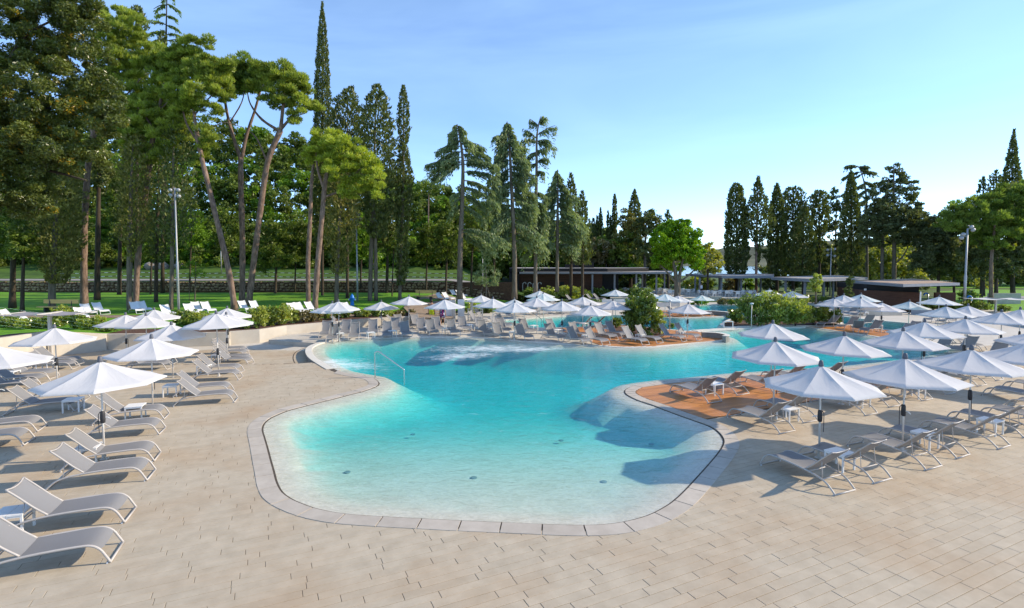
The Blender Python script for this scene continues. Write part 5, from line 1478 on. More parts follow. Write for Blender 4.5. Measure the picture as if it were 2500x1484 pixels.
for (u, Z, lab) in sets:
    p = pt(u, 700, Z); p.z = 0.25
    t_ = DT if f1[0] else copy_tree(DT); f1[0] = False; t_.location = p; t_.rotation_euler = (0, 0, .3); setp(t_, 'white dining table under the pergola, ' + lab, 'dining table', 'white dining tables')
    for k, (ang, side) in enumerate(((0.4, 'far'), (math.pi - .2, 'near'), (math.pi / 2, 'left'), (-math.pi / 2 + .2, 'right'))):
        c_ = DC if f1[1] else copy_tree(DC); f1[1] = False
        c_.location = (p.x - math.sin(ang) * .72, p.y + math.cos(ang) * .72, .25); c_.rotation_euler = (0, 0, ang); setp(c_, f'white dining chair, {side} side of the table ' + lab, 'dining chair', 'white dining chairs')
df = MB(); q = [pt(u, 700, Z).to_2d() for u, Z in ((1490, 68), (1845, 68), (1850, 88), (1490, 88))]; df.prism([(p.x, p.y) for p in q], -.02, .25); o = df.build('dining_terrace', M['concrete']); o['kind'] = 'structure'
# right lawn, railing, pale far wall
fill_region(plan([(2262, 748), (2420, 756), (2530, 764), (2640, 760), (2640, 716), (2500, 708), (2380, 706), (2290, 712)]), [], lambda x, y: .012, 'lawn', M['grass'])
fill_region(plan([(2200, 703), (2420, 703), (2600, 703), (2600, 692), (2200, 692)]), [], lambda x, y: .012, 'lawn', M['grass'])
fill_region(plan([(2400, 726), (2640, 738), (2640, 730), (2430, 720)]), [], lambda x, y: .03, 'path', M['road'])
r = empty('railing', (0, 108, 0)); setp(r, 'white railing along the far lawn behind the right trees', 'railing')
x0, x1 = pt(2250, 700, 108).x, pt(2440, 700, 108).x; rp_ = MB()
for z in (.35, 1.1): MB().box(x0, x1, -.03, .03, z - .04, z + .04).build('rail', M['white'], r)
for k in range(20): MB().box(x0 + (x1 - x0) * k / 19 - .05, x0 + (x1 - x0) * k / 19 + .05, -.04, .04, 0, 1.15).build('post', M['white'], r)
p_ = plan([(2415, 742), (2492, 742)]); o = wall_strip([Vector((p.x, p.y, 0)) for p in p_], [1.25, 1.25], .3, 'stone_garden_wall', M['coping'], z0=0); setp(o, 'pale stone garden wall under the biggest right evergreen', 'wall')

# ------------------------------------------------------------------ people
def body(joints, edges, radii, mat, parent, name='body'):
    me = bpy.data.meshes.new(name); me.from_pydata(joints, edges, []); o = bpy.data.objects.new(name, me); COL.objects.link(o)
    md = o.modifiers.new('skin', 'SKIN')
    sk = me.skin_vertices[0].data
    for i, r_ in enumerate(radii): sk[i].radius = (r_, r_) if not isinstance(r_, tuple) else r_
    sk[0].use_root = True
    o.modifiers.new('sub', 'SUBSURF').levels = 2
    dg = bpy.context.evaluated_depsgraph_get(); nm = bpy.data.meshes.new_from_object(o.evaluated_get(dg))
    bpy.data.objects.remove(o); nm.name = name; nm.materials.clear(); nm.materials.append(mat)
    q = bpy.data.objects.new(name, nm); COL.objects.link(q); q.parent = parent
    nm.polygons.foreach_set('use_smooth', [True] * len(nm.polygons)); return q
def person(p, rz, label, H=1.72, stride=.16, clothes=(), hair='hair', shoes=None):
    r = empty('person', p, rz); setp(r, label, 'person'); k = H / 1.72
    # faces local -Y; 0 pelvis 1 waist 2 chest 3 neck 4 head low 5 head top, arms, legs
    J = [(0, 0, .92), (0, 0, 1.08), (0, .0, 1.3), (0, 0, 1.46), (0, -.01, 1.54), (0, -.015, 1.66),
         (-.17, 0, 1.38), (-.24, .03, 1.12), (-.25, -.03, .88), (-.25, -.06, .78), (.17, 0, 1.38), (.24, -.02, 1.12), (.25, .06, .9), (.25, .07, .8),
         (-.09, 0, .86), (-.10, -stride * .5, .48), (-.10, -stride, .08), (-.10, -stride - .13, .04), (.09, 0, .86), (.10, stride * .4, .48), (.10, stride, .09), (.10, stride - .13, .05)]
    E = [(0, 1), (1, 2), (2, 3), (3, 4), (4, 5), (2, 6), (6, 7), (7, 8), (8, 9), (2, 10), (10, 11), (11, 12), (12, 13), (0, 14), (14, 15), (15, 16), (16, 17), (0, 18), (18, 19), (19, 20), (20, 21)]
    R = [(.15, .11), (.13, .10), (.16, .11), .055, .075, .085, .06, .045, .036, .034, .06, .045, .036, .034, .085, .06, .042, .038, .085, .06, .042, .038]
    J = [tuple(c * k for c in j) for j in J]
    b_ = body(J, E, R, M['skin'], r)
    MB().lathe([(.03, 1.52 * k), (.10, 1.58 * k), (.108, 1.66 * k), (.085, 1.73 * k), (0, 1.765 * k)], 12, (0, .015, 0)).build('hair', M[hair], r, True)
    for s in (-1, 1):
        hx = s * .25 * k; hy = (-.06 if s < 0 else .07) * k
        m_ = MB()
        for f_ in range(4): m_.tube([(hx - .03 + .02 * f_, hy - .01, .77 * k), (hx - .03 + .02 * f_, hy - .02, .70 * k), (hx - .028 + .02 * f_, hy, .665 * k - .008 * abs(f_ - 1))], .009, 5)
        m_.tube([(hx, hy - .03, .79 * k), (hx, hy - .06, .73 * k)], .01, 5); m_.build('fingers', M['skin'], r, True)
    for nm, mt, prof, org in clothes:
        m_ = MB(); 
        for (pf, og) in zip(prof, org): 
            n0 = len(m_.v); m_.lathe(pf, 14, og)
            m_.v[n0:] = [(og[0] + (x - og[0]) * 1.12, og[1] + (y - og[1]) * .86, z) for x, y, z in m_.v[n0:]]
        m_.build(nm, M[mt], r, True)
    return r
def leg_prof(z0, z1, r0, r1): return [(r1, z1), (r0 + (r1 - r0) * .5, (z0 + z1) / 2), (r0, z0)]
pm = at(1054, 786.5)
man = person(pm, math.radians(160), 'man with bare back in bright yellow shorts walking beside the entrance screens', 1.8, .14,
       [('shorts', 'yellow', [[(.155, 1.06), (.18, .98), (.185, .9), (.12, .84)], leg_prof(.56, .92, .125, .11), leg_prof(.56, .92, .125, .11)], [(0, 0, 0), (-.095, -.03, 0), (.095, .03, 0)])])
MB().box(-.14, .14, -.05, .05, 0, .3, 0, (.33, .05, .42)).build('beach_bag', M['bag'], man)
pw_ = at(1080.5, 793)
person(pw_, math.radians(165), 'woman in a dark floral print dress with white straps walking behind the man', 1.68, .18,
       [('dress', 'floral', [[(.12, 1.36), (.165, 1.28), (.15, 1.08), (.185, .92), (.2, .72), (.21, .58)]], [(0, 0, 0)]), ('straps', 'shirt', [[(.1, 1.44), (.13, 1.36)]], [(0, 0, 0)])])
def trousers(c): return ('trousers', c, [[(.15, 1.06), (.175, .96), (.15, .86)], leg_prof(.06, .92, .07, .105), leg_prof(.06, .92, .07, .105)], [(0, 0, 0), (-.1, -.05, 0), (.1, .05, 0)])
shirt = ('shirt', 'shirt', [[(.09, 1.47), (.19, 1.4), (.19, 1.2), (.18, 1.0)]], [(0, 0, 0)])
p_ = pt(1712, 700, 72); person(Vector((p_.x, 72, .25)), 0.5, 'man in a white shirt and dark trousers standing by a pergola post', 1.8, .08, [shirt, trousers('navy')])
p_ = at(2043, 768); person(p_, math.radians(90), 'person in dark trousers striding behind the planter parasol', 1.75, .28, [shirt, trousers('navy')])
# ------------------------------------------------------------------ foliage
VR = np.random.default_rng(42)
def unit(a): return a / (np.linalg.norm(a, axis=1, keepdims=True) + 1e-9)
class Leaves:
    def __init__(s): s.P = []; s.D = []; s.a = []; s.b = []; s.r = []
    def add(s, P, D, a, b, r):
        n = len(P); s.P.append(P); s.D.append(unit(D))
        s.a.append(np.broadcast_to(a, n).astype(float)); s.b.append(np.broadcast_to(b, n).astype(float)); s.r.append(np.clip(r, 0, 1))
    def build(s, name, mat, parent=None, org=(0, 0, 0)):
        P = np.concatenate(s.P) - np.array(org); D = np.concatenate(s.D); a = np.concatenate(s.a)[:, None]; b = np.concatenate(s.b)[:, None]; r = np.concatenate(s.r)
        n = len(P); S_ = unit(np.cross(D, VR.normal(size=(n, 3))))
        V = np.empty((n, 4, 3)); V[:, 0] = P - D * a; V[:, 1] = P + S_ * b - D * a * 0.1; V[:, 2] = P + D * a; V[:, 3] = P - S_ * b - D * a * 0.1
        me = bpy.data.meshes.new(name)
        me.vertices.add(4 * n); me.vertices.foreach_set('co', V.astype(np.float32).ravel())
        me.loops.add(4 * n); me.loops.foreach_set('vertex_index', np.arange(4 * n, dtype=np.int32))
        me.polygons.add(n); me.polygons.foreach_set('loop_start', np.arange(0, 4 * n, 4, dtype=np.int32))
        me.update(calc_edges=True)
        at_ = me.attributes.new('rnd', 'FLOAT', 'FACE'); at_.data.foreach_set('value', r.astype(np.float32))
        me.materials.append(mat)
        o = bpy.data.objects.new(name, me); COL.objects.link(o)
        if parent: o.parent = parent
        return o
TRI = [0]
def ball(n):
    v = unit(VR.normal(size=(n, 3))); return v
def clump_leaves(LV, c, rad, a, b, kind='leaf', cover=5.0, sub=None, Z=40.0, flat=1.0):
    """c centre, rad radii in metres; a, b half leaf length and width in metres"""
    c = np.array(c); rad = np.array(rad)
    area = math.pi * rad[0] * rad[2]
    n = int(cover * area / (2 * a * b)); n = max(n, 30)
    sr = sub if sub else 0.30 * min(rad[0], rad[2]) + 0.12
    ns = max(5, int(1.9 * rad[0] * rad[2] / (sr * sr)))
    sc = c + ball(ns) * (VR.uniform(0.12, 1.0, (ns, 1)) ** 0.45) * rad
    idx = VR.integers(0, ns, n)
    szs = VR.uniform(0.65, 1.35, ns)
    d = ball(n)
    if kind in ('pine',): d[:, 2] = np.abs(d[:, 2]) * 1.1 - 0.25
    d = unit(d)
    P = sc[idx] + d * (VR.uniform(0.15, 1, (n, 1)) ** 0.5) * sr * szs[idx][:, None] * np.array([1.1, 1.1, (1.0 if kind == 'pine' else 0.75) * flat])
    if kind == 'pine': D = d * 0.9 + np.array([0, 0, 0.55]) + VR.normal(size=(n, 3)) * 0.35
    elif kind == 'up': D = d * 0.5 + np.array([0, 0, 0.9]) + VR.normal(size=(n, 3)) * 0.4
    elif kind == 'hang': D = d * 0.5 + np.array([0, 0, -0.9]) + VR.normal(size=(n, 3)) * 0.4
    else: D = d * 0.4 + VR.normal(size=(n, 3)) * 0.8
    sv_ = VR.random(ns)
    LV.add(P, D, a * VR.uniform(.7, 1.25, n), b * VR.uniform(.7, 1.25, n), 0.55 * sv_[idx] + 0.45 * VR.random(n) + 0.0)
def trunk_mesh(MBx, path, Z, org, n=8, dz=0.0, extra=0.0):
    pts = []; rs = []
    for q in path:
        u, v, r = q[0], q[1], q[2]; zz = Z + (q[3] if len(q) > 3 else 0.0)
        pts.append(pt(u, v, zz)); rs.append(max(0.02, 0.74 * r * px(zz)))
    sp = smooth_path(pts, 4)
    rr = []
    for i in range(len(pts) - 1):
        for j in range(4): rr.append(rs[i] + (rs[i + 1] - rs[i]) * j / 4)
    rr.append(rs[-1])
    rr = [r * (1 + 0.07 * math.sin(i * 2.3 + path[0][0])) for i, r in enumerate(rr)]
    if extra: rr[0] *= 1.35; sp[0] = sp[0] - Vector((0, 0, extra))
    MBx.tube([p - org for p in sp], rr, n)
def finish_tree(name, label, base, mat_bark, trunks, Z, LVs, group=None, cat='tree'):
    r = empty(name, base); setp(r, label, cat, group)
    org = Vector(base)
    if trunks:
        m_ = MB()
        for i, t in enumerate(trunks): trunk_mesh(m_, t, Z, org, extra=0.3 if i == 0 else 0.0)
        m_.build('trunk', mat_bark, r, True)
    for LV, mat, nm in LVs:
        if LV.P: LV.build(nm, mat, r, base)
    return r
def ground_at(x, y):
    if y < 64: return lawn_z(x, y)
    return max(0.0, hill_z(x, y))
def tree(name, label, Z, trunks, clumps, leafmat, bark='bark_grey', kind='leaf', a=4.2, b=1.7, cover=5.0, group=None, sub=None, depth=0.8, extra=None, base=None, flat=1.0):
    LV = Leaves(); s = px(Z)
    for q in clumps:
        u, v, ru, rv_ = q[:4]; dz = q[4] if len(q) > 4 else VR.uniform(-.5, .5) * ru * s
        clump_leaves(LV, pt(u, v, Z + dz), (ru * s, ru * s * depth, rv_ * s), a * s, b * s, kind, cover, sub=sub * s if sub else None, flat=flat)
    bt = trunks[0][0] if trunks else None
    bp_ = pt(bt[0], bt[1], Z) if bt else pt(clumps[0][0], clumps[0][1] + clumps[0][3], Z)
    g_ = Vector((bp_.x, Z, ground_at(bp_.x, Z)))
    lv = [(LV, L[leafmat], 'crown')]
    if extra: lv += extra
    return finish_tree(name, label, g_, M[bark], trunks, Z, lv, group)
def column_leaves(LV, u_axis, prof, Z, a=4.2, b=1.8, cover=5.0, lump=0.22, kind='up'):
    s = px(Z); prof = sorted(prof)
    vs_ = np.array([p[0] for p in prof], float); hw = np.array([p[1] for p in prof], float)
    us = np.array([p[2] if len(p) > 2 else 0 for p in prof], float)
    area = np.trapezoid(hw, vs_) * 2 if hasattr(np, 'trapezoid') else np.trapz(hw, vs_) * 2
    n = int(cover * area / (2 * a * b))
    cdf = np.cumsum(np.concatenate([[0], 0.5 * (hw[1:] + hw[:-1] + 4) * np.diff(vs_)])); cdf /= cdf[-1]
    v = np.interp(VR.random(n), cdf, vs_)
    h = np.interp(v, vs_, hw); uo = np.interp(v, vs_, us)
    th = VR.uniform(0, 2 * math.pi, n)
    ph = VR.uniform(0, 6.28, 6)
    lumpf = 1 + lump * (np.sin(th * 3 + v * 0.11 + ph[0]) * 0.5 + np.sin(th * 2 - v * 0.23 + ph[1]) * 0.35 + np.sin(th * 5 + v * 0.37 + ph[2]) * 0.35)
    rr = h * lumpf * np.sqrt(VR.uniform(0.35, 1.05, n))
    base = np.array([tuple(pt(u_axis, vv, Z)) for vv in vs_])
    cx = np.interp(v, vs_, base[:, 0]) + uo * s; cz = np.interp(v, vs_, base[:, 2])
    P = np.stack([cx + rr * s * np.cos(th), Z + rr * s * np.sin(th), cz], 1)
    out = np.stack([np.cos(th), np.sin(th), np.zeros(n)], 1)
    zb = 0.9 if kind == 'up' else -0.4
    D = out * 0.55 + np.array([0, 0, zb]) + VR.normal(size=(n, 3)) * 0.35
    shade = 0.5 + 0.25 * np.sin(th * 3 + v * 0.11 + ph[3]) + 0.25 * np.sin(v * 0.31 + th * 2 + ph[4])
    LV.add(P, D, a * s * VR.uniform(.7, 1.25, n), b * s * VR.uniform(.7, 1.25, n), 0.45 * shade + 0.5 * VR.random(n))
def cypress(label, u, prof, Z, trunk=None, leafmat='cypress', cover=5.0, group=None, name='cypress_tree', lump=0.22, a=4.2, b=1.8, bark='bark_dark', vb=None):
    LV = Leaves(); column_leaves(LV, u, prof, Z, a, b, cover, lump)
    vb = vb if vb else max(p[0] for p in prof)
    tr = trunk if trunk else [[(u, vb + 25, 5), (u, (min(p[0] for p in prof) + vb) / 2, 3), (u, min(p[0] for p in prof) + 12, 0.8)]]
    b_ = pt(tr[0][0][0], tr[0][0][1], Z); g_ = Vector((b_.x, Z, ground_at(b_.x, Z)))
    # carry the trunk down to the ground
    tr[0][0] = tuple(tr[0][0])
    vg = 742 + SH - F * (((g_.z - CAM_H) * math.cos(TILT) + Z * math.sin(TILT)) / (Z * math.cos(TILT) - (g_.z - CAM_H) * math.sin(TILT)))
    if vg > tr[0][0][1]: tr[0] = [(tr[0][0][0], vg, tr[0][0][2])] + list(tr[0])
    return finish_tree(name, label, g_, M[bark], tr, Z, [(LV, L[leafmat], 'crown')], group)
def cedar(label, trunk, Z, branches, leafmat='cedar', a=4.5, b=1.3, hang=26.0, group=None, dens=1.0, name='cedar_tree', bark='bark_grey'):
    """branches: (v where it leaves the trunk, u reach (signed px), v of the tip, width px)"""
    LV = Leaves(); s = px(Z)
    tv = np.array([q[1] for q in trunk][::-1], float); tu = np.array([q[0] for q in trunk][::-1], float)
    brs = []
    for (v0, reach, v1, wd) in branches:
        u0 = float(np.interp(v0, tv, tu)); dep = VR.uniform(-.75, .75) * abs(reach) * s
        p0 = np.array(pt(u0, v0, Z)); p1 = np.array(pt(u0 + reach, v1, Z)) + np.array([0, dep, 0])
        mid = (p0 + p1) / 2 + np.array([0, 0, 0.18 * abs(reach) * s])
        nb = int(dens * (60 + abs(reach) * wd * 0.55)); t = VR.uniform(0.08, 1, nb) ** 0.8
        P = ((1 - t) ** 2)[:, None] * p0 + (2 * t * (1 - t))[:, None] * mid + (t ** 2)[:, None] * p1
        perp = unit(np.cross((p1 - p0)[None], [[0, 0, 1.0]]))[0]
        side = VR.normal(size=nb) * wd * s * 0.55 * (0.35 + t)
        drop = np.abs(VR.normal(size=nb)) * hang * s * 0.55 * (0.25 + t) * (0.4 + np.abs(np.sin(t * 9 + side / s * .2)))
        P = P + perp * side[:, None] - np.array([0, 0, 1.0]) * (drop + np.abs(side) * 0.35)[:, None]
        D = perp * np.sign(side)[:, None] * 0.6 + np.array([0, 0, -0.75]) + unit((p1 - p0)[None])[0] * 0.6 + VR.normal(size=(nb, 3)) * 0.3
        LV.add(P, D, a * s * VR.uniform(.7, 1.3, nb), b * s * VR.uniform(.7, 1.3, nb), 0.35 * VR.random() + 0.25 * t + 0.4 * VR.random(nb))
        brs.append([(u0, v0, 2.0), ((u0 + u0 + reach) / 2, (v0 + v1) / 2 - abs(reach) * .09, 1.3, dep / 2), (u0 + reach * .9, v1, .5, dep * .9)])
    b_ = pt(trunk[0][0], trunk[0][1], Z); g_ = Vector((b_.x, Z, ground_at(b_.x, Z)))
    return finish_tree(name, label, g_, M[bark], [trunk] + brs, Z, [(LV, L[leafmat], 'crown')], group)
def fir_branches(v0, v1, r0, r1, n, sides=(-1, 1), droop=18, jit=0.35, wd=9):
    out = []
    for i in range(n):
        t = (i + VR.random() * .8) / n; v = v0 + (v1 - v0) * t; r = (r0 + (r1 - r0) * t) * VR.uniform(1 - jit, 1 + jit * .4)
        out.append((v, sides[i % len(sides)] * r, v + droop * VR.uniform(.2, 1.2) * (.3 + t), wd * VR.uniform(.7, 1.3)))
    return out
def shrub(u, vb, w, h, mat, label, zf=None, group=None, name='shrub', a=3.0, b=1.5, cover=5.5, p=None, stems=True):
    p = p if p is not None else at(u, vb, 0); s = px(p.y); LV = Leaves()
    for k in range(4):
        cu = VR.uniform(-.28, .28) * w; ch = VR.uniform(.35, .68) * h
        clump_leaves(LV, (p.x + cu * s, p.y + VR.uniform(-.2, .2) * w * s, p.z + ch * s), (w * .36 * s, w * .33 * s, h * .36 * s), a * s, b * s, 'leaf', cover * .5, sub=0.13 * w * s)
    clump_leaves(LV, (p.x, p.y, p.z + .42 * h * s), (w * .48 * s, w * .42 * s, h * .44 * s), a * s, b * s, 'up', cover * .8, sub=0.12 * w * s)
    r = empty(name, p); setp(r, label, 'shrub', group)
    if stems:
        m_ = MB()
        for k in range(3):
            ang = k * 2.1 + u; m_.tube([(0, 0, -.05), (math.cos(ang) * w * .1 * s, math.sin(ang) * w * .1 * s, h * .35 * s), (math.cos(ang) * w * .2 * s, math.sin(ang) * w * .2 * s, h * .75 * s)], [.02 + .01 * w * s, .015, .006], 5)
        m_.build('stem', M['bark_dark'], r)
    LV.build('foliage', L[mat], r, p)
    return r
# ------------------------------------------------------------------ trees on the left
PG = 'stone pines on the left lawn'
tree('holm_oak', 'huge dark broadleaved tree with yellow young leaves filling the top left corner', 20.5,
     [[(-190, 960, 26), (-180, 600, 22), (-120, 380, 16), (-20, 230, 9), (80, 120, 4)], [(-170, 520, 12), (-40, 400, 8), (90, 410, 5), (210, 440, 3)], [(-120, 380, 9), (20, 300, 6), (160, 260, 4), (280, 290, 2)], [(-20, 230, 6), (60, 90, 4), (180, 30, 2)]],
     [(20, 90, 150, 110), (130, 60, 105, 75), (-60, 250, 130, 140), (70, 230, 120, 100), (180, 170, 90, 75), (230, 260, 75, 55), (270, 300, 48, 38), (120, 330, 110, 75), (190, 390, 62, 45), (30, 420, 95, 80), (90, 480, 75, 45), (-40, 480, 90, 70), (210, 60, 45, 35), (175, 20, 60, 40), (235, 205, 55, 35)],
     'oak', 'bark_dark', 'leaf', a=4.0, b=1.5, cover=7.5, sub=20)
def stone_pine(label, Z, trunks, clumps, mat='pine', bark='bark_red', cover=7.0):
    return tree('stone_pine', label, Z, trunks, clumps, mat, bark, 'pine', a=4.8, b=1.05, cover=cover, group=PG, sub=12, flat=0.9)
stone_pine('tall stone pine with a straight reddish trunk, its big green crown beside the corner tree', 46,
           [[(206, 752, 11), (205, 600, 9.5), (213, 430, 8.5), (228, 330, 7.5), (262, 230, 5), (295, 130, 3)], [(228, 330, 5), (205, 270, 3.5), (190, 200, 2)], [(240, 290, 4), (300, 240, 2.5), (345, 190, 1.5)]],
           [(300, 62, 50, 30), (330, 110, 62, 36), (275, 150, 58, 40), (345, 175, 75, 42), (300, 225, 70, 42), (360, 235, 60, 35), (250, 215, 50, 40), (285, 40, 40, 22), (380, 130, 40, 28), (400, 180, 44, 40), (370, 280, 60, 44), (320, 270, 60, 44), (300, 290, 60, 40), (260, 280, 50, 40), (340, 320, 50, 36), (270, 90, 45, 34), (410, 150, 40, 34)])
stone_pine('stone pine with a curved trunk and light green needles hanging right of the tallest crown', 44.5,
           [[(331, 752, 9), (336, 640, 8.5), (350, 520, 8.2), (361, 430, 8), (373, 340, 7.5), (388, 270, 5), (402, 200, 3)], [(378, 320, 4), (345, 270, 3), (315, 250, 1.5)], [(388, 270, 3), (430, 230, 1.5)]],
           [(400, 250, 48, 36), (350, 290, 62, 38), (418, 195, 52, 38), (392, 330, 42, 32), (335, 340, 45, 30), (380, 160, 50, 30), (430, 150, 40, 26), (420, 290, 40, 36), (440, 240, 44, 40), (460, 180, 44, 36), (430, 330, 40, 36), (400, 370, 34, 26), (360, 380, 36, 24)])
stone_pine('stone pine with a strongly leaning bare trunk left of the twin pines', 43.5,
           [[(573, 752, 10), (556, 650, 9), (520, 500, 8.5), (496, 400, 7.5), (483, 340, 7), (473, 270, 4.2), (468, 190, 3)], [(485, 350, 4), (455, 300, 3), (440, 240, 2)], [(475, 280, 3), (510, 240, 2), (535, 215, 1)], [(483, 340, 2.5), (540, 300, 1.5), (590, 310, .8)]],
           [(500, 165, 52, 32), (450, 140, 48, 30), (480, 210, 58, 34), (530, 220, 38, 34), (445, 200, 42, 34), (470, 110, 45, 26), (515, 325, 28, 22), (490, 388, 22, 16), (540, 190, 30, 22), (468, 250, 40, 26), (520, 155, 40, 20), (550, 160, 40, 20), (480, 150, 50, 26), (520, 200, 50, 34), (505, 270, 34, 24), (430, 250, 34, 30), (500, 350, 26, 20)])
stone_pine('left one of the twin stone pines, forking high on a straight trunk', 49,
           [[(591, 738, 9.5), (592, 600, 9), (588, 450, 8.5), (588, 385, 8.5)], [(588, 390, 6.5), (565, 320, 5.5), (550, 250, 4), (547, 185, 2.5)], [(590, 388, 6), (602, 330, 5.2), (622, 270, 4), (640, 205, 2.5)], [(560, 300, 2.5), (590, 250, 1.8), (600, 200, 1)]],
           [(568, 180, 40, 28), (615, 172, 48, 28), (550, 225, 30, 26), (595, 195, 45, 30), (600, 162, 45, 20), (560, 205, 40, 26), (630, 200, 40, 26), (545, 165, 26, 16)], 'pine_dark')
stone_pine('right one of the twin stone pines, leaning right with wide spreading limbs', 47,
           [[(607, 742, 10.5), (622, 620, 9.8), (640, 480, 9.2), (655, 390, 9), (685, 318, 9)], [(685, 320, 6.5), (692, 250, 5), (700, 180, 3)], [(683, 320, 5), (640, 292, 4), (612, 255, 2.5), (604, 225, 1.5)], [(685, 316, 5), (722, 272, 3.5), (745, 235, 2)], [(650, 390, 3.5), (628, 340, 2.5), (610, 320, 1.2)], [(692, 250, 3), (660, 215, 1.8)], [(700, 290, 2.5), (750, 275, 1.2)]],
           [(655, 188, 48, 30), (702, 200, 48, 36), (738, 238, 34, 32), (690, 168, 40, 20), (722, 285, 24, 20), (665, 228, 40, 26), (640, 205, 35, 25), (720, 215, 40, 34), (690, 245, 34, 22), (752, 262, 26, 26), (650, 170, 40, 16)])
stone_pine('smaller yellow green pine before the cypresses, left trunk of a pair', 45.5,
           [[(753, 752, 8), (752, 640, 7.5), (757, 540, 7), (761, 440, 5.5), (768, 380, 3)]], [(768, 365, 36, 26), (752, 385, 26, 20), (790, 380, 34, 24)], 'pine_bright')
stone_pine('broad yellow green sunlit pine before the cypresses, right trunk of a pair', 44.8,
           [[(768, 756, 10), (776, 640, 9.2), (787, 520, 8), (792, 462, 8), (800, 410, 5), (812, 360, 3)], [(792, 465, 5), (776, 415, 4), (772, 370, 2.5)], [(790, 482, 4), (838, 462, 3.5), (862, 430, 2.5), (890, 400, 1.5)]],
           [(800, 340, 55, 22), (850, 372, 55, 30), (895, 405, 42, 32), (840, 415, 58, 30), (910, 440, 30, 30), (800, 385, 50, 28), (878, 455, 40, 22), (820, 350, 50, 24), (925, 465, 18, 20), (850, 470, 30, 16)], 'pine_bright')
CG = 'cypresses between the pines on the left lawn'
cypress('olive coloured cypress with a bare foot left of the tall red trunked pine', 142, [(300, 26), (400, 42), (500, 48), (600, 48), (650, 36), (690, 16)], 43, [[(127, 756, 10.5), (128, 680, 10), (138, 500, 5), (142, 320, 1)]], 'cypress_olive', group=CG, bark='bark_grey', lump=.3)
cypress('ragged cypress with foliage wrapped round its trunk between two pines', 330, [(330, 18), (400, 32, 0), (460, 30, -6), (520, 34, -4), (570, 34, -6), (600, 12, -8), (640, 4, -10)], 43.5, [[(316, 757, 8.5), (316, 650, 8), (318, 520, 7), (325, 340, 1)]], 'cypress_olive', group=CG, bark='bark_grey', lump=.4, cover=3.5)
cypress('dark cypress left of the tall lamp post with a thin bare trunk', 388, [(350, 20), (450, 36), (540, 38), (590, 26), (640, 10)], 50, [[(381, 742, 6), (382, 640, 6), (386, 500, 4), (388, 360, 1)]], group=CG, lump=.45, cover=3.0)
cypress('thin straight cypress trunk with sparse dark twigs beside the tall lamp post', 432, [(300, 20), (400, 34), (480, 40), (560, 36), (600, 14)], 44, [[(418, 758, 6.5), (420, 640, 6.2), (422, 480, 5), (424, 330, 1.5)]], group=CG, lump=.5, cover=2.2, bark='bark_grey')
cypress('tallest slender cypress spiking high above the pines', 787, [(4, 1), (30, 4), (70, 9), (120, 13), (180, 16.5), (250, 19), (320, 21), (420, 22), (600, 18)], 57, group=CG, lump=.14, a=3.6, b=1.6, cover=6, vb=640)
cypress('broad cypress with a ragged top right of the tallest cypress', 848, [(210, 3, 12), (222, 12, 2), (240, 24), (275, 38), (330, 42), (400, 44), (470, 38), (560, 20)], 54, group=CG, lump=.38, cover=5, vb=600)
cypress('broad cypress with a crooked double top, largest of the middle cypresses', 920, [(204, 5, 2), (225, 17), (260, 30), (310, 40), (380, 46), (450, 48, 4), (520, 36, 2), (580, 18)], 51, [[(903, 748, 7.5), (906, 620, 7), (911, 500, 6), (918, 220, 1)], [(918, 735, 6.5), (917, 620, 6), (914, 520, 5)]], group=CG, lump=.38, cover=5, bark='bark_grey')
cypress('slim cypress standing alone right of the broad cypresses', 985, [(207, 2), (225, 7), (260, 13), (310, 16), (340, 12), (352, 9), (380, 14), (430, 20, 4), (470, 22, 2), (520, 20, -2), (580, 13, -3), (620, 16, -2), (670, 15, -4), (695, 8, -6)], 52, [[(976, 736, 6.2), (978, 640, 6), (984, 450, 4), (985, 220, .8)]], group=CG, lump=.25, a=3.6, b=1.6, bark='bark_grey')
cypress('cypress with a pale bare trunk and hanging foliage right of the yellow green pines', 838, [(430, 16), (480, 34), (540, 40), (590, 30, -4), (630, 16, -8), (655, 26, -10), (668, 10, -10)], 48.5, [[(821, 748, 7.5), (823, 660, 7), (828, 560, 6), (834, 440, 2)]], group=CG, lump=.45, cover=3.0, leafmat='cypress_olive', bark='bark_grey')
# thin dead spruce and small cypress tops above the pine crowns
cedar('sparse half bare spruce top sticking out above the pine crowns at the upper left', [(400, 620, 6), (404, 200, 4), (406, 60, 2.2), (408, -30, 1)], 62, [(12, -36, 22, 3), (10, 26, 22, 3), (35, -26, 40, 3), (40, 24, 44, 4), (60, -42, 58, 3), (62, 34, 74, 4), (80, -36, 84, 4), (84, 52, 98, 4), (98, -30, 104, 4), (100, 56, 102, 3), (-10, 20, 0, 2), (-8, -16, 2, 2)], 'pine_dark', hang=7, dens=.9, name='spruce_tree', bark='bark_dark')
cypress('small dark cypress tip beside the sparse spruce top', 397, [(74, 2), (85, 8), (100, 9), (200, 12)], 60, group=CG, vb=300)
cypress('dark conifer tops poking out behind the tallest pine crown', 335, [(14, 4), (25, 14), (45, 18), (80, 20), (200, 20)], 58, group=CG, vb=300, lump=.5)
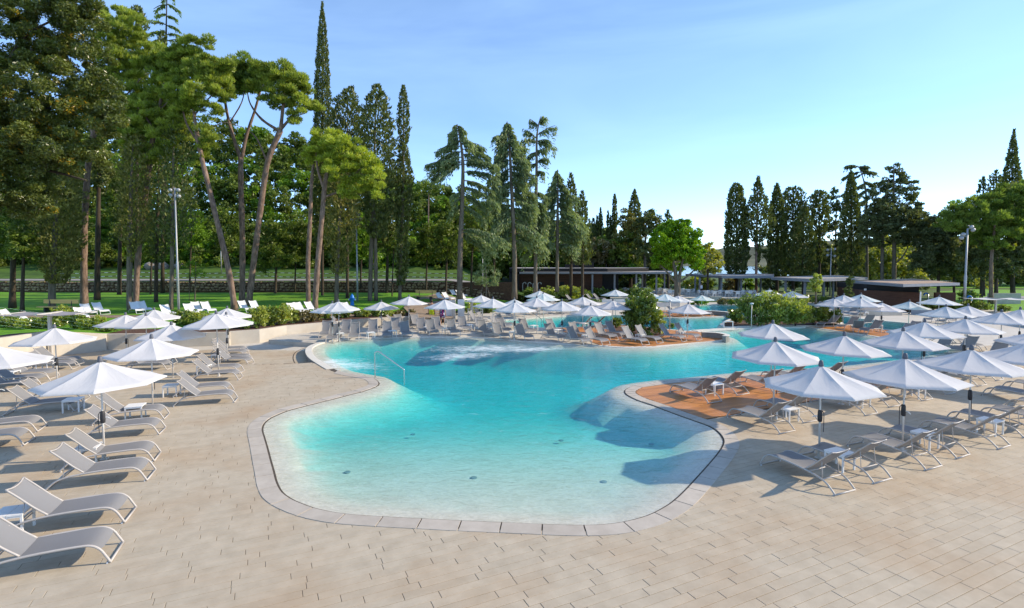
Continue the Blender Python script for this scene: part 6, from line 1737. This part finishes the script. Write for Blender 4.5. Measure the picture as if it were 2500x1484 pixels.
# ------------------------------------------------------------------ cedars
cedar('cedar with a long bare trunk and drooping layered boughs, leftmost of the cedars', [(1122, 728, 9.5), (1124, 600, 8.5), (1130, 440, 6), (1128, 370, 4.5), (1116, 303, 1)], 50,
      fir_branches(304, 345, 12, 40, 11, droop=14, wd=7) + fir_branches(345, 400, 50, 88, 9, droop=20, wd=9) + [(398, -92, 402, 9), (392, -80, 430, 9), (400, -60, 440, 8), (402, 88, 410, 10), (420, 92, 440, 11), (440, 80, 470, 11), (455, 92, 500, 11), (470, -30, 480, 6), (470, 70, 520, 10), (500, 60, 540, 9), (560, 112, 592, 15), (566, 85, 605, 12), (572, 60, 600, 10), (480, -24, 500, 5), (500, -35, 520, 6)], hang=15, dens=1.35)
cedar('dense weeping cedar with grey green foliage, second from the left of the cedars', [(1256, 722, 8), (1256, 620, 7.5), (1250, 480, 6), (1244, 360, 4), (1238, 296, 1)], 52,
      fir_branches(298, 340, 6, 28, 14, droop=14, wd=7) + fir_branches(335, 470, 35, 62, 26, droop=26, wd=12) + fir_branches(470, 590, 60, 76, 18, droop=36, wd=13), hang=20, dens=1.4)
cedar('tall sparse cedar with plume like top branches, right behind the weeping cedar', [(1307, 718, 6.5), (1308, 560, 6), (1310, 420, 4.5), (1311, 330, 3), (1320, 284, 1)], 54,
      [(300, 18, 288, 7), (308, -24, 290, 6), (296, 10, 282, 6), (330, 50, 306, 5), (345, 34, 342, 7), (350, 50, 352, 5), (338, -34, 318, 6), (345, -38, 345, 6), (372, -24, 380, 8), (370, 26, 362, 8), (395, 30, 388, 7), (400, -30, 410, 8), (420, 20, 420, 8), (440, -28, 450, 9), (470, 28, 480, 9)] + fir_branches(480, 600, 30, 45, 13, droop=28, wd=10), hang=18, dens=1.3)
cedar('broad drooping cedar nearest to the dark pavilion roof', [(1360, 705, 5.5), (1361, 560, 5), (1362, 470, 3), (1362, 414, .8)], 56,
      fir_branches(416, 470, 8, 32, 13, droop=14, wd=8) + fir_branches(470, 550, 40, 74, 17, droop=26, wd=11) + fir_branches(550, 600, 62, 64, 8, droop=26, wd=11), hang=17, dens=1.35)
DG = 'dark conifers behind the pavilion'
cypress('dark pointed conifer right behind the broad drooping cedar, taller of two', 1394, [(421, 1), (440, 7), (470, 14), (490, 17), (560, 19), (640, 18)], 66, group=DG, lump=.3)
cypress('dark pointed conifer right behind the broad drooping cedar, lower of two', 1422, [(466, 2), (490, 9), (520, 13), (560, 20), (620, 24), (645, 20)], 64, group=DG, lump=.3)
TG = 'thin far cypresses behind the pavilion'
for i, (u, vt, hw_, vb) in enumerate([(1449, 532, 8, 640), (1458, 526, 5.5, 640), (1466.5, 507, 6, 640), (1484.5, 513, 4.5, 640), (1491, 524, 4.5, 640), (1500.5, 473, 6.5, 640)]):
    cypress(f'thin far cypress above the pavilion roof, {ORD[i + 1]} from the left', u, [(vt, .8), (vt + 14, hw_ * .6), (vt + 50, hw_), (vb, hw_)], 95, group=TG, lump=.12, a=3.2, b=1.5, cover=6)
cypress('dark cone topped cypress above the round dark trees', 1549, [(462, 1), (475, 6), (495, 12), (510, 15), (600, 16)], 92, group=DG, cover=6, lump=.15, a=3.4)
cypress('small dark fir tip left above the bright green tree', 1631, [(512, 1), (522, 6), (538, 10), (640, 14)], 96, group=DG, lump=.5)
tree('evergreen_tree', 'rounded brownish green tree above the right end of the pavilion roof', 86, [[(1540, 705, 5), (1540, 620, 4.5), (1542, 540, 2)]], [(1540, 535, 30, 30), (1530, 565, 30, 26), (1555, 560, 26, 30), (1540, 600, 34, 30)], 'cypress_olive', 'bark_dark', group='round evergreen trees behind the pavilion', sub=8)
tree('evergreen_tree', 'flat topped dark evergreen with a pale trunk left of the bright green tree', 82, [[(1574, 712, 5), (1574.5, 620, 4.5), (1578, 540, 2)]], [(1582, 525, 26, 18), (1575, 550, 30, 24), (1598, 550, 20, 26), (1580, 585, 32, 22), (1570, 615, 28, 18)], 'cypress', 'bark_grey', group='round evergreen trees behind the pavilion', sub=8)
tree('evergreen_tree', 'low dull brown green tree directly above the black chimney box', 84, [[(1480, 705, 4), (1480, 640, 3)]], [(1470, 605, 34, 26), (1498, 620, 30, 28), (1455, 630, 26, 22), (1520, 640, 30, 22)], 'shrub_dry', 'bark_dark', group='round evergreen trees behind the pavilion', sub=8)
# ------------------------------------------------------------------ bright tree and right hand trees
tree('maple_tree', 'bright fresh green round tree in the middle beside the pergola', 58,
     [[(1652, 728, 9), (1652, 690, 8), (1648, 660, 6), (1640, 620, 3), (1630, 570, 1.5)], [(1656, 724, 7), (1658, 680, 6), (1668, 630, 3), (1675, 580, 1.5)], [(1650, 690, 4), (1625, 660, 2.5), (1605, 640, 1.2)], [(1658, 690, 4), (1690, 664, 2.5), (1705, 640, 1.2)]],
     [(1650, 560, 42, 26), (1620, 585, 34, 28), (1680, 575, 36, 28), (1650, 605, 50, 30), (1612, 625, 28, 26), (1694, 615, 34, 30), (1650, 640, 48, 22), (1700, 640, 22, 20), (1604, 645, 20, 14), (1660, 545, 30, 12), (1635, 570, 40, 26), (1670, 600, 44, 30), (1630, 615, 44, 28)], 'bright', 'bark_grey', a=3.2, b=1.8, cover=6, sub=8)
tree('broadleaf_tree', 'yellow green sunlit tree right behind the bright green tree', 72, [[(1728, 705, 4), (1728, 650, 3)]], [(1725, 615, 28, 24), (1748, 635, 24, 24), (1735, 655, 30, 16), (1715, 640, 20, 24)], 'yellowgreen', 'bark_dark', a=3.4, b=1.9, sub=7, cover=4)
RG = 'cypresses and conifers on the right behind the pergola'
cypress('wide columnar cypress, leftmost of the right hand row', 1798, [(446, 3.5), (455, 11.8), (480, 18.9), (520, 23.6), (570, 27.1), (620, 28.3), (660, 23.6), (672, 16.5)], 84, group=RG, lump=.14, cover=7.5)
cypress('airy conifer with a visible trunk right of the wide columnar cypress', 1851, [(430, 1.2), (450, 7.1), (480, 15.3), (510, 28.3), (545, 33.0), (575, 23.6), (590, 9.4), (640, 3.5)], 82, [[(1846, 720, 5), (1847, 600, 4), (1851, 440, .8)]], group=RG, lump=.5, cover=6.0, bark='bark_red')
cypress('pointed columnar cypress, third in the right hand row', 1897, [(447, 1.2), (465, 8.3), (490, 14.2), (540, 18.9), (600, 21.2), (675, 21.2)], 84, group=RG, lump=.15, cover=7.5)
cypress('airy conifer between two columnar cypresses', 1936, [(456, 9.4), (470, 21.2), (500, 26.0), (540, 26.0), (575, 18.9), (640, 7.1)], 86, group=RG, lump=.45, cover=6.0)
cypress('columnar cypress with a jagged tip above the grey pergola', 1961, [(494, 1.2, 6), (510, 7.1, 4), (540, 18.9), (580, 26.0), (640, 27.1), (678, 26.0)], 80, group=RG, lump=.2, cover=7.5)
cypress('airy conifer right of the jagged tipped cypress', 2000, [(465, 9.4), (480, 18.9), (510, 21.2), (545, 21.2), (575, 11.8), (640, 4.7)], 84, group=RG, lump=.45, cover=6.0)
tree('evergreen_tree', 'dark shaggy evergreen left of the tall pointed cypress', 88, [[(2040, 715, 4), (2040, 600, 3), (2042, 480, 1)]], [(2042, 475, 20, 16), (2030, 500, 22, 18), (2055, 500, 18, 20), (2035, 550, 26, 30), (2030, 610, 24, 34), (2010, 640, 24, 30)], 'far', 'bark_dark', sub=7, cover=3.8)
cypress('tall pointed cypress in front of the flat topped cedar', 2078, [(417, 1.2), (432, 7.1), (460, 11.8), (500, 16.5), (540, 22.4), (600, 26.0), (676, 26.0)], 78, group=RG, lump=.18, cover=7.5)
cedar('flat topped cedar with plate like branches behind the tall pointed cypress', [(2116, 715, 5), (2116, 560, 4.5), (2114, 470, 3), (2104, 425, 1.5), (2095, 405, .8)], 88,
      [(408, -28, 404, 7), (410, 22, 406, 7), (414, 30, 420, 6), (420, -34, 432, 6), (424, 36, 420, 5), (426, -30, 445, 5), (446, 30, 452, 7), (450, -20, 458, 7), (462, 26, 470, 7), (466, -24, 480, 7), (490, -24, 500, 7)], 'far', hang=5, dens=1.6)
tree('conifer_tree', 'largest ragged conifer on the right with two pale trunks', 74,
     [[(2154, 712, 5.5), (2154, 620, 5), (2158, 520, 3.5), (2170, 440, 1.5)], [(2182, 715, 7), (2183, 620, 6), (2182, 500, 4), (2182, 400, 1)], [(2183, 645, 3), (2205, 625, 2), (2222, 590, 1)], [(2182, 520, 2), (2215, 490, 1.2), (2235, 470, .6)], [(2158, 540, 2), (2130, 520, 1.2), (2112, 515, .6)]],
     [(2182, 412, 14, 16), (2190, 440, 31, 21), (2165, 450, 26, 18), (2150, 480, 31, 25), (2195, 480, 41, 25), (2225, 455, 14, 18), (2140, 520, 34, 21), (2185, 520, 43, 25), (2228, 510, 22, 21), (2235, 545, 22, 12), (2130, 555, 31, 16), (2170, 560, 41, 23), (2215, 560, 34, 18), (2150, 595, 24, 12), (2200, 590, 24, 12), (2160, 510, 40, 24), (2175, 575, 44, 24), (2130, 580, 34, 22), (2225, 580, 36, 22), (2150, 545, 44, 22), (2225, 530, 34, 24), (2120, 540, 26, 20), (2240, 560, 24, 14), (2205, 530, 34, 24)],
     'far', 'bark_grey', kind='leaf', a=3.6, b=1.5, cover=5.5, sub=7)
tree('evergreen_tree', 'dense dark round evergreen left of the right lamp mast', 72, [[(2290, 735, 5), (2292, 660, 4)], [(2330, 735, 4), (2328, 660, 3)]], [(2280, 560, 44, 36), (2320, 555, 40, 40), (2255, 600, 36, 40), (2300, 620, 56, 44), (2345, 600, 36, 44), (2260, 650, 34, 30), (2330, 660, 40, 30)], 'far', 'bark_dark', group='dark evergreens on the right', sub=10, cover=7)
tree('evergreen_tree', 'biggest dark evergreen at the right photo edge behind the lamp mast', 66, [[(2474, 738, 7.5), (2470, 660, 6), (2462, 560, 4)], [(2395, 735, 5), (2398, 660, 4)], [(2430, 730, 4), (2432, 660, 3)]], [(2440, 500, 56, 40), (2490, 490, 50, 40), (2400, 550, 50, 44), (2460, 570, 60, 50), (2500, 590, 50, 60), (2380, 620, 36, 44), (2430, 640, 50, 40), (2490, 660, 50, 30), (2540, 540, 50, 60)], 'far', 'bark_dark', group='dark evergreens on the right', sub=11, cover=7)
stone = tree('stone_pine', 'broad stone pine crown sloping down from the right photo edge', 61, [[(2420, 735, 6), (2420, 640, 5), (2430, 540, 3)]], [(2330, 525, 34, 16), (2370, 508, 40, 20), (2420, 488, 46, 22), (2470, 468, 44, 22), (2510, 462, 40, 24), (2400, 530, 60, 24), (2480, 510, 54, 32), (2450, 540, 60, 32), (2500, 560, 50, 40), (2370, 550, 46, 26), (2430, 580, 60, 34), (2320, 550, 40, 22)], 'pine_dark', 'bark_red', 'pine', a=5, b=1.1, cover=8, sub=9)
cypress('tall dark cypress spike at the right photo edge', 2471, [(316, 1.2, 5), (340, 4.7, 3), (380, 10.6), (420, 16.5), (455, 21.2), (520, 23.6)], 72, group=RG, lump=.12, cover=6, vb=640)
for u, vt, hw_, lab in ((2400, 431, 15, 'small ragged fir top above the right pine crown, left one'), (2432, 415, 18, 'small ragged fir top above the right pine crown, right one')):
    cypress(lab, u, [(vt, 2), (vt + 15, hw_ * .5), (vt + 45, hw_), (vt + 75, hw_)], 76, group=DG, lump=.6, cover=3.6, vb=600)
tree('broadleaf_tree', 'thin leaved pale tree rising behind the dark round evergreen', 80, [[(2325, 640, 3), (2325, 540, 2), (2330, 495, 1)]], [(2330, 500, 18, 18), (2312, 515, 14, 14), (2345, 520, 14, 14)], 'wood_green', 'bark_grey', cover=1.6, sub=6)
YG = 'backlit yellow green trees behind the right conifers'
for i, (u, v, ru_, rv_) in enumerate([(2110, 640, 30, 36), (2150, 615, 30, 34), (2200, 640, 34, 36), (2235, 660, 26, 26), (1985, 690, 18, 16), (2125, 670, 26, 16), (2400, 690, 26, 14)]):
    tree('broadleaf_tree', ['backlit yellow green tree just right of the tall pointed cypress', 'backlit yellow green tree seen between the pointed cypress and the two pale trunks', 'backlit yellow green tree right of the two pale trunks', 'low backlit yellow green tree above the tan hut roof', 'low backlit greenery above the pergola behind the clipped tree', 'low backlit greenery behind the left end of the hut roof', 'low backlit greenery right of the right lamp mast'][i], 96,
         [[(u, 712, 3), (u, v, 2)]], [(u, v, ru_, rv_), (u - ru_ * .5, v + rv_ * .4, ru_ * .7, rv_ * .6), (u + ru_ * .5, v + rv_ * .3, ru_ * .7, rv_ * .6)], 'yellowgreen', 'bark_dark', cover=2.2, sub=6, group=YG, a=3.4, b=1.9)
RD = 'dark trunks and low evergreens under the right trees'
for i, (u, v, ru_, rv_, mt) in enumerate([(1880, 690, 22, 20, 'far'), (1935, 680, 24, 26, 'far'), (1820, 690, 18, 16, 'wood_green'), (2020, 650, 30, 40, 'far'), (2240, 690, 30, 20, 'far'), (1690, 690, 26, 18, 'shrub_light'), (1725, 690, 20, 18, 'shrub'), (1600, 690, 26, 14, 'wood_green'), (1780, 690, 20, 22, 'shrub_dry')]):
    tree('evergreen_tree', ['low dark tree under the pergola right of the lake view', 'low dark tree behind the pergola posts', 'light green low tree before the lake view', 'dark leafy tree beside the pergola lamp mast', 'low dark tree behind the right corner of the hut', 'pale green low tree behind the pergola dining tables', 'dark glossy low tree behind the man in the white shirt', 'low green tree left of the bright tree trunk under the pergola', 'olive brown low tree under the wide columnar cypress'][i], 88,
         [[(u, 716, 2.5), (u, v, 2)]], [(u, v, ru_, rv_), (u + 8, v + 6, ru_ * .8, rv_ * .7)], mt, 'bark_dark', cover=4, sub=6, group=RD)
# ------------------------------------------------------------------ woodland on the slope behind the left lawn (one mass)
def woodland(name, label_mat, blobs, a, b, cover=4.0):
    LV = Leaves()
    for (u, v, ru_, rv_, Z) in blobs:
        s = px(Z); clump_leaves(LV, pt(u, v, Z), (ru_ * s, ru_ * s * .9, rv_ * s), a * s, b * s, 'leaf', cover, sub=11 * s)
    o = LV.build(name, L[label_mat]); o['kind'] = 'stuff'; o['label'] = label_mat; return o
top_u = [-300, 0, 200, 330, 420, 520, 600, 700, 760, 860, 950, 1000, 1045, 1090, 1150, 1250, 1330, 1420, 1500]
top_v = [285, 285, 285, 285, 290, 305, 315, 325, 335, 385, 425, 440, 450, 465, 480, 505, 530, 555, 575]
wb1 = []; wb2 = []
for iu in range(46):
    for iv in range(10):
        u = -280 + 40 * iu + VR.uniform(-14, 14); t = float(np.interp(u, top_u, top_v))
        v = t + 20 + (642 - t) * (iv + VR.uniform(-.3, .3)) / 9.6
        Z = 120 - 36 * (v - t) / max(60, 650 - t) + VR.uniform(-5, 5)
        if v > 606: Z = VR.uniform(84, 90)
        (wb2 if VR.random() < (0.45 if (230 < u < 460 or 880 < u < 1120) else 0.16) else wb1).append((u, v, VR.uniform(30, 46), VR.uniform(24, 36), Z))
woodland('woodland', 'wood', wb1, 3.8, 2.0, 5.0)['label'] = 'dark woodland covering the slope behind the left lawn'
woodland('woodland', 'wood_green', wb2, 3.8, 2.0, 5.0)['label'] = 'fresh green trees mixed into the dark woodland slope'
# understorey strip along the foot of the slope
wb3 = []
for k in range(90):
    u = VR.uniform(-200, 1240); wb3.append((u, VR.uniform(618, 650) - (10 if u < 300 else 0), VR.uniform(20, 36), VR.uniform(12, 24), VR.uniform(88, 96)))
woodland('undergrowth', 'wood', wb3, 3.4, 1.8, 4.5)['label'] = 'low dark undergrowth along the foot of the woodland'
wb4 = []; wb5 = []
for k in range(170):
    u = VR.uniform(1865, 2640); tt_ = 575 + 30 * math.sin(u * .013) + (20 if u < 1990 else 0)
    (wb5 if VR.random() < .45 else wb4).append((u, VR.uniform(tt_, 690), VR.uniform(20, 34), VR.uniform(14, 24), VR.uniform(104, 118)))
for k in range(46): wb4.append((VR.uniform(1425, 1640), VR.uniform(610, 690), VR.uniform(20, 32), VR.uniform(16, 26), VR.uniform(98, 112)))
for k in range(8): wb4.append((VR.uniform(1695, 1740), VR.uniform(640, 690), VR.uniform(12, 20), VR.uniform(12, 18), VR.uniform(98, 112)))
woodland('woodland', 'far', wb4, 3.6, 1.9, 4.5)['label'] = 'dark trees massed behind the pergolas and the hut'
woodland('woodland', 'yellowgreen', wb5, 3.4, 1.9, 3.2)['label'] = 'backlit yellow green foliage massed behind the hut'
tree('stone_pine', 'small far stone pine with a flat crown between the slim cypress and the first cedar', 92, [[(1046, 640, 2.5), (1046, 520, 2), (1047, 470, 1)]], [(1046, 452, 32, 12), (1030, 462, 22, 10), (1066, 462, 18, 8)], 'pine_dark', 'bark_red', 'pine', a=4, b=1.1, sub=7)
MG = 'darker trees standing at the back of the lawn'
mid = [(30, 735, 9, 560, 70, 100, 'wood', 44, 'dark tree with a thick foot at the left photo edge'), (54, 748, 6, 600, 44, 60, 'wood', 42, 'slim dark trunk at the left edge behind the wires'), (237, 735, 9, 420, 40, 90, 'cypress', 52, 'dark leaning trunk right behind the red trunked pine'), (291, 722, 6.5, 480, 36, 110, 'wood', 58, 'dark slim tree between the red trunked pine and its curved neighbour'),
       (367, 722, 3.5, 600, 24, 60, 'wood', 58, 'very thin dark trunk right of the ragged cypress'), (463, 700, 3, 560, 40, 60, 'wood_green', 62, 'thin tree behind the lamp post with fresh green leaves'), (672, 714, 5, 610, 60, 80, 'wood', 60, 'dark spreading tree right of the twin pines'), (720, 700, 3, 580, 46, 70, 'wood', 62, 'dark tree behind the low yellow green pine'), (944, 716, 5.5, 560, 36, 80, 'cypress', 60, 'dark trunk behind the crossing pine trunks right of the hydrant'),
       (957, 722, 2.6, 600, 16, 40, 'wood', 56, 'very thin trunk left of the slim cypress'), (1040, 703, 3.5, 600, 44, 66, 'wood', 60, 'dark leaning tree above the short bench'), (1088, 712, 4, 590, 46, 66, 'wood', 58, 'dark leaning tree left of the first cedar'), (1150, 705, 4, 570, 40, 70, 'wood', 62, 'dark tree right behind the first cedar trunk'), (1205, 690, 4, 560, 46, 60, 'wood', 66, 'dark tree behind the young pine'), (778, 690, 4, 585, 50, 60, 'wood', 62, 'glossy dark tree behind the pine pair'), (880, 690, 3.5, 590, 44, 70, 'wood_green', 64, 'green tree behind the hydrant lamp mast'), (555, 690, 3, 570, 50, 70, 'wood', 66, 'dark tree behind the leaning pine')]
for (u, vb, r_, vc, ru_, rv_, mt, Z, lab) in mid:
    tree('evergreen_tree', lab, Z, [[(u, vb + 8, r_), (u + 2, (vb + vc) / 2, r_ * .8), (u + 5, vc, r_ * .5)]], [(u, vc, ru_, rv_ * .6), (u - ru_ * .4, vc + rv_ * .3, ru_ * .7, rv_ * .4), (u + ru_ * .4, vc + rv_ * .2, ru_ * .7, rv_ * .45), (u, vc - rv_ * .5, ru_ * .8, rv_ * .4)], mt, 'bark_dark', cover=2.8, group=MG, sub=10)
# saplings
tree('young_tree', 'thin young tree tied to a stake right of the lamp post', 51, [[(475.5, 738, 2.2), (477, 690, 1.8), (478, 640, .8)], [(462, 735, 1), (462, 690, 1)]], [(475, 652, 26, 14), (462, 668, 20, 8), (490, 668, 14, 8)], 'wood_green', 'bark_grey', cover=1.4, sub=7, a=3, b=1.1)
tree('young_pine', 'bushy young pine tied to stakes left of the black pavilion wall', 50, [[(1188, 730, 2), (1187, 690, 1.6), (1186, 650, .8)], [(1172, 728, 1.2), (1178, 700, 1)], [(1196, 726, 1), (1190, 700, 1)]], [(1185, 660, 18, 16), (1170, 675, 16, 14), (1205, 675, 16, 12), (1182, 690, 26, 14), (1212, 692, 12, 8)], 'cedar', 'bark_grey', 'pine', a=5, b=.9, cover=2.2, sub=7)
# clipped trees by the pergola
tree('clipped_tree', 'small clipped ball tree on a pale trunk in front of the pergola', 46, [[(1992, 735, 3), (1992, 715, 2.6), (1991, 690, 1.5)]], [(1991, 692, 16, 22), (1990, 676, 12, 8)], 'shrub_light', 'bark_grey', a=2.6, b=1.3, cover=7, sub=5)
tree('clipped_tree', 'small conical evergreen in front of the hut roof', 48, [[(2074, 728, 2), (2074, 700, 1.4)]], [(2074, 712, 13, 12), (2074, 694, 10, 12), (2074, 678, 6, 10)], 'cypress', 'bark_dark', a=2.6, b=1.2, cover=7, sub=4)

# ------------------------------------------------------------------ shrubs
HG = 'shrubs in the bed behind the concrete wall'
hedge = [(22, 799, 66, 30, 'shrub'), (74, 801, 64, 26, 'shrub_light'), (118, 801, 50, 34, 'shrub'), (150, 798, 42, 62, 'shrub_light'), (188, 803, 46, 44, 'shrub'), (222, 806, 46, 36, 'shrub_light'), (262, 812, 40, 18, 'shrub'),
         (452, 796, 52, 42, 'shrub'), (484, 799, 46, 40, 'shrub_light'), (512, 800, 40, 30, 'shrub'), (548, 805, 60, 22, 'shrub'), (590, 803, 50, 24, 'shrub'), (632, 802, 40, 58, 'shrub_light'), (660, 796, 34, 54, 'shrub'), (688, 794, 46, 56, 'shrub_light'), (716, 790, 36, 40, 'shrub_light'), (742, 789, 34, 34, 'shrub_dry'), (760, 787, 28, 32, 'shrub_dry'), (778, 784, 26, 30, 'shrub_dry'),
         (796, 782, 20, 28, 'shrub'), (822, 779, 18, 26, 'shrub_light'), (842, 778, 28, 28, 'shrub'), (866, 776, 28, 28, 'shrub'), (892, 775, 30, 24, 'shrub_light'), (916, 774, 30, 22, 'shrub'), (944, 773, 30, 18, 'shrub_light'), (974, 771, 32, 14, 'shrub_dry'), (1006, 770, 20, 16, 'shrub_dry')]
hl = ['shrub at the far left end of the hedge under the wires', 'low pale shrub left of the shade canopy post', 'shrub at the foot of the shade canopy post', 'tall leafy shrub right of the shade canopy post', 'shrub in front of the tallest white lawn lounger', 'pale shrub right of the tallest white lawn lounger', 'low shrub at the bare soil above the wall corner', 'dark leafy shrub right of the lamp post foot', 'pale leafy shrub left of the back left parasols', 'shrub partly behind the back left parasol', 'low shrub below the back left parasol canopy', 'low shrub above the sunlit wall corner',
      'tall pale shrub right of the back left parasols', 'narrow tall shrub, second right of the back left parasols', 'broad tall pale shrub left of the white lounger pair', 'pale shrub just below the white lounger pair', 'olive brown shrub right of the white lounger pair, first of three', 'olive brown shrub right of the white lounger pair, second of three', 'olive brown shrub right of the white lounger pair, third of three', 'small round dark shrub left of the leftmost shore parasol pole', 'small narrow pale shrub by the leftmost shore parasol pole', 'dark shrub right of the leftmost shore parasol pole', 'dark shrub below the blue hydrant', 'pale shrub below the hydrant lamp mast', 'dark shrub below the second shore parasol', 'low pale shrub right of the second shore parasol pole', 'low brown grassy shrub before the path', 'small brown tuft at the corner of the path']
for (u, vb, w_, h_, mt), lab in zip(hedge, hl):
    q = at(u, vb, .62); i_ = int(np.argmin([abs(p.x - q.x) + abs(p.y - q.y) for p in WALL])); q = at(u, vb, WALLTOP[i_]); q.y += .5
    q = Vector((q.x * (q.y / (q.y - .5)), q.y, WALLTOP[i_] - .03))
    shrub(u, vb, w_, h_, mt, lab, group=HG, p=q)
sh2 = [(1151, 768, 34, 36, 'shrub_light', 'leafy shrub right of the woman in the floral dress'), (1187, 764, 36, 20, 'shrub', 'low shrub under the small parasol beside the hedge'), (1161, 727, 18, 16, 'shrub_light', 'small yellow green shrub by the electric cabinet'), (1228, 736, 38, 34, 'shrub_light', 'big pale shrub left of the curved shower pipes'), (1262, 735, 30, 26, 'shrub', 'dark shrub behind the curved shower pipes, left one'), (1296, 734, 40, 34, 'shrub', 'dark shrub behind the curved shower pipes, right one'),
       (1345, 734, 46, 34, 'shrub_light', 'bright hedge shrub before the brown pavilion wall, left one'), (1388, 734, 52, 40, 'shrub_light', 'brightest hedge shrub before the pavilion door'), (1428, 730, 40, 28, 'shrub', 'hedge shrub right of the pavilion door'), (1466, 728, 50, 26, 'shrub', 'dark hedge shrub before the pavilion corner'), (1508, 728, 46, 24, 'shrub', 'dark hedge shrub by the lone small parasol'), (1545, 727, 34, 22, 'shrub', 'low dark shrub left of the dining chairs'),
       (1872, 731, 40, 14, 'wood_green', 'low green shrub strip left of the pergola parasols'), (1786, 744, 17, 16, 'shrub', 'round clipped shrub by the back pool, first from the left'), (1802, 745, 17, 17, 'shrub', 'round clipped shrub by the back pool, second from the left'), (1819, 746, 18, 17, 'shrub', 'round clipped shrub by the back pool, third from the left'), (1838, 747, 14, 16, 'shrub', 'round clipped shrub by the back pool, fourth from the left'), (1766, 743, 34, 15, 'shrub_dry', 'red brown low shrub beside the clipped round ones'), (1708, 744, 48, 13, 'wood_green', 'low green grassy shrub at the edge of the back pool'), (1640, 738, 24, 10, 'shrub', 'low shrub under the bright tree by the pool steps'),
       (1955, 742, 50, 20, 'shrub_light', 'pale shrub below the right pergola parasol'), (2000, 740, 40, 18, 'shrub', 'shrub at the foot of the clipped ball tree'), (2278, 756, 40, 22, 'shrub', 'dark shrub behind the left shower post'), (2320, 758, 46, 22, 'shrub', 'dark shrub behind the middle shower post'), (2366, 758, 50, 26, 'shrub', 'dark shrub behind the right shower post'), (2405, 756, 40, 22, 'shrub', 'dark shrub left of the pale canopy post'), (2360, 742, 40, 40, 'shrub', 'tall dark shrub at the foot of the right lamp mast'), (2290, 742, 30, 18, 'far', 'dark low shrub behind the shower posts'), (2450, 760, 30, 18, 'shrub', 'low shrub right of the pale canopy post')]
for (u, vb, w_, h_, mt, lab) in sh2: shrub(u, vb, w_, h_, mt, lab, group='shrubs around the terraces')
IB = 'tall bushes on the timber island'
for (u, vb, w_, h_, mt, lab) in [(1543, 822, 46, 96, 'shrub', 'tall leafy bush on the timber island, left one with upright shoots'), (1578, 824, 56, 112, 'shrub', 'tallest leafy bush on the timber island, in the middle'), (1610, 822, 34, 66, 'shrub_light', 'yellowish bush at the right side of the island bushes'), (1557, 818, 44, 128, 'shrub', 'thin high shoots rising from the back of the island bushes'), (1503, 806, 26, 30, 'shrub', 'small dark bush left of the tall island bushes'), (1640, 806, 12, 12, 'shrub', 'tiny sprig right of the island bushes')]:
    shrub(u, vb, w_, h_, mt, lab, group=IB, p=at(u, vb - 6, .02), a=3.4, b=1.6)
FP = 'bushes in the flowering planter'
for (u, vb, w_, h_, mt, lab) in [(1797, 793, 40, 44, 'shrub', 'small dark glossy bush at the left end of the planter'), (1840, 799, 80, 76, 'shrub', 'dark bush in the planter behind the lamp stake'), (1890, 799, 84, 92, 'shrub_light', 'highest pale bush in the planter'), (1942, 799, 82, 74, 'shrub_light', 'widest pale bush in the middle of the planter'), (1985, 797, 50, 52, 'shrub', 'darker bush right of the pale ones in the planter'), (2012, 795, 30, 52, 'shrub_light', 'narrow upright bush near the right planter end'), (2036, 797, 34, 40, 'shrub', 'small dark bush at the right end of the planter')]:
    shrub(u, vb, w_, h_, mt, lab, group=FP, p=at(u, vb - 4, .05), a=3.2, b=1.6)
b = MB(); pl = plan([(1765, 793), (1770, 800), (1830, 797), (1920, 795), (1990, 797), (2040, 797), (2052, 790), (2030, 783), (1960, 776), (1880, 773), (1815, 776), (1778, 785)])
if area2(pl) < 0: pl = pl[::-1]
b.prism([(p.x, p.y) for p in pl], -.4, .05); o = b.build('planting_bed', M['soil']); o['kind'] = 'structure'
pr = band([p for p in resample(pl, .4, True)], 0.0, 0.22, .08, 'planter_rim', M['rim'], thick=.4, closed=True); pr['kind'] = 'structure'
ib = plan([(1492, 806), (1530, 818), (1560, 824), (1618, 823), (1628, 815), (1600, 806), (1545, 798), (1505, 798)]); b = MB()
if area2(ib) < 0: ib = ib[::-1]
b.prism([(p.x, p.y) for p in ib], -.1, .035); o = b.build('planting_bed', M['soil']); o['kind'] = 'structure'
